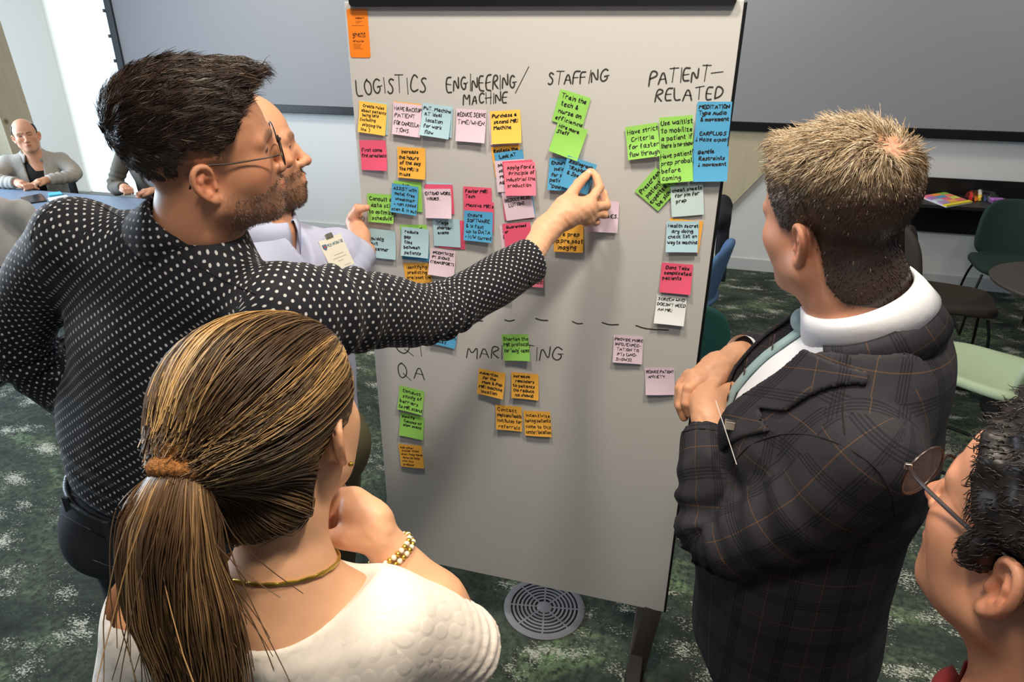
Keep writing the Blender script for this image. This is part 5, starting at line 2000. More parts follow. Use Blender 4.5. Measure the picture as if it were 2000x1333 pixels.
def man_suit():
    M, s = basis(-43, -6, -8), 1.0
    o = at(1562, 486, 0.945) - s * (A3(-0.083, -0.013, -0.024) @ M.T)
    opt = dict(skin=(188, 132, 104), brow_c=(110, 92, 80), jaw=1.06, fat=0.006, nose=1.05, beard=((120, 96, 84), 0.3),
               neck=[((0, -0.022, -0.05), 0.064), ((0, -0.035, -0.10), 0.068), ((0.0, -0.05, -0.16), 0.068), ((0.0, -0.06, -0.24), 0.066)])
    hl = hairline([0.12, 0.090, 0.070, 0.055, 0.044, 0.030, 0.014, 0.0, -0.02, -0.045, -0.07, -0.1], [0.10, 0.080, 0.070, 0.058, 0.030, -0.006, -0.012, 0.004, -0.006, -0.080, -0.104, -0.112])
    opt['scalp'] = (lambda q: sstep(-0.016, 0.014, q[:, 2] - hl(q)) * (1 - sstep(0.074, 0.080, np.abs(q[:, 0])) * (q[:, 2] < 0.012)), (62, 48, 42), 0.85)
    root = empty('person', (1.13, -0.56, 0), label='grey-haired man in a dark plaid suit with clasped hands', cat='person')
    X, Y, Z = basis(-80).T
    N = A3(1.145, -0.57, 1.445)
    Lsh, Rsh = A3(1.132, -0.735, 1.315), A3(1.145, -0.39, 1.365)
    pel, wst, chest = A3(1.125, -0.545, 0.80), A3(1.105, -0.55, 1.02), A3(1.12, -0.56, 1.24)
    Lel, Lcf = at(1412, 1052, 1.10), at(1384, 822, 1.165)
    Rel, Rcf = at(1575, 720, 1.36), at(1452, 694, 1.27)
    torso = Torso([pel, wst, chest, A3(1.145, -0.565, 1.34)], [0.215, 0.205, 0.205, 0.15], 0.80, X, Y)
    larm = Limb([Lsh, Lsh * 0.5 + Lel * 0.5 + A3(0.02, -0.012, 0.0), Lel, Lel * 0.5 + Lcf * 0.5 + A3(-0.004, -0.01, -0.006), Lcf], [0.078, 0.074, 0.062, 0.056, 0.047])
    rarm = Limb([Rsh, Rsh * 0.5 + Rel * 0.5 + A3(0, 0.02, 0), Rel, Rcf], [0.074, 0.068, 0.056, 0.043])

    nk0, nk1 = to_world(A3(0, -0.06, -0.22), o, M, s), to_world(A3(0, -0.05, -0.155), o, M, s)

    def trunk(P):
        d = smin(torso(P), seg(P, nk0, nk1, 0.105, 0.088), 0.05)
        return smin(d, chain(P, [Lsh + A3(0, 0.01, -0.004), N + A3(0.01, 0, -0.025), Rsh + A3(0, -0.01, 0)], [0.072, 0.066, 0.070], 0.02), 0.05)

    def vee(P):
        """front opening: negative inside the V"""
        q = P - N
        x, y, z = q @ X, q @ Y, q @ Z
        w = np.interp(z, [-0.48, -0.40, -0.10, 0.02, 0.1], [-0.03, 0.0, 0.084, 0.105, 0.115])
        return smax(np.abs(x + 0.018) - w, 0.02 - y, 0.004)

    def jacket(P):
        d = trunk(P)
        la = larm(P) + folds(P, larm, 0.31, 0.006, 0.045, 0.07) + folds(P, larm, 0.16, 0.003, 0.06, 0.09, 2)
        ra = rarm(P) + folds(P, rarm, 0.30, 0.004, 0.04, 0.06, 1)
        la = smax(la, cuff_cut(P, larm, 0.0), 0.003)
        ra = smax(ra, cuff_cut(P, rarm, 0.0), 0.003)
        # armhole: sleeves join with a visible seam
        d = smin(d, smin(la, ra, 0.01), 0.014)
        d = d + 0.0025 * wob(P, 0.2, 2)
        d = smax(d, -vee(P), 0.003)
        q = P - N
        # neck hole
        d = smax(d, -seg(P, to_world(A3(0, -0.055, -0.175), o, M, s), to_world(A3(0, -0.03, 0.0), o, M, s), 0.089, 0.10), 0.014)
        # hem with rounded front corners, and a side vent
        hem = 0.70 - P[:, 2] + 0.10 * sstep(0.06, 0.16, q @ Y)
        return smax(d, hem, 0.008)
    jk = garment('suit_jacket', jacket, (0.74, -0.92, 0.62), (1.46, -0.16, 1.50), 0.0068, PLAID_M, root, shirt_uv(trunk, [larm, rarm], X, Y, Z, N + A3(0.0, 0.012, 0), 0.004))
    tag(jk, 'charcoal plaid suit jacket with amber pinstripes')

    sth = mat('dark_thread', (10, 10, 12), 0.9)
    for px in ([(1432, 905), (1470, 868), (1540, 848), (1620, 860), (1700, 905), (1738, 960), (1748, 1010)], [(1655, 690), (1650, 750), (1646, 800), (1650, 850)], [(1330, 845), (1370, 838), (1420, 846)]):
        seam('seam', jacket, px, 0.6, 1.5, 0.0011, sth, jk)
    # lapels: raised leaves following the V
    def lapel(P):
        v = vee(P)
        q = P - N
        z = q @ Z
        y = q @ Y
        x = q @ X
        d = np.abs(trunk(P) + 0.0025 * wob(P, 0.2, 2) - 0.0035) - 0.0028
        wd = np.interp(z, [-0.34, -0.30, -0.13, -0.112, -0.095, 0.03], [-0.01, 0.02, 0.070, 0.034, 0.054, 0.05])
        d = smax(d, v - wd, 0.004)
        d = smax(d, -v - 0.004, 0.004)
        d = smax(d, -(y - 0.0), 0.004)
        return smax(d, z + 0.01, 0.004)
    garment('lapel', lapel, (0.85, -0.80, 1.02), (1.25, -0.30, 1.52), 0.0034, PLAID_M, jk, shirt_uv(trunk, [], X, Y, basis(-80, 0, 30).T[2], N))
    # jacket collar wrapping the neck
    nM = basis(-66, -25, -16)
    cO = to_world(A3(0.0, -0.045, -0.125), o, M, s)
    collar('jacket_collar', cO + A3(0.006, 0, -0.022), nM, [(0.081, 0.086, -0.03, -0.004), (0.081, 0.086, 0.006, -0.004), (0.084, 0.089, 0.009, -0.004), (0.090, 0.095, -0.004, -0.004), (0.100, 0.104, -0.040, -0.004)], 66, 294, PLAID_M, jk, thick=0.003)
    # white shirt: chest plate and collar
    SH = mat('white_cotton', (232, 234, 240), 0.75, spec=0.25, bump=0.15, bscale=60, bdist=0.003)

    def shirt(P):
        d = smin(torso(P), seg(P, N + A3(-0.01, 0, -0.05), N + A3(-0.02, 0.005, 0.0), 0.078, 0.07), 0.03) + 0.018
        q = P - N
        d = smax(smax(d, -(q @ Y) - 0.02, 0.004), -(q @ Z) - 0.42, 0.005)
        return smin(d, seg(P, nk0, nk1 - (nk1 - nk0) * 0.1, 0.090, 0.076), 0.02)
    sh = garment('dress_shirt', shirt, (0.84, -0.80, 1.0), (1.28, -0.32, 1.56), 0.007, SH, root)
    tag(sh, 'white dress shirt')
    collar('shirt_collar', cO, nM, [(0.069, 0.073, -0.03, -0.002), (0.069, 0.073, 0.008, -0.002), (0.0705, 0.0745, 0.020, -0.003), (0.074, 0.078, 0.022, -0.003), (0.079, 0.084, 0.006, -0.004), (0.087, 0.094, -0.024, -0.004)], 14, 346, SH, sh, thick=0.002)
    # tie with small shields
    TI = mat('pale_teal_silk', (150, 176, 178), 0.45, bump=0.2, bscale=900)
    yy = np.linspace(0.0, 0.30, 400)
    tie_pts = []
    for z in np.linspace(0.005, -0.36, 22):
        c = N + Y[None] * yy[:, None] + Z * z + X * 0.0
        f = shirt(c)
        k = np.where(f < 0)[0]
        yb = yy[k[-1]] if len(k) else 0.06
        tie_pts.append(N + Y * (yb + 0.007) + Z * z)
    tie_pts = np.array(tie_pts)
    hw = np.interp(np.linspace(0, 1, 22), [0, 0.08, 0.12, 1], [0.018, 0.020, 0.014, 0.038])
    tv = []
    for p, w in zip(tie_pts, hw):
        for e, dy in ((-1, -0.006), (-0.5, 0.0), (0, 0.002), (0.5, 0.0), (1, -0.006)):
            tv.append(p + X * e * w + Y * dy)
    tf = np.array([[i * 5 + j, (i + 1) * 5 + j, (i + 1) * 5 + j + 1, i * 5 + j + 1] for i in range(21) for j in range(4)])
    tie = mesh_np('necktie', tv, tf, TI, sh)
    sm = tie.modifiers.new('thickness', 'SOLIDIFY')
    sm.thickness = 0.003
    kn = nets(lambda P: ell(P, tie_pts[1] + Y * 0.004, (0.018, 0.022, 0.02)), tie_pts[1] - 0.04, tie_pts[1] + 0.04, 0.004)
    mesh_np('tie_knot', kn[0], kn[1], TI, tie)
    shm = mat('shield_red', (112, 58, 56), 0.6)
    for i in (4, 7, 10, 13, 16, 19):
        for e in (-0.45, 0.5):
            p = tie_pts[i] + X * e * hw[i] + Y * 0.0045 + Z * (0.01 if e > 0 else 0)
            u = 0.0062
            MB().prism([p + X * a * u + Z * b * u for a, b in ((-1, 1), (1, 1), (1, -0.2), (0, -1.3), (-1, -0.2))], Y * 0.0006).build('shield_emblem', shm, tie)
    # trousers, shoes
    tm = mat('dark_suiting', (24, 24, 28), 0.85, var=0.15, scale=40)
    hips = (pel + X * -0.09 + A3(0, 0, -0.02), pel + X * 0.09 + A3(0, 0, -0.02))
    ank = (A3(1.12, -0.66, 0.07), A3(1.14, -0.42, 0.07))

    def trousers(P):
        d = ell(P, pel + A3(0, 0, 0.0), (0.15, 0.19, 0.16))
        for h, a in zip(hips, ank):
            k_ = h * 0.5 + a * 0.5 + A3(-0.01, 0, 0.02)
            d = smin(d, chain(P, [h, k_, a], [0.10, 0.078, 0.066], 0.03), 0.03)
        return smax(d + 0.003 * wob(P, 0.14, 3), -(P[:, 2] - 0.045), 0.01)
    garment('trousers', trousers, (0.9, -0.85, 0.02), (1.35, -0.25, 1.0), 0.012, tm, root)
    for a in ank:
        shoe('shoe', a, -78, root, mat('black_shoe', (16, 15, 15), 0.3))

    # hands clasped: own right hand over the left
    W = lambda x, y, d: at(x, y, d)
    rh = dict(scale=1.05, palm=[W(1480, 690, 1.295), W(1440, 700, 1.268), W(1400, 722, 1.243), W(1362, 742, 1.228)], palm_r=[0.028, 0.0265, 0.0275, 0.022],
              heel=[(W(1405, 718, 1.24), W(1375, 752, 1.222), 0.022, 0.018)],
              index=[W(1366, 748, 1.212), W(1345, 760, 1.205), W(1340, 788, 1.205), W(1346, 808, 1.212)],
              middle=[W(1356, 742, 1.222), W(1334, 762, 1.222), W(1329, 793, 1.222), W(1336, 815, 1.226)],
              ring=[W(1348, 738, 1.235), W(1329, 758, 1.240), W(1326, 790, 1.242), W(1334, 812, 1.246)],
              little=[W(1344, 732, 1.248), W(1330, 750, 1.256), W(1328, 778, 1.262), W(1338, 800, 1.264)],
              thumb=[W(1408, 730, 1.225), W(1391, 760, 1.198), W(1374, 779, 1.192)])
    lh = dict(scale=1.0, palm=[W(1388, 850, 1.155), W(1386, 818, 1.170), W(1382, 790, 1.195), W(1378, 772, 1.212)], palm_r=[0.029, 0.027, 0.028, 0.026],
              heel=[(W(1398, 790, 1.19), W(1415, 770, 1.205), 0.019, 0.016)],
              thumb=[W(1408, 776, 1.20), W(1426, 760, 1.212), W(1438, 749, 1.222)],
              index=[W(1362, 778, 1.20), W(1356, 766, 1.215), W(1366, 756, 1.232), W(1378, 756, 1.240)],
              middle=[W(1360, 786, 1.205), W(1350, 778, 1.222), W(1356, 768, 1.240), W(1370, 766, 1.248)],
              ring=[W(1358, 796, 1.208), W(1349, 792, 1.228), W(1354, 784, 1.246), W(1368, 782, 1.252)],
              little=[W(1358, 806, 1.210), W(1352, 806, 1.230), W(1356, 800, 1.246), W(1366, 798, 1.252)])
    ctr = W(1390, 765, 1.22)
    p2 = nets(lambda P: hand_sdf(P, rh), W(1400, 750, 1.24) - 0.12, W(1400, 750, 1.24) + 0.12, 0.0024)
    p3 = nets(lambda P: hand_sdf(P, lh), W(1390, 800, 1.18) - 0.10, W(1390, 800, 1.18) + 0.10, 0.0024)

    def whole(P):
        q = to_local(P, o, M, s)
        return smin(head_sdf(q, opt), neck_sdf(q, opt), 0.02)

    def under(P):
        d = torso(P) + 0.04
        d = smin(d, chain(P, [Lsh, N + A3(0, 0, -0.06), Rsh], [0.04, 0.045, 0.04], 0.03), 0.03)
        d = smin(d, np.minimum(chain(P, larm.pts, [0.045, 0.045, 0.04, 0.035, 0.03]), chain(P, rarm.pts, [0.045, 0.045, 0.04, 0.03])), 0.02)
        for h, a in zip(hips, ank):
            d = smin(d, seg(P, h, a, 0.07, 0.04), 0.03)
        return d
    p1 = nets(whole, o - A3(0.20, 0.20, 0.25), o + A3(0.2, 0.2, 0.15), 0.003)
    p4 = nets(under, (0.85, -0.85, 0.06), (1.35, -0.2, 1.42), 0.022, polish=False)
    tone = (216, 164, 130)
    body = body_mesh(root, [p1, p2, p3, p4], lambda V, i: head_colors(to_local(V, o, M, s), opt) if i == 0 else hand_colors(V, rh if i == 1 else lh, tone) if i < 3 else np.tile(L3(tone), (len(V), 1)))
    # shirt cuff at the right wrist
    T = rarm.T[-1]
    MB().tube([rarm.C[-1] - T * 0.02, rarm.C[-1] + T * 0.012], 0.0365, 28, cap=False).build('shirt_cuff', SH, sh, smooth=True)

    # hair
    def cap(P):
        q = to_local(P, o, M, s)
        d = smin(head_sdf(q, dict(opt, ears=())), neck_sdf(q, opt), 0.02)
        th = 0.0008 + 0.007 * sstep(0.0, 0.06, q[:, 2]) + 0.005 * sstep(0.05, 0.1, q[:, 2])
        wl = np.linalg.norm(q - A3(0.0, -0.085, 0.10), axis=1)
        th = th - 0.006 * (1 - sstep(0.01, 0.035, wl))
        d = smin(d, ell(q, (-0.012, 0.078, 0.094), (0.028, 0.018, 0.022)) + th, 0.012)
        return smax(d - th + 0.0018 * sstep(0.0, 0.06, q[:, 2]) * wob(q, 0.018, 2), hl(q) + 0.003 - q[:, 2], 0.006)
    cv, cf = nets(cap, o - 0.16, o + 0.17, 0.0036)
    q = to_local(cv, o, M, s)

    def tone_at(q):
        top = sstep(0.035, 0.09, q[:, 2])[:, None]
        front = sstep(-0.02, 0.05, q[:, 1])[:, None]
        low = L3((58, 44, 38))
        side = L3((112, 104, 104))
        c = low * (1 - sstep(-0.02, 0.02, q[:, 2])[:, None]) + (side * front + L3((86, 68, 56)) * (1 - front)) * sstep(-0.02, 0.02, q[:, 2])[:, None]
        return c * (1 - top) + L3((140, 118, 90)) * top
    wl = np.linalg.norm(q - A3(0.0, -0.085, 0.10), axis=1)
    cc = tone_at(q) * 0.75
    w = 0.5 * (1 - sstep(0.012, 0.03, wl))[:, None]
    cc = cc * (1 - w) + L3((196, 132, 104)) * w
    hair = mesh_np('hair', cv, cf, HAIR_M, root, colors=cc)
    rng = np.random.default_rng(9)
    Nn = grad(cap, cv)
    wgt = (sstep(-0.002, 0.006, q[:, 2] - hl(q)) * (0.35 + 0.9 * sstep(0.0, 0.07, q[:, 2])) * (0.3 + 0.7 * sstep(0.012, 0.03, wl)) + 1e-6)
    n = 13000
    idx = pick(cv, wgt, n, rng)
    R0, N0, q0 = cv[idx] + rng.normal(size=(n, 3)) * 0.0015, Nn[idx], q[idx]
    length = (0.0045 + 0.019 * sstep(0.045, 0.10, q0[:, 2])) * rng.uniform(0.6, 1.3, n)
    wh = to_world(A3(0.0, -0.085, 0.10), o, M, s)
    cl = np.stack([wob(R0, 0.022, 1), wob(R0, 0.022, 2), wob(R0, 0.022, 3)], 1)
    jit = rng.normal(size=(n, 3)) * 0.16 + 0.42 * cl
    up = M[:, 2]

    def dirf(p, nn, t):
        d = p - wh
        d -= nn * (d * nn).sum(1)[:, None]
        d /= np.linalg.norm(d, axis=1)[:, None] + 1e-9
        ql = to_local(p, o, M, s)
        top = sstep(0.02, 0.09, ql[:, 2])[:, None]
        low = sstep(0.08, 0.03, ql[:, 2])[:, None]
        swirl = np.cross(nn, d)
        return d + nn * (0.05 + 0.22 * top) + swirl * 0.35 * top - up * 0.9 * low - nn * 0.03 * low + jit * (0.4 + 0.6 * top)
    paths = grow(R0, N0, cap, dirf, length, 5, lambda t: 0.0006, rng, 0.3)
    lt = sstep(0.0, 0.08, q0[:, 2])
    cols = tone_at(q0) * rng.uniform(0.6, 1.5, n)[:, None]
    pale = (rng.random(n) < 0.02 + 0.26 * sstep(0.02, 0.09, q0[:, 2]))[:, None]
    cols = np.where(pale, L3((200, 182, 156)) * rng.uniform(0.7, 1.1, n)[:, None], cols)
    strands('hair_strands', paths, 0.0006, cols, hair)
    # name card hanging edge-on from a clip, leather pouch edge
    bd = empty('name_badge', tuple(W(1425, 832, 1.12)), label='white name card clipped to the plaid jacket front, seen edge-on', cat='badge')
    solid = lambda P: np.minimum.reduce([jacket(P), shirt(P), hand_sdf(P, rh), hand_sdf(P, lh)])
    ds = np.linspace(0.9, 1.35, 400)
    hit = []
    for t_ in np.linspace(0, 1, 9):
        k_ = np.where(solid(CAM + ds[:, None] * ray(1398 + 39 * t_, 786 + 119 * t_)) < 0)[0]
        hit.append(ds[k_[0]] if len(k_) else 1.3)
    dc = min(hit) - 0.002
    a, b = W(1398, 786, dc), W(1437, 905, dc)
    vv = ray(1418, 845)
    vv = vv / np.linalg.norm(vv)
    dn = b - a
    nrm = np.cross(dn, vv)
    nrm /= np.linalg.norm(nrm)
    side = vv * -0.055
    MB().prism([a, b, b + side, a + side], nrm * 0.0012).build('card', mat('card_white', (225, 226, 230), 0.5), bd)
    MB().box((-0.008, -0.006, -0.007), (0.008, 0.006, 0.007), Matrix.Translation(Vector(W(1426, 830, dc + 0.001))), bevel=0.0015).build('clip', mat('steel', (190, 180, 165), 0.25, metal=1.0), bd)
    ps = MB().tube(catmull([W(1433, 850, 1.16), W(1450, 846, 1.152), W(1470, 850, 1.15), W(1462, 860, 1.155), W(1440, 862, 1.16)], 16), 0.0035, 8).build('pocket_strap', mat('tan_leather', (122, 70, 44), 0.5), jk, smooth=True)
    return root


man_suit()
# ================================================================== woman with the ponytail, hand at her chin
def woman():
    s = 0.94
    M = basis(1, -4, -6)
    o = at(664, 872, 0.745) - s * (A3(0.083, -0.013, -0.024) @ M.T)
    opt = dict(skin=(222, 172, 134), brow_c=(92, 66, 48), jaw=0.92, fat=0.0, nose=0.92, brow=0.85,
               neck=[((0, -0.022, -0.05), 0.053), ((0, -0.034, -0.10), 0.052), ((0.0, -0.05, -0.18), 0.055), ((0.0, -0.06, -0.26), 0.075)])
    hl = hairline([0.12, 0.085, 0.066, 0.052, 0.040, 0.026, 0.010, -0.01, -0.03, -0.06, -0.1], [0.10, 0.080, 0.070, 0.052, 0.022, 0.0, -0.008, 0.0, -0.030, -0.098, -0.104])
    opt['scalp'] = (lambda q: sstep(-0.008, 0.010, q[:, 2] - hl(q)), (52, 38, 28), 0.9)
    X, Y, Z = basis(8).T
    N = to_world(A3(0.0, -0.062, -0.25), o, M, s)
    root = empty('person', (N[0], N[1], 0), label='woman with a brown ponytail and white top holding her chin', cat='person')
    Rsh = at(752, 1222, 0.82)
    Lsh = at(330, 1205, 0.76)
    Rel = at(905, 1262, 0.93)
    Rwr = at(762, 1076, 0.895)
    Lel = at(262, 1480, 0.86)
    Lwr = Lel + A3(0.16, 0.14, 0.03)
    pel = N + A3(0.02, 0.02, -0.50)
    wst = N + A3(0.01, 0.02, -0.30)
    chest = N + A3(0.0, 0.035, -0.14)
    torso = Torso([pel, wst, chest, N + A3(0, 0.02, -0.075)], [0.165, 0.135, 0.155, 0.11], 0.66, X, Y)
    rup = Limb([Rsh, Rsh * 0.5 + Rel * 0.5 + A3(0, 0, 0.004), Rel], [0.057, 0.052, 0.046])
    rfo = [Rel, Rel * 0.55 + Rwr * 0.45 + A3(0.004, 0, 0.002), Rwr]
    lup = Limb([Lsh, Lel, Lwr], [0.055, 0.047, 0.034])
    lsl = Limb([Lsh, Lsh * 0.5 + Lel * 0.5, Lel], [0.056, 0.052, 0.048])
    h = dict(scale=0.92, palm=[Rwr, at(722, 1030, 0.888), at(694, 1000, 0.885)], palm_r=[0.0245, 0.0245, 0.023],
             heel=[(at(735, 1012, 0.885), at(690, 975, 0.895), 0.020, 0.016), (at(738, 1050, 0.88), at(676, 1050, 0.87), 0.019, 0.015)],
             index=[at(694, 972, 0.897), at(668, 966, 0.893), at(648, 985, 0.885), at(640, 1004, 0.880)],
             middle=[at(684, 990, 0.905), at(658, 982, 0.905), at(640, 1002, 0.90), at(636, 1022, 0.893)],
             ring=[at(680, 1006, 0.912), at(655, 1002, 0.915), at(640, 1020, 0.91), at(640, 1036, 0.90)],
             little=[at(680, 1022, 0.915), at(660, 1022, 0.92), at(648, 1036, 0.915), at(650, 1048, 0.905)],
             thumb=[at(688, 1052, 0.872), at(655, 1052, 0.868), at(628, 1046, 0.868)])

    def skin(P):
        q = to_local(P, o, M, s)
        d = smin(head_sdf(q, opt), neck_sdf(q, opt) * s, 0.02)
        tr = torso(P)
        tr = smin(tr, chain(P, [Lsh + A3(0.015, 0, 0), N + A3(0, 0.015, -0.028), Rsh + A3(-0.015, 0, 0)], [0.050, 0.052, 0.050], 0.02), 0.05)
        # shoulder blades and spine groove
        tr = smin(tr, ell(P, N + X * 0.085 + A3(0, -0.035, -0.14), (0.05, 0.03, 0.07)), 0.04)
        tr = smin(tr, ell(P, N - X * 0.085 + A3(0, -0.035, -0.14), (0.05, 0.03, 0.07)), 0.04)
        d = smin(d, tr, 0.045)
        d = smin(d, rup(P) + 0.004, 0.02)
        fo = chain(P, rfo, [0.042, 0.040, 0.0255], 0.02)
        d = np.minimum(d, smin(d, fo, 0.012)) if False else smin(d, smin(fo, hand_sdf(P, h), 0.012), 0.002)
        d = smin(d, lup(P) + 0.004, 0.02)
        return d
    lo = A3(min(Lsh[0], Lel[0]) - 0.10, o[1] - 0.22, N[2] - 0.42)
    p1 = nets(skin, A3(Lsh[0] - 0.08, o[1] - 0.20, N[2] - 0.20), A3(Rel[0] + 0.08, o[1] + 0.30, o[2] + 0.14), 0.0034)
    legs = lambda P: smin(torso(P) + 0.02, np.minimum(seg(P, pel - X * 0.08, A3(pel[0] - 0.09, pel[1] + 0.02, 0.07), 0.085, 0.04), seg(P, pel + X * 0.08, A3(pel[0] + 0.09, pel[1] + 0.02, 0.07), 0.085, 0.04)), 0.03)
    p2 = nets(legs, (pel[0] - 0.25, pel[1] - 0.2, 0.05), (pel[0] + 0.25, pel[1] + 0.2, N[2] - 0.19), 0.02, polish=False)

    def colr(V, i):
        if i:
            return np.tile(L3(opt['skin']), (len(V), 1))
        C = head_colors(to_local(V, o, M, s), opt)
        dh = hand_sdf(V, h)
        w = (dh < 0.004)[:, None]
        return np.where(w, hand_colors(V, h, (224, 172, 136)), C)
    body = body_mesh(root, [p1, p2], colr)

    # white top with wide scooped back
    WT = white_top_material()

    def top(P):
        tr = torso(P)
        tr = smin(tr, chain(P, [Lsh + A3(0.01, 0, 0.0), N + A3(0, 0.015, -0.030), Rsh + A3(-0.01, 0, 0.0)], [0.063, 0.056, 0.057], 0.02), 0.05)
        tr = smin(tr, ell(P, N + X * 0.085 + A3(0, -0.035, -0.14), (0.055, 0.034, 0.075)), 0.04)
        tr = smin(tr, ell(P, N - X * 0.085 + A3(0, -0.035, -0.14), (0.055, 0.034, 0.075)), 0.04)
        tr = smin(tr, ell(P, N + A3(0.0, 0.10, -0.19), (0.13, 0.075, 0.09)), 0.04)
        ra = rup(P) - 0.006 + folds(P, rup, 0.16, 0.0018, 0.022, 0.05)
        ra = smax(ra, cuff_cut(P, rup, 0.012), 0.004)
        la = lsl(P) - 0.007
        tr = smin(tr, neck_sdf(to_local(P, o, M, s), opt) * s, 0.045)
        d = smin(tr, smin(ra, la, 0.01), 0.022) - 0.003 + 0.0016 * wob(P, 0.1, 2)
        # scoop: everything inside an upright oval round the neck is open
        q = P - N
        x, y, z = q @ X - 0.012, q @ Y, q @ Z
        sc = np.sqrt((x / 0.098) ** 2 + ((np.minimum(y + 0.0, 0) * 0.55 + np.maximum(y, 0) * 0.7 + np.minimum(z + 0.035, 0.06)) / 0.105) ** 2) - 1
        depth = np.where(y < 0.02, -0.118, -0.10)
        sc2 = (np.abs(x / 0.078) ** 2.6 + np.abs((z - 0.082) / 0.056) ** 2.6) ** (1 / 2.6) - 1
        d = smax(d, -sc2 * 0.09, 0.003)
        return smax(d, -(q @ Z) - 0.52, 0.01)
    tp = garment('knit_top', top, (Lel[0] - 0.12, N[1] - 0.22, N[2] - 0.54), (Rel[0] + 0.10, N[1] + 0.30, N[2] + 0.06), 0.0055, WT, root,
                 shirt_uv(lambda P: torso(P), [rup, lsl], X, Y, Z, N, 0.02))
    tag(tp, 'white textured top with a scooped neckline')
    JM = mat('dark_skirt', (40, 42, 48), 0.8)

    def pants(P):
        d = ell(P, pel + A3(0, 0, -0.04), (0.175, 0.125, 0.15))
        for sx in (-1, 1):
            d = smin(d, seg(P, pel + X * 0.085 * sx + A3(0, 0, -0.08), A3(pel[0] + 0.09 * sx, pel[1] + 0.02, 0.08), 0.095, 0.062), 0.03)
        return smax(smax(d, P[:, 2] - pel[2] - 0.06, 0.01), 0.05 - P[:, 2], 0.01)
    garment('trousers', pants, (pel[0] - 0.28, pel[1] - 0.22, 0.03), (pel[0] + 0.28, pel[1] + 0.25, pel[2] + 0.1), 0.016, JM, root)
    for sx in (-1, 1):
        shoe('shoe', (pel[0] + 0.09 * sx, pel[1] + 0.02, 0), 6, root, mat('black_shoe', (16, 15, 15), 0.3))

    # ---------------- hair combed back into the tie
    tie_l = A3(-0.030, -0.150, -0.012)
    tie_w = at(357, 905, 0.638)
    tie_l = to_local(tie_w[None], o, M, s)[0]

    def cap(P):
        q = to_local(P, o, M, s)
        d = smin(head_sdf(q, dict(opt, ears=())), neck_sdf(q, opt), 0.02)
        th = 0.008 + 0.006 * sstep(0.02, -0.08, q[:, 1]) + 0.004 * sstep(0.05, 0.1, q[:, 2])
        d = (d - th) * s
        d = smin(d, seg(q, tie_l * 0.60 + A3(0, 0, 0.004), tie_l * 0.96, 0.050, 0.016) * s, 0.035)
        return smax(d, (hl(q) + 0.004 - q[:, 2]) * s, 0.010)
    cv, cf = nets(cap, o - 0.20, o + 0.16, 0.0036)
    dark = L3((74, 54, 36))
    hair = mesh_np('hair', cv, cf, HAIR_M, root, colors=np.tile(dark * 0.8, (len(cv), 1)))
    rng = np.random.default_rng(21)
    q = to_local(cv, o, M, s)
    edge = q[:, 2] - hl(q)
    n = 10500
    wgt = 0.25 * (edge > 0.002) + 2.2 * np.exp(-((edge - 0.006) / 0.008) ** 2) * (edge > 0.0)
    wgt = wgt * (np.linalg.norm(q - tie_l, axis=1) > 0.035) + 1e-9
    idx = pick(cv, wgt, n, rng)
    R0 = cv[idx] + rng.normal(size=(n, 3)) * 0.001
    Nn = grad(cap, R0)
    tgt = to_world(tie_l * 0.97, o, M, s) + rng.normal(size=(n, 3)) * 0.007
    dist0 = np.linalg.norm(R0 - tgt, axis=1)
    L = dist0 * 1.06
    up = M[:, 2]
    q0 = to_local(R0, o, M, s)

    def dirf(p, nn, t):
        d = tgt - p
        r = np.linalg.norm(d, axis=1)[:, None]
        d = d / (r + 1e-6)
        tg = d - nn * (d * nn).sum(1)[:, None] * np.clip(r / 0.05, 0, 1)
        # side hair first sweeps back, then dips to the tie
        return tg + M[:, 1] * -0.12 + nn * 0.0
    paths = grow(R0, Nn, cap, dirf, L, 12, lambda t: 0.0007, rng, 0.2)
    # hand-painted look of the highlights follows strand bundles across the head
    ang = np.arctan2(q0[:, 0], q0[:, 2] + 0.01)
    band = np.sin(ang * 9 + 1.5 * np.sin(q0[:, 1] * 30) + 0.6) * 0.5 + np.sin(ang * 23 + 2) * 0.35 + rng.normal(size=n) * 0.28
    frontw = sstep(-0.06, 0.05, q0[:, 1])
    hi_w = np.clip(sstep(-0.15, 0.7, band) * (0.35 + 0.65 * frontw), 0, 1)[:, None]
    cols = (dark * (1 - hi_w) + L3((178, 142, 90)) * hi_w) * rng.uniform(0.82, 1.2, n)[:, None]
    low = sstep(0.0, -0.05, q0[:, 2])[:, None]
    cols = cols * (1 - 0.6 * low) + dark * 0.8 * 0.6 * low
    strands('combed_strands', paths, 0.0008, cols, hair, taper=0.6)
    # ponytail
    tail = [tie_w, at(340, 972, 0.628), at(334, 1070, 0.635), at(358, 1180, 0.652), at(394, 1290, 0.67), at(425, 1440, 0.69)]
    tc = catmull(tail, 26)
    T, Nf, B = frames(tc)
    n = 3600
    rr = np.sqrt(rng.random(n))
    aa = rng.uniform(0, 6.283, n)
    wprof = np.interp(np.linspace(0, 1, 26), [0, 0.08, 0.3, 0.6, 1.0], [0.016, 0.026, 0.046, 0.053, 0.042])
    fl = rng.normal(size=n) * 0.16
    P = np.zeros((n, 26, 3))
    ln = rng.uniform(0.72, 1.0, n) * (1 - 0.10 * rr)
    ts = np.linspace(0, 1, 26)
    lerp = lambda A_, t: np.stack([np.interp(t, ts, A_[:, c]) for c in range(3)], 1)
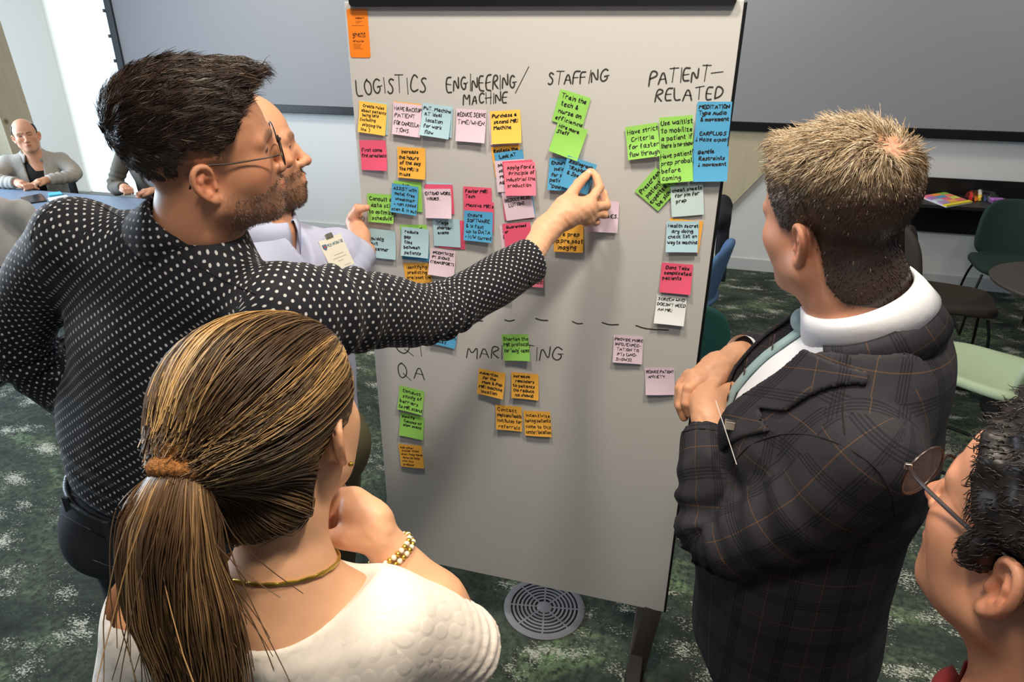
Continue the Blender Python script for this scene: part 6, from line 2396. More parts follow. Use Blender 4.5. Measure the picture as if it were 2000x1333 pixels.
    for i in range(26):
        t = i / 25 * ln
        a = aa + 0.5 * t + fl * t * 2
        r_ = rr * np.interp(t, ts, wprof) * (1 + 0.08 * np.sin(7 * t + aa * 3))
        P[:, i] = lerp(tc, t) + (np.cos(a) * r_)[:, None] * lerp(Nf, t) + (np.sin(a) * r_ * 0.72)[:, None] * lerp(B, t)
    stray = rng.random(n) < 0.02
    P[stray] += (np.linspace(0, 1, 26)[None, :, None] ** 2) * rng.normal(size=(stray.sum(), 1, 3)) * 0.03
    bd = np.sin(aa * 4 + 0.4) * 0.5 + rng.normal(size=n) * 0.35
    w = sstep(0.0, 0.9, bd)[:, None]
    cols = (L3((88, 64, 42)) * (1 - w) + L3((168, 132, 88)) * w) * rng.uniform(0.75, 1.2, n)[:, None]
    strands('ponytail', P, 0.0009, cols, hair, taper=0.5)

    # woolly hair tie
    ti = empty('hair_tie', tuple(tie_w), label='tan woolly hair tie around the ponytail', cat='hair tie')
    d0 = tc[2] - tc[0]
    d0 /= np.linalg.norm(d0)
    n1 = np.cross(d0, A3(0, 0, 1))
    n1 /= np.linalg.norm(n1)
    n2 = np.cross(d0, n1)
    TM = mat('tan_wool', (150, 98, 48), 0.95, var=0.3, scale=300, bump=0.9, bscale=420, bdist=0.004)

    def scr(P):
        q = P - tie_w
        h_ = q @ d0
        r = np.sqrt((q @ n1) ** 2 + (q @ n2) ** 2)
        a = np.arctan2(q @ n2, q @ n1)
        d1 = np.sqrt((r - 0.0200) ** 2 + (h_ - 0.0085) ** 2) - 0.0090
        d2 = np.sqrt((r - 0.0192) ** 2 + (h_ + 0.0075) ** 2) - 0.0086
        return smin(d1, d2, 0.003) + 0.0012 * np.sin(a * 24 + h_ * 300) + 0.0008 * wob(P, 0.008, 3)
    v, f = nets(scr, tie_w - 0.05, tie_w + 0.05, 0.0026)
    mesh_np('wool_band', v, f, TM, ti)

    # necklace: flat gold ribbon chain round the neck with a small drop
    nl = empty('necklace', tuple(N), label='gold braided necklace around the woman\'s neck', cat='necklace')
    GM = mat('antique_gold', (196, 164, 72), 0.28, metal=0.9, bump=0.5, bscale=500)
    cen = to_world(A3(0, -0.052, -0.160), o, M, s)
    ax = M @ A3(0, 0.25, 1)
    ax /= np.linalg.norm(ax)
    e1 = np.cross(ax, A3(0, 1, 0))
    e1 /= np.linalg.norm(e1)
    e2 = np.cross(ax, e1)
    ring = []
    for a in np.linspace(0, 2 * np.pi, 73):
        dr = e1 * math.cos(a) + e2 * math.sin(a)
        rr_ = np.linspace(0.02, 0.14, 240)
        pts = cen + dr * rr_[:, None] - A3(0, 0, 1) * (rr_[:, None] * 0.18)
        k = np.argmax(skin(pts) > 0.002)
        ring.append(pts[k])
    ring = np.array(ring)
    sm = ring.copy()
    for _ in range(3):
        sm[1:-1] = (sm[:-2] + sm[1:-1] * 2 + sm[2:]) / 4
        sm[0] = sm[-1] = (sm[1] + sm[-2]) / 2
    for k, off in enumerate((0.0013, -0.0013)):
        tw = sm + np.stack([np.zeros(73), np.zeros(73), off * np.cos(np.linspace(0, 60, 73))], 1)
        MB().tube(tw, 0.0017, 6, cap=False).build('chain', GM, nl, smooth=True)
    kk = int(np.argmin(np.linalg.norm(sm - at(570, 1122, 0.78), axis=1)))
    dr_ = nets(lambda P: ell(P, sm[kk] + A3(0.004, -0.004, -0.013), (0.0028, 0.0018, 0.009)), sm[kk] - 0.03, sm[kk] + 0.03, 0.0015)
    mesh_np('drop_charm', dr_[0], dr_[1], GM, nl)

    # bead bracelet
    bl = empty('bracelet', tuple(Rwr), label='pearl and gold braided bracelet on the woman\'s wrist', cat='bracelet')
    fd = (Rwr - Rel) / np.linalg.norm(Rwr - Rel)
    cb = Rwr - fd * 0.004
    u1 = np.cross(fd, A3(0, 0, 1))
    u1 /= np.linalg.norm(u1)
    u2 = np.cross(fd, u1)
    PM = mat('pearl', (228, 214, 196), 0.25, coat=0.5)
    ico = nets(lambda P: np.linalg.norm(P, axis=1) - 0.0037, (-0.005,) * 3, (0.005,) * 3, 0.0016)
    bead_me = {}
    for mm_, nm in ((PM, 'pearl_bead'), (GM, 'gold_bead')):
        ob = mesh_np(nm, ico[0], ico[1], mm_, bl, local=True)
        bead_me[nm] = ob.data
        bpy.data.objects.remove(ob)
    K = 30
    for i in range(K):
        a = 2 * math.pi * i / K
        for j, (off, nm) in enumerate(((-0.0042, 'pearl_bead' if i % 2 else 'gold_bead'), (0.0042, 'gold_bead' if i % 2 else 'pearl_bead'))):
            a2 = a + j * math.pi / K
            p = cb + (u1 * math.cos(a2) + u2 * math.sin(a2)) * 0.0305 + fd * off
            ob = bpy.data.objects.new('bead', bead_me[nm])
            COL.objects.link(ob)
            ob.parent = bl
            ob.location = Vector(p) - bl.location
    # earring stud
    st = to_world(A3(0.090, -0.008, -0.050), o, M, s)
    es = nets(lambda P: np.linalg.norm(P - st, axis=1) - 0.003, st - 0.005, st + 0.005, 0.0012)
    eo = mesh_np('earring', es[0], es[1], GM)
    tag(eo, 'tiny gold stud earring in the woman\'s ear', 'earring')
    # silver ring on the index finger
    rp = h['index'][0] * 0.45 + h['index'][1] * 0.55
    dv = h['index'][1] - h['index'][0]
    dv /= np.linalg.norm(dv)
    a1 = np.cross(dv, A3(0, 0, 1))
    a1 /= np.linalg.norm(a1)
    a2_ = np.cross(dv, a1)
    aa_ = np.linspace(0, 2 * np.pi, 25)
    ro = MB().tube([rp + (a1 * math.cos(t) + a2_ * math.sin(t)) * 0.0112 for t in aa_], 0.0016, 6, cap=False).build('finger_ring', mat('silver', (200, 200, 205), 0.2, metal=1.0), smooth=True)
    tag(ro, 'silver ring on the woman\'s index finger', 'ring')
    return root


def white_top_material():
    m, t = new_mat('white_jacquard')
    uv = t.n('ShaderNodeUVMap')
    mp = t.n('ShaderNodeMapping')
    mp.inputs['Scale'].default_value = (60, 34, 1)
    t.l(uv.outputs[0], mp.inputs[0])
    vor = t.n('ShaderNodeTexVoronoi')
    vor.inputs['Scale'].default_value = 1.0
    vor.inputs['Randomness'].default_value = 0.35
    t.l(mp.outputs[0], vor.inputs['Vector'])
    t.b.inputs['Base Color'].default_value = lin((236, 226, 214))
    t.b.inputs['Roughness'].default_value = 0.8
    t.b.inputs['Sheen Weight'].default_value = 0.1
    hgt = t.ramp(vor.outputs['Distance'], [(0.0, (1, 1, 1, 1)), (0.34, (0.85, 0.85, 0.85, 1)), (0.5, (0, 0, 0, 1))])
    t.bump(hgt, 0.22, 0.0025)
    return m


woman()
# ================================================================== man behind, holding the board edge
def man_badge():
    M, s = basis(50, 8, -3), 1.09
    o = CAM + 1.125 * (A3(0.012, -0.4715, 1.6285) - CAM)
    opt = dict(skin=(208, 154, 122), brow_c=(70, 52, 42), jaw=1.02, fat=0.002, nose=1.08, beard=((84, 62, 46), 0.72), ears=(1, -1),
               neck=[((0, -0.018, -0.05), 0.058), ((0, -0.014, -0.10), 0.059), ((0.0, -0.004, -0.165), 0.056), ((0.0, -0.01, -0.24), 0.045)])
    hl = hairline([0.12, 0.08, 0.06, 0.045, 0.03, 0.01, -0.02, -0.06, -0.1], [0.17, 0.16, 0.15, 0.12, 0.06, 0.0, 0.0, -0.05, -0.07])
    opt['scalp'] = (lambda q: sstep(-0.006, 0.010, q[:, 2] - hl(q)), (70, 52, 42), 0.85)
    X, Y, Z = basis(98).T
    N = to_world(A3(0, 0.005, -0.195), o, M, s)
    root = empty('person', (N[0], N[1], 0), label='bearded man in a white shirt with a name badge gripping the whiteboard edge', cat='person')
    Rsh, Lsh = N + X * 0.160 + Y * 0.02 + A3(0, 0, -0.055), N - X * 0.170 + Y * 0.04 + A3(0, 0, -0.065)
    Lel, Lwr = at(640, 585, 1.62), at(718, 478, 1.80)
    Rel = Rsh + X * 0.0 + Y * 0.06 + A3(0, 0, -0.28)
    Rwr = Rel + Y * 0.13 - X * 0.01 + A3(0, 0, -0.19)
    pel, wst, chest = N + A3(0.0, 0.02, -0.53), N + A3(0, 0.02, -0.34), N + A3(0, 0.01, -0.16)
    torso = Torso([pel, wst, chest, N + A3(0, 0, -0.08)], [0.17, 0.165, 0.175, 0.12], 0.70, X, Y)
    larm = Limb([Lsh, Lsh * 0.5 + Lel * 0.5, Lel, Lwr - (Lwr - Lel) * 0.16], [0.060, 0.055, 0.052, 0.042])
    rarm = Limb([Rsh, Rel, Rwr], [0.068, 0.055, 0.042])
    SH = mat('pale_cotton', (176, 182, 208), 0.75, spec=0.25, bump=0.15, bscale=60, bdist=0.003)

    def shirt(P):
        d = smin(torso(P), chain(P, [Lsh, N + A3(0, 0, -0.03), Rsh], [0.064, 0.062, 0.064], 0.02), 0.05)
        d = smin(d, seg(P, N + A3(0, 0, -0.05), to_world(A3(0, -0.006, -0.15), o, M, s), 0.085, 0.066), 0.04)
        la = smax(larm(P) + folds(P, larm, 0.28, 0.004, 0.04, 0.06), cuff_cut(P, larm, 0), 0.003)
        d = smin(d, smin(la, smax(rarm(P), cuff_cut(P, rarm, 0), 0.003), 0.01), 0.025) + 0.003 * wob(P, 0.15, 3)
        q = P - N
        # open neck
        v = smax(np.abs(q @ X) - np.interp(q @ Z, [-0.05, 0.0, 0.1], [0.0, 0.02, 0.05]), 0.02 - q @ Y, 0.004)
        d = smax(d, -v, 0.003)
        return smax(d, -(q @ Z) - 0.52, 0.01)
    sh = garment('shirt', shirt, N - A3(0.40, 0.35, 0.60), N + A3(0.42, 0.62, 0.10), 0.008, SH, root)
    tag(sh, 'pale lavender-white button shirt')
    cO = to_world(A3(0, -0.006, -0.128), o, M, s)
    collar('collar', cO, basis(90, -18, 0), [(0.064, 0.070, -0.035, 0), (0.064, 0.070, 0.0, 0), (0.067, 0.073, 0.014, -0.002), (0.073, 0.080, 0.016, -0.003), (0.084, 0.094, -0.006, -0.004),
           lambda A: np.stack([0.100 * np.sin(A), 0.112 * np.cos(A) - 0.004, -0.036 - 0.034 * np.clip(np.cos(A), 0, 1) ** 2], 1)], 9, 351, SH, sh)
    # button placket
    pl = []
    for z in np.linspace(-0.13, -0.46, 12):
        yy = np.linspace(0, 0.3, 300)
        c = N + Y[None] * yy[:, None] + Z * z
        k = np.where(shirt(c) < 0)[0]
        pl.append(N + Y * (yy[k[-1]] + 0.0015) + Z * z)
    for i in (1, 4, 7, 10):
        b = pl[i]
        MB().tube([b, b + Y * 0.003], 0.0055, 14).build('button', mat('button_white', (210, 210, 214), 0.3), sh, smooth=True)
    V, F = [], []
    for p in pl:
        V += [p - X * 0.016, p + X * 0.016]
    F = np.array([[2 * i, 2 * i + 1, 2 * i + 3, 2 * i + 2] for i in range(len(pl) - 1)])
    po = mesh_np('placket', V, F, SH, sh)
    po.modifiers.new('thickness', 'SOLIDIFY').thickness = 0.0016
    # olive trousers
    ft = {sx: pel * A3(1, 1, 0) + X * 0.085 * sx + A3(-0.07, -0.01, 0.08) for sx in (-1, 1)}
    OM = mat('olive_chino', (86, 80, 56), 0.85, var=0.15, scale=30)

    def pants(P):
        d = ell(P, pel + A3(0, 0, -0.03), (0.165, 0.165, 0.14))
        for sx in (-1, 1):
            d = smin(d, seg(P, pel + X * 0.085 * sx + A3(0, 0, -0.06), ft[sx], 0.095, 0.06), 0.03)
        return smax(smax(d + 0.003 * wob(P, 0.12, 1), P[:, 2] - pel[2] - 0.05, 0.01), 0.05 - P[:, 2], 0.01)
    garment('trousers', pants, (pel[0] - 0.3, pel[1] - 0.3, 0.03), (pel[0] + 0.3, pel[1] + 0.3, pel[2] + 0.08), 0.016, OM, root)
    for sx in (-1, 1):
        shoe('shoe', ft[sx], 118, root, mat('brown_leather', (52, 36, 26), 0.45))
    # hand: thumb on the front of the glass, fingers behind
    h = dict(palm=[Lwr - (Lwr - Lel) * 0.2, at(703, 462, 1.812), at(692, 436, 1.835)], palm_r=[0.029, 0.025, 0.022],
             heel=[(at(700, 455, 1.82), at(690, 425, 1.845), 0.020, 0.016)],
             thumb=[at(690, 424, 1.812), at(700, 409, 1.796), at(717, 406, 1.791)],
             index=[at(691, 418, 1.850), at(697, 405, 1.885), at(720, 404, 1.898), at(734, 406, 1.896)],
             middle=[at(693, 430, 1.860), at(700, 420, 1.896), at(722, 419, 1.908), at(738, 421, 1.906)],
             ring=[at(695, 442, 1.862), at(702, 436, 1.898), at(722, 435, 1.908), at(737, 437, 1.906)],
             little=[at(697, 452, 1.860), at(704, 450, 1.895), at(722, 450, 1.905), at(735, 452, 1.903)])

    def whole(P):
        q = to_local(P, o, M, s)
        return smin(head_sdf(q, opt), neck_sdf(q, opt), 0.02)
    p1 = nets(whole, o - A3(0.20, 0.20, 0.27), o + A3(0.18, 0.18, 0.14), 0.0034)
    p2 = nets(lambda P: hand_sdf(P, h), at(712, 440, 1.83) - 0.11, at(712, 440, 1.83) + 0.10, 0.003)
    under = lambda P: smin(torso(P) + 0.03, np.minimum.reduce([chain(P, larm.pts, [0.04] * 4), chain(P, rarm.pts, [0.04, 0.04, 0.03]), seg(P, pel - X * 0.08, ft[-1], 0.07, 0.04), seg(P, pel + X * 0.08, ft[1], 0.07, 0.04)]), 0.02)
    fw = (Rwr - Rel) / np.linalg.norm(Rwr - Rel)
    sd_ = np.cross(fw, A3(1, 0, 0))
    sd_ /= np.linalg.norm(sd_)
    rh = dict(palm=[Rwr - fw * 0.06, Rwr + fw * 0.01, Rwr + fw * 0.07], palm_r=[0.028, 0.026, 0.024], heel=[(Rwr + fw * 0.04 - sd_ * 0.022, Rwr + fw * 0.075 + sd_ * 0.024, 0.017, 0.017)],
              thumb=[Rwr + fw * 0.02 + sd_ * 0.026, Rwr + fw * 0.06 + sd_ * 0.046, Rwr + fw * 0.095 + sd_ * 0.042])
    bend = np.cross(sd_, fw)
    for k_, (nm, ll) in enumerate((('index', 0.075), ('middle', 0.083), ('ring', 0.077), ('little', 0.06))):
        b_ = Rwr + fw * 0.088 + sd_ * (0.027 - 0.018 * k_)
        rh[nm] = [b_, b_ + fw * ll * 0.45 + bend * 0.004, b_ + fw * ll * 0.75 + bend * 0.014, b_ + fw * ll * 0.95 + bend * 0.026]
    p4 = nets(lambda P: hand_sdf(P, rh), Rwr + fw * 0.06 - 0.15, Rwr + fw * 0.06 + 0.15, 0.004)
    p3 = nets(under, (N[0] - 0.35, N[1] - 0.3, 0.06), (N[0] + 0.35, N[1] + 0.5, N[2] - 0.05), 0.024, polish=False)
    tone = (214, 160, 132)
    body = body_mesh(root, [p1, p2, p3, p4], lambda V, i: head_colors(to_local(V, o, M, s), opt) if i == 0 else hand_colors(V, h, tone) if i == 1 else np.tile(L3(tone), (len(V), 1)))
    # beard and short hair strands
    rng = np.random.default_rng(31)
    hv = p1[0]
    q = to_local(hv, o, M, s)
    m = (q[:, 2] < -0.05) & (q[:, 2] > -0.13) & (q[:, 1] > 0.02 + 0.45 * (q[:, 2] + 0.06)) & (np.abs(q[:, 2] + 0.0705) > 0.0075)
    m |= (q[:, 2] < -0.052) & (q[:, 2] > -0.062) & (q[:, 1] > 0.08)
    ii = rng.choice(np.where(m)[0], 3200)
    nn = grad(whole, hv[ii])
    L = rng.uniform(0.003, 0.007, len(ii))[:, None]
    dd = nn * 0.8 - M[:, 2] * 0.9 + rng.normal(size=(len(ii), 3)) * 0.25
    dd /= np.linalg.norm(dd, axis=1)[:, None]
    strands('beard', np.stack([hv[ii], hv[ii] + dd * L * 0.5, hv[ii] + dd * L - A3(0, 0, 0.001)], 1), 0.0004, L3((92, 66, 46)) * rng.uniform(0.5, 1.6, len(ii))[:, None], body)

    def cap(P):
        ql = to_local(P, o, M, s)
        return smax(head_sdf(ql, dict(opt, ears=())) - 0.005 + 0.001 * wob(ql, 0.012, 2), hl(ql) + 0.004 - ql[:, 2], 0.005)
    cv, cf = nets(cap, o - 0.14, o + 0.15, 0.005)
    mesh_np('hair', cv, cf, HAIR_M, root, colors=np.tile(L3((62, 46, 36)), (len(cv), 1)))

    # name badge on the chest pocket
    mid = on_surface(shirt, 652, 497, 1.0, 1.9, 0.004)
    nb = grad(shirt, mid[None], 0.01)[0]
    tv = CAM - mid
    tv /= np.linalg.norm(tv)
    nb = nb * 0.6 + tv * 0.4
    nb /= np.linalg.norm(nb)
    dn = A3(0, 0, -1) - nb * (A3(0, 0, -1) @ nb)
    dn /= np.linalg.norm(dn)
    rt_ = np.cross(nb, dn) * -1
    if (at(700, 490, 1.4) - at(600, 500, 1.4)) @ rt_ < 0:
        rt_ = -rt_
    dn = dn * math.cos(0.14) + rt_ * math.sin(0.14)
    rt_ = rt_ - dn * (rt_ @ dn)
    rt_ /= np.linalg.norm(rt_)
    c0 = mid - rt_ * 0.031 - dn * 0.039 + nb * 0.009
    c1, c2 = c0 + rt_ * 0.062, c0 + dn * 0.078
    e1 = c1 - c0
    wd = np.linalg.norm(e1)
    e1 /= wd
    e2 = c2 - c0
    e2 = e2 - e1 * (e2 @ e1)
    hh = np.linalg.norm(e2)
    e2 /= hh
    nr = np.cross(e1, e2)
    if nr @ (CAM - c0) < 0:
        nr = -nr
    bd = empty('name_badge', tuple(c0), label='white name badge with a small crest on the pale shirt of the bearded man', cat='badge')
    wd, hh = 0.062, 0.078
    MB().prism([c0, c0 + e1 * wd, c0 + e1 * wd + e2 * hh, c0 + e2 * hh], nr * 0.0012).build('badge_card', mat('badge_paper', (206, 202, 190), 0.7), bd)
    fm = lambda p: c0 + p[:, :1] * e1 + p[:, 1:2] * e2 + nr * 0.0018
    TX = mat('badge_teal_print', (62, 110, 120), 0.6)
    for text, x0, y0, w, cap_h, pen, mm_ in (('MESH INCUBATOR', 0.016, 0.020, 0.043, 0.007, 0.0009, TX),):
        Ls, ww = text_strokes(text, 0.0, random.Random(2))
        lines = [np.stack([x0 + p[:, 0] / ww * w, y0 - p[:, 1] / 6 * cap_h], 1) for p in map(np.asarray, Ls)]
        v, f = ribbon(lines, pen, fm)
        mesh_np('lettering', v, f, mm_, bd, smooth=False)
    for x0, y0, w in ((0.022, 0.042, 0.026), (0.016, 0.050, 0.036), (0.026, 0.058, 0.014), (0.036, 0.072, 0.018)):
        scribble(x0, y0, w, 0.0022, 0.0007, bd, mat('badge_grey_print', (120, 112, 104), 0.6), fn=fm)
    u = 0.0055
    cs = c0 + e1 * 0.009 + e2 * 0.018 + nr * 0.0013
    MB().prism([cs + e1 * a * u + e2 * b * u for a, b in ((-1, -1.2), (1, -1.2), (1, 0.4), (0, 1.4), (-1, 0.4))], nr * 0.0006).build('crest', mat('crest_blue', (58, 92, 128), 0.6), bd)
    MB().prism([cs + e1 * a * u * 0.45 + e2 * b * u * 0.5 + nr * 0.0006 for a, b in ((-1, -1), (1, -1), (1, 0.6), (-1, 0.6))], nr * 0.0004).build('crest_field', mat('crest_red', (168, 60, 56), 0.6), bd)
    MB().box((-0.010, -0.002, -0.006), (0.010, 0.002, 0.006), Matrix.Translation(Vector(c0 + e1 * wd * 0.5 - e2 * 0.004 + nr * 0.002)) @ Matrix(((e1[0], nr[0], -e2[0]), (e1[1], nr[1], -e2[1]), (e1[2], nr[2], -e2[2]))).to_4x4(), bevel=0.001).build('clip', mat('steel', (190, 180, 165), 0.25, metal=1.0), bd)


man_badge()


# ================================================================== dark-haired person with glasses at the edge
def person_glasses():
    s = 1.0
    M = basis(-34, 4, 4)
    o = at(1953, 1166, 0.525) - s * (A3(-0.083, -0.013, -0.024) @ M.T)
    opt = dict(skin=(196, 140, 110), brow_c=(40, 30, 28), jaw=0.98, fat=0.003, nose=0.95, brow=0.9,
               neck=[((0, -0.022, -0.05), 0.055), ((0, -0.035, -0.10), 0.055), ((0.0, -0.055, -0.18), 0.060), ((0.0, -0.065, -0.27), 0.085)])
    hl = hairline([0.12, 0.085, 0.070, 0.056, 0.044, 0.030, 0.012, 0.0, -0.02, -0.05, -0.1], [0.125, 0.112, 0.100, 0.080, 0.050, 0.020, 0.004, 0.010, -0.005, -0.05, -0.07])
    opt['scalp'] = (lambda q: sstep(-0.006, 0.010, q[:, 2] - hl(q)), (30, 24, 22), 0.9)
    X, Y, Z = basis(-34).T
    N = to_world(A3(0, -0.065, -0.25), o, M, s)
    root = empty('person', (N[0], N[1], 0), label='dark-haired person in round glasses with a dark red collar', cat='person')
    Lsh, Rsh = N - X * 0.175 + A3(0, 0, -0.055), N + X * 0.175 + A3(0, 0, -0.055)
    pel = N + A3(0, 0, -0.52)
    torso = Torso([pel, N + A3(0, 0.01, -0.30), N + A3(0, 0.01, -0.15), N + A3(0, 0, -0.09)], [0.16, 0.145, 0.16, 0.11], 0.68, X, Y)

    def whole(P):
        q = to_local(P, o, M, s)
        return smin(head_sdf(q, opt), neck_sdf(q, opt), 0.02)
    p1 = nets(whole, o - A3(0.20, 0.20, 0.27), o + A3(0.18, 0.18, 0.14), 0.003)
    under = lambda P: smin(torso(P) + 0.03, np.minimum.reduce([seg(P, Lsh, Lsh + A3(0, 0, -0.5), 0.04, 0.03), seg(P, Rsh, Rsh + A3(0, 0, -0.5), 0.04, 0.03), seg(P, pel - X * 0.08, pel * A3(1, 1, 0) - X * 0.09 + A3(0, 0, 0.07), 0.07, 0.04), seg(P, pel + X * 0.08, pel * A3(1, 1, 0) + X * 0.09 + A3(0, 0, 0.07), 0.07, 0.04)]), 0.02)
    p2 = nets(under, (N[0] - 0.3, N[1] - 0.3, 0.06), (N[0] + 0.3, N[1] + 0.3, N[2] - 0.06), 0.025, polish=False)
    body_mesh(root, [p1, p2], lambda V, i: head_colors(to_local(V, o, M, s), opt) if i == 0 else np.tile(L3(opt['skin']), (len(V), 1)))
    RM = mat('dark_red_knit', (112, 24, 28), 0.85, bump=0.4, bscale=500)

    def top(P):
        d = smin(torso(P), chain(P, [Lsh, N + A3(0, 0, -0.04), Rsh], [0.055, 0.058, 0.055], 0.02), 0.05)
        for a in (Lsh, Rsh):
            d = smin(d, seg(P, a, a + A3(0, 0.0, -0.48), 0.055, 0.042), 0.025)
        return smax(d + 0.002 * wob(P, 0.12, 1), -((P - N) @ Z) - 0.55, 0.01)
    tp = garment('sweater', top, N - A3(0.32, 0.3, 0.62), N + A3(0.32, 0.3, 0.08), 0.013, RM, root)
    collar('collar', to_world(A3(0, -0.052, -0.165), o, M, s), basis(-34, -16, 0), [(0.066, 0.070, -0.03, 0), (0.066, 0.070, 0.012, 0), (0.070, 0.075, 0.018, 0), (0.078, 0.083, 0.010, 0), (0.090, 0.095, -0.03, 0)], 10, 350, RM, tp, thick=0.003)
    PM = mat('dark_skirt', (40, 42, 48), 0.8)

    def pants(P):
        d = ell(P, pel, (0.165, 0.155, 0.15))
        for sx in (-1, 1):
            d = smin(d, seg(P, pel + X * 0.08 * sx, pel * A3(1, 1, 0) + X * 0.09 * sx + A3(0, 0, 0.08), 0.09, 0.06), 0.03)
        return smax(smax(d, P[:, 2] - pel[2] - 0.06, 0.01), 0.05 - P[:, 2], 0.01)
    garment('trousers', pants, (pel[0] - 0.3, pel[1] - 0.3, 0.03), (pel[0] + 0.3, pel[1] + 0.3, pel[2] + 0.08), 0.018, PM, root)
    for sx in (-1, 1):
        shoe('shoe', pel * A3(1, 1, 0) + X * 0.09 * sx, -34, root, mat('black_shoe', (16, 15, 15), 0.3))

    # wavy dark hair
    def cap(P):
        q = to_local(P, o, M, s)
        th = 0.007 + 0.010 * sstep(0.0, 0.08, q[:, 2]) + 0.005 * wob(q, 0.035, 4)
        d = head_sdf(q, dict(opt, ears=())) - th
        # locks in front of and above the ear
        d = smin(d, chain(q, [A3(-0.070, 0.012, 0.03), A3(-0.076, 0.018, 0.0), A3(-0.076, 0.020, -0.018)], [0.016, 0.012, 0.009], 0.01), 0.012)
        d = smin(d, chain(q, [A3(-0.070, -0.03, 0.04), A3(-0.078, -0.04, 0.02), A3(-0.076, -0.055, -0.02)], [0.018, 0.014, 0.010], 0.01), 0.012)
        return smax(d, (hl(q) - 0.006 + 0.006 * wob(q, 0.02, 1)) - q[:, 2] - 0.03 * (1 - sstep(0.008, 0.03, np.linalg.norm(q - A3(-0.080, 0.022, -0.015), axis=1))), 0.008)
    cv, cf = nets(cap, o - 0.18, o + 0.18, 0.005)
    rng = np.random.default_rng(41)
    base = L3((24, 18, 17))
    hair = mesh_np('hair', cv, cf, HAIR_M, root, colors=np.tile(base, (len(cv), 1)))
    n = 5000
    idx = pick(cv, np.ones(len(cv)), n, rng)
    R0 = cv[idx]
    N0 = grad(cap, R0)
    wh = to_world(A3(0.02, -0.07, 0.10), o, M, s)
    cl = np.stack([wob(R0, 0.03, 1), wob(R0, 0.03, 2), wob(R0, 0.03, 3)], 1)

    def dirf(p, nn, t):
        d = p - wh
        d -= nn * (d * nn).sum(1)[:, None]
        d /= np.linalg.norm(d, axis=1)[:, None] + 1e-9
        return d * 0.8 + nn * 0.03 + np.cross(nn, d) * (0.6 * np.sin(7 * t + 60 * R0[:, 0] + 40 * R0[:, 2]))[:, None] + cl * 0.4
    paths = grow(R0, N0, cap, dirf, rng.uniform(0.006, 0.015, n), 8, lambda t: 0.0012, rng, 0.4)
    strands('hair_strands', paths, 0.0006, base * rng.uniform(0.5, 2.4, n)[:, None], hair)

    # round glasses
    gl = empty('eyeglasses', tuple(to_world(A3(0, 0.1, 0), o, M, s)), label='round dark-rimmed glasses on the dark-haired person', cat='glasses')
    fm = mat('dark_tortoise', (40, 26, 24), 0.3)
    gm = MATS['lens_glass']
    for sx in (1, -1):
        cx = sx * 0.036
        a = np.linspace(0, 2 * np.pi, 41)
        rim = np.stack([cx + 0.027 * np.cos(a), 0.112 - 0.004 * np.cos(a) * sx, -0.006 + 0.026 * np.sin(a)], 1)
        r = MB().tube(to_world(rim, o, M, s), 0.0014, 8, cap=False).build('rim', fm, gl, smooth=True)
        k = len(rim) - 1
        MB().add(to_world(rim[:k], o, M, s), [list(range(k))]).build('lens', gm, r)
        tp_ = catmull([A3(sx * 0.063, 0.108, 0.006), A3(sx * 0.072, 0.085, 0.006), A3(sx * 0.078, 0.03, 0.004), A3(sx * 0.082, -0.008, 0.008), A3(sx * 0.083, -0.03, -0.012)], 20)
        MB().tube(to_world(tp_, o, M, s), np.linspace(0.0017, 0.0022, 20), 8).build('temple', fm, gl, smooth=True)
        hg = to_world(A3(sx * 0.063, 0.1085, 0.006), o, M, s)
        MB().box((-0.003, -0.002, -0.003), (0.003, 0.002, 0.003), Matrix.Translation(Vector(hg)), bevel=0.0006).build('hinge', mat('steel', (190, 180, 165), 0.25, metal=1.0), gl)
    br = catmull([A3(0.010, 0.116, -0.002), A3(0, 0.119, 0.002), A3(-0.010, 0.116, -0.002)], 9)
    MB().tube(to_world(br, o, M, s), 0.0015, 6).build('bridge', fm, gl, smooth=True)


person_glasses()


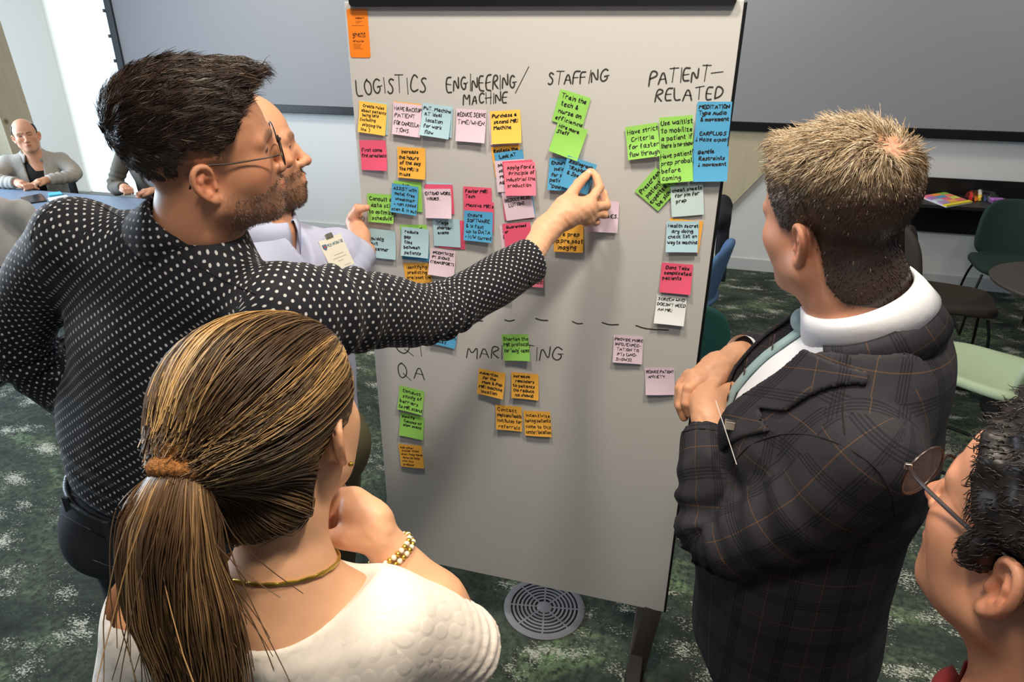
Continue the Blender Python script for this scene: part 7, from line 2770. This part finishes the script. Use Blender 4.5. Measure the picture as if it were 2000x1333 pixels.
# ================================================================== people seated at the far table
def seated(label, head_px, d, yaw, pitch, roll, skin, top_mat, chair_fn, hair_rgb, bald, arms, name_top, inner=None, scale=1.0, pants=(52, 56, 66), twist=0, drop=0.24, lean=0.03):
    M = basis(yaw, pitch, roll)
    s = scale
    o = at(head_px[0], head_px[1], d)
    opt = dict(skin=skin, brow_c=hair_rgb, nose=1.0, neck=[((0, -0.022, -0.05), 0.056), ((0, -0.035, -0.10), 0.057), ((0.0, -0.055, -0.18), 0.062), ((0.0, -0.065, -0.27), 0.085)])
    if bald:
        hl = hairline([0.12, 0.05, 0.03, 0.01, -0.02, -0.06, -0.1], [0.16, 0.15, 0.03, 0.0, 0.0, -0.05, -0.06])
        hm = lambda q: sstep(-0.006, 0.010, q[:, 2] - hl(q)) * (1 - sstep(0.065, 0.085, q[:, 2]))
    else:
        hl = hairline([0.12, 0.085, 0.066, 0.05, 0.03, 0.01, -0.02, -0.06, -0.1], [0.10, 0.08, 0.07, 0.045, 0.0, 0.0, 0.0, -0.05, -0.07])
        hm = lambda q: sstep(-0.006, 0.010, q[:, 2] - hl(q))
    opt['scalp'] = (hm, hair_rgb, 0.9)
    ty = yaw + twist
    X, Y, Z = basis(ty).T
    N = o + A3(0, 0, -drop) - Y * lean
    root = empty('person', (N[0], N[1], 0), label=label, cat='person')
    Lsh, Rsh = N - X * 0.18 + A3(0, 0, -0.05), N + X * 0.18 + A3(0, 0, -0.05)
    pel = A3(N[0], N[1], 0.575) - Y * 0.06
    torso = Torso([pel, pel * 0.5 + N * 0.5, N + A3(0, 0, -0.17), N + A3(0, 0, -0.08)], [0.18, 0.165, 0.175, 0.12], 0.70, X, Y)
    limbs = []
    hands = []
    for sx, sh, (e, w) in ((-1, Lsh, arms[0]), (1, Rsh, arms[1])):
        E_ = sh + X * e[0] + Y * e[1] + Z * e[2]
        W_ = E_ + X * w[0] + Y * w[1] + Z * w[2]
        limbs.append(Limb([sh, E_, W_], [0.062, 0.054, 0.042]))
        f = (W_ - E_) / np.linalg.norm(W_ - E_)
        c = W_ + f * 0.02
        sd = np.cross(f, Z)
        sd /= np.linalg.norm(sd)
        hp = dict(palm=[W_ - f * 0.03, W_ + f * 0.02, W_ + f * 0.07], palm_r=[0.026, 0.026, 0.026],
                  heel=[(W_ + f * 0.04 - sd * 0.02, W_ + f * 0.07 + sd * 0.02, 0.018, 0.018)], thumb=[W_ + f * 0.03 - sd * sx * -0.02, W_ + f * 0.06 + sd * sx * 0.035 - Z * 0.01, W_ + f * 0.09 + sd * sx * 0.03 - Z * 0.02])
        for k, nm in enumerate(('index', 'middle', 'ring', 'little')):
            b = W_ + f * 0.085 + sd * (0.027 - 0.018 * k) * sx
            hp[nm] = [b, b + f * 0.03 - Z * 0.006, b + f * 0.038 - Z * 0.030, b + f * 0.02 - Z * 0.042]
        hands.append(hp)

    def top(P):
        dd = smin(torso(P), chain(P, [Lsh, N + A3(0, 0, -0.03), Rsh], [0.062, 0.06, 0.062], 0.02), 0.05)
        for l in limbs:
            dd = smin(dd, smax(l(P) + folds(P, l, 0.28, 0.005, 0.045, 0.10), cuff_cut(P, l, 0), 0.004), 0.02)
        q = P - N
        dd = dd + 0.003 * wob(P, 0.12, 2)
        v = smax(np.abs(q @ X) - np.interp(q @ Z, [-0.36, -0.28, 0.0, 0.1], [0.0, 0.045, 0.065, 0.07]), 0.0 - q @ Y, 0.004)
        dd = smax(dd, -v, 0.004)
        return smax(dd, pel[2] - 0.06 - P[:, 2], 0.01)
    tp = garment(name_top, top, N - A3(0.5, 0.5, 0.75), N + A3(0.5, 0.5, 0.06), 0.0095, top_mat, root)
    collar('collar', N + A3(0, 0, 0.035), basis(ty, -14, 0), [(0.066, 0.072, -0.05, 0), (0.066, 0.072, 0.0, 0), (0.072, 0.078, 0.006, 0), (0.088, 0.094, -0.01, 0), (0.108, 0.116, -0.05, 0)], 28, 332, top_mat, tp, thick=0.004)
    if inner is not None:
        garment('undershirt', lambda P: smax(torso(P) + 0.012, -((P - N) @ Y), 0.005), N - A3(0.25, 0.25, 0.45), N + A3(0.25, 0.25, -0.055), 0.012, inner, root)

    PM = mat('grey_trousers_%d' % pants[0], pants, 0.85)
    kn = [pel + X * sx * 0.10 + Y * 0.42 + A3(0, 0, -0.02) for sx in (-1, 1)]

    def trs(P):
        dd = ell(P, pel + A3(0, 0, -0.01), (0.18, 0.18, 0.12))
        for sx, k in zip((-1, 1), kn):
            dd = smin(dd, chain(P, [pel + X * sx * 0.09, k, A3(k[0], k[1], 0.09)], [0.09, 0.068, 0.052], 0.02), 0.03)
        return smax(dd, 0.05 - P[:, 2], 0.01)
    garment('trousers', trs, (pel[0] - 0.6, pel[1] - 0.6, 0.03), (pel[0] + 0.6, pel[1] + 0.6, pel[2] + 0.15), 0.022, PM, root)
    for k in kn:
        shoe('shoe', k, ty, root, mat('black_shoe', (16, 15, 15), 0.3))
    whole = lambda P: (lambda q: smin(head_sdf(q, opt), neck_sdf(q, opt), 0.02))(to_local(P, o, M, s))
    p1 = nets(whole, o - A3(0.18, 0.18, 0.27), o + A3(0.16, 0.16, 0.14), 0.005)
    ps = [p1]
    for hp in hands:
        c = hp['palm'][1]
        ps.append(nets(lambda P: hand_sdf(P, hp), c - 0.13, c + 0.13, 0.005))
    inn = lambda P: smin(smin(torso(P) + 0.03, seg(P, N + A3(0, 0, -0.1), N + A3(0, 0, 0.06), 0.05, 0.045), 0.03), np.minimum(limbs[0](P), limbs[1](P)) + 0.02, 0.02)
    ps.append(nets(inn, N - A3(0.45, 0.45, 0.7), N + A3(0.45, 0.45, 0.06), 0.02, polish=False))
    body_mesh(root, ps, lambda V, i: head_colors(to_local(V, o, M, s), opt) if i == 0 else np.tile(L3(skin), (len(V), 1)))
    cap = lambda P: (lambda q: smax(smax(head_sdf(q, dict(opt, ears=())) - 0.006, hl(q) + 0.004 - q[:, 2], 0.004), (q[:, 2] - 0.075) if bald else q[:, 2] - 1, 0.004))(to_local(P, o, M, s))
    cv, cf = nets(cap, o - 0.14, o + 0.15, 0.006)
    if len(cv):
        mesh_np('hair', cv, cf, HAIR_M, root, colors=np.tile(L3(hair_rgb), (len(cv), 1)))
    return root, pel, ty, hands, N


FLEECE = mat('grey_fleece', (168, 164, 156), 0.95, var=0.15, scale=60, bump=0.6, bscale=160, bdist=0.006)
GREYSUIT = mat('grey_wool', (92, 88, 80), 0.85, var=0.1, scale=60)
PALE = mat('pale_grey_cotton', (190, 190, 190), 0.9, var=0.2, scale=14)
TABLE_Z = 0.74
F_ = seated('balding man in a grey fleece cardigan seated at the far table', (50, 264), 5.22, 132, 4, 6, (206, 154, 122), FLEECE, None, (34, 30, 30), True,
            (((-0.08, 0.12, -0.092), (0.17, 0.15, -0.008)), ((0.08, 0.13, -0.092), (-0.15, 0.16, -0.008))), 'fleece_cardigan', inner=mat('black_tee', (16, 16, 18), 0.8), twist=6, drop=0.165, lean=0.07)
G_ = seated('person in a grey wool suit seated near the bright blind', (272, 212), 4.95, 165, 0, 0, (206, 154, 128), GREYSUIT, None, (60, 50, 44), False,
            (((-0.10, 0.06, -0.27), (0.19, 0.16, 0.0)), ((0.10, 0.08, -0.26), (-0.16, 0.17, 0.02))), 'suit_jacket', inner=mat('pale_shirt', (196, 198, 210), 0.8), twist=0)
H_ = seated('person in a pale grey top at the left edge, back turned', (-62, 300), 3.35, -20, 0, 0, (206, 158, 132), PALE, None, (84, 66, 50), False,
            (((-0.08, 0.05, -0.27), (0.10, 0.18, 0.02)), ((0.10, 0.06, -0.26), (-0.08, 0.20, 0.03))), 'blouse', pants=(40, 44, 52))
# the chairs the seated people sit on
for (_r, pel_, ty_, _h, _n), text in ((F_, 'black shell chair under the man in the fleece'), (G_, 'black shell chair under the person in the grey wool suit'), (H_, 'black shell chair under the person in the pale grey top')):
    bk = basis(ty_)[:, 1]
    shell_chair((22, 22, 24), tuple(pel_ * A3(1, 1, 0) + bk * 0.045), ty_, text)
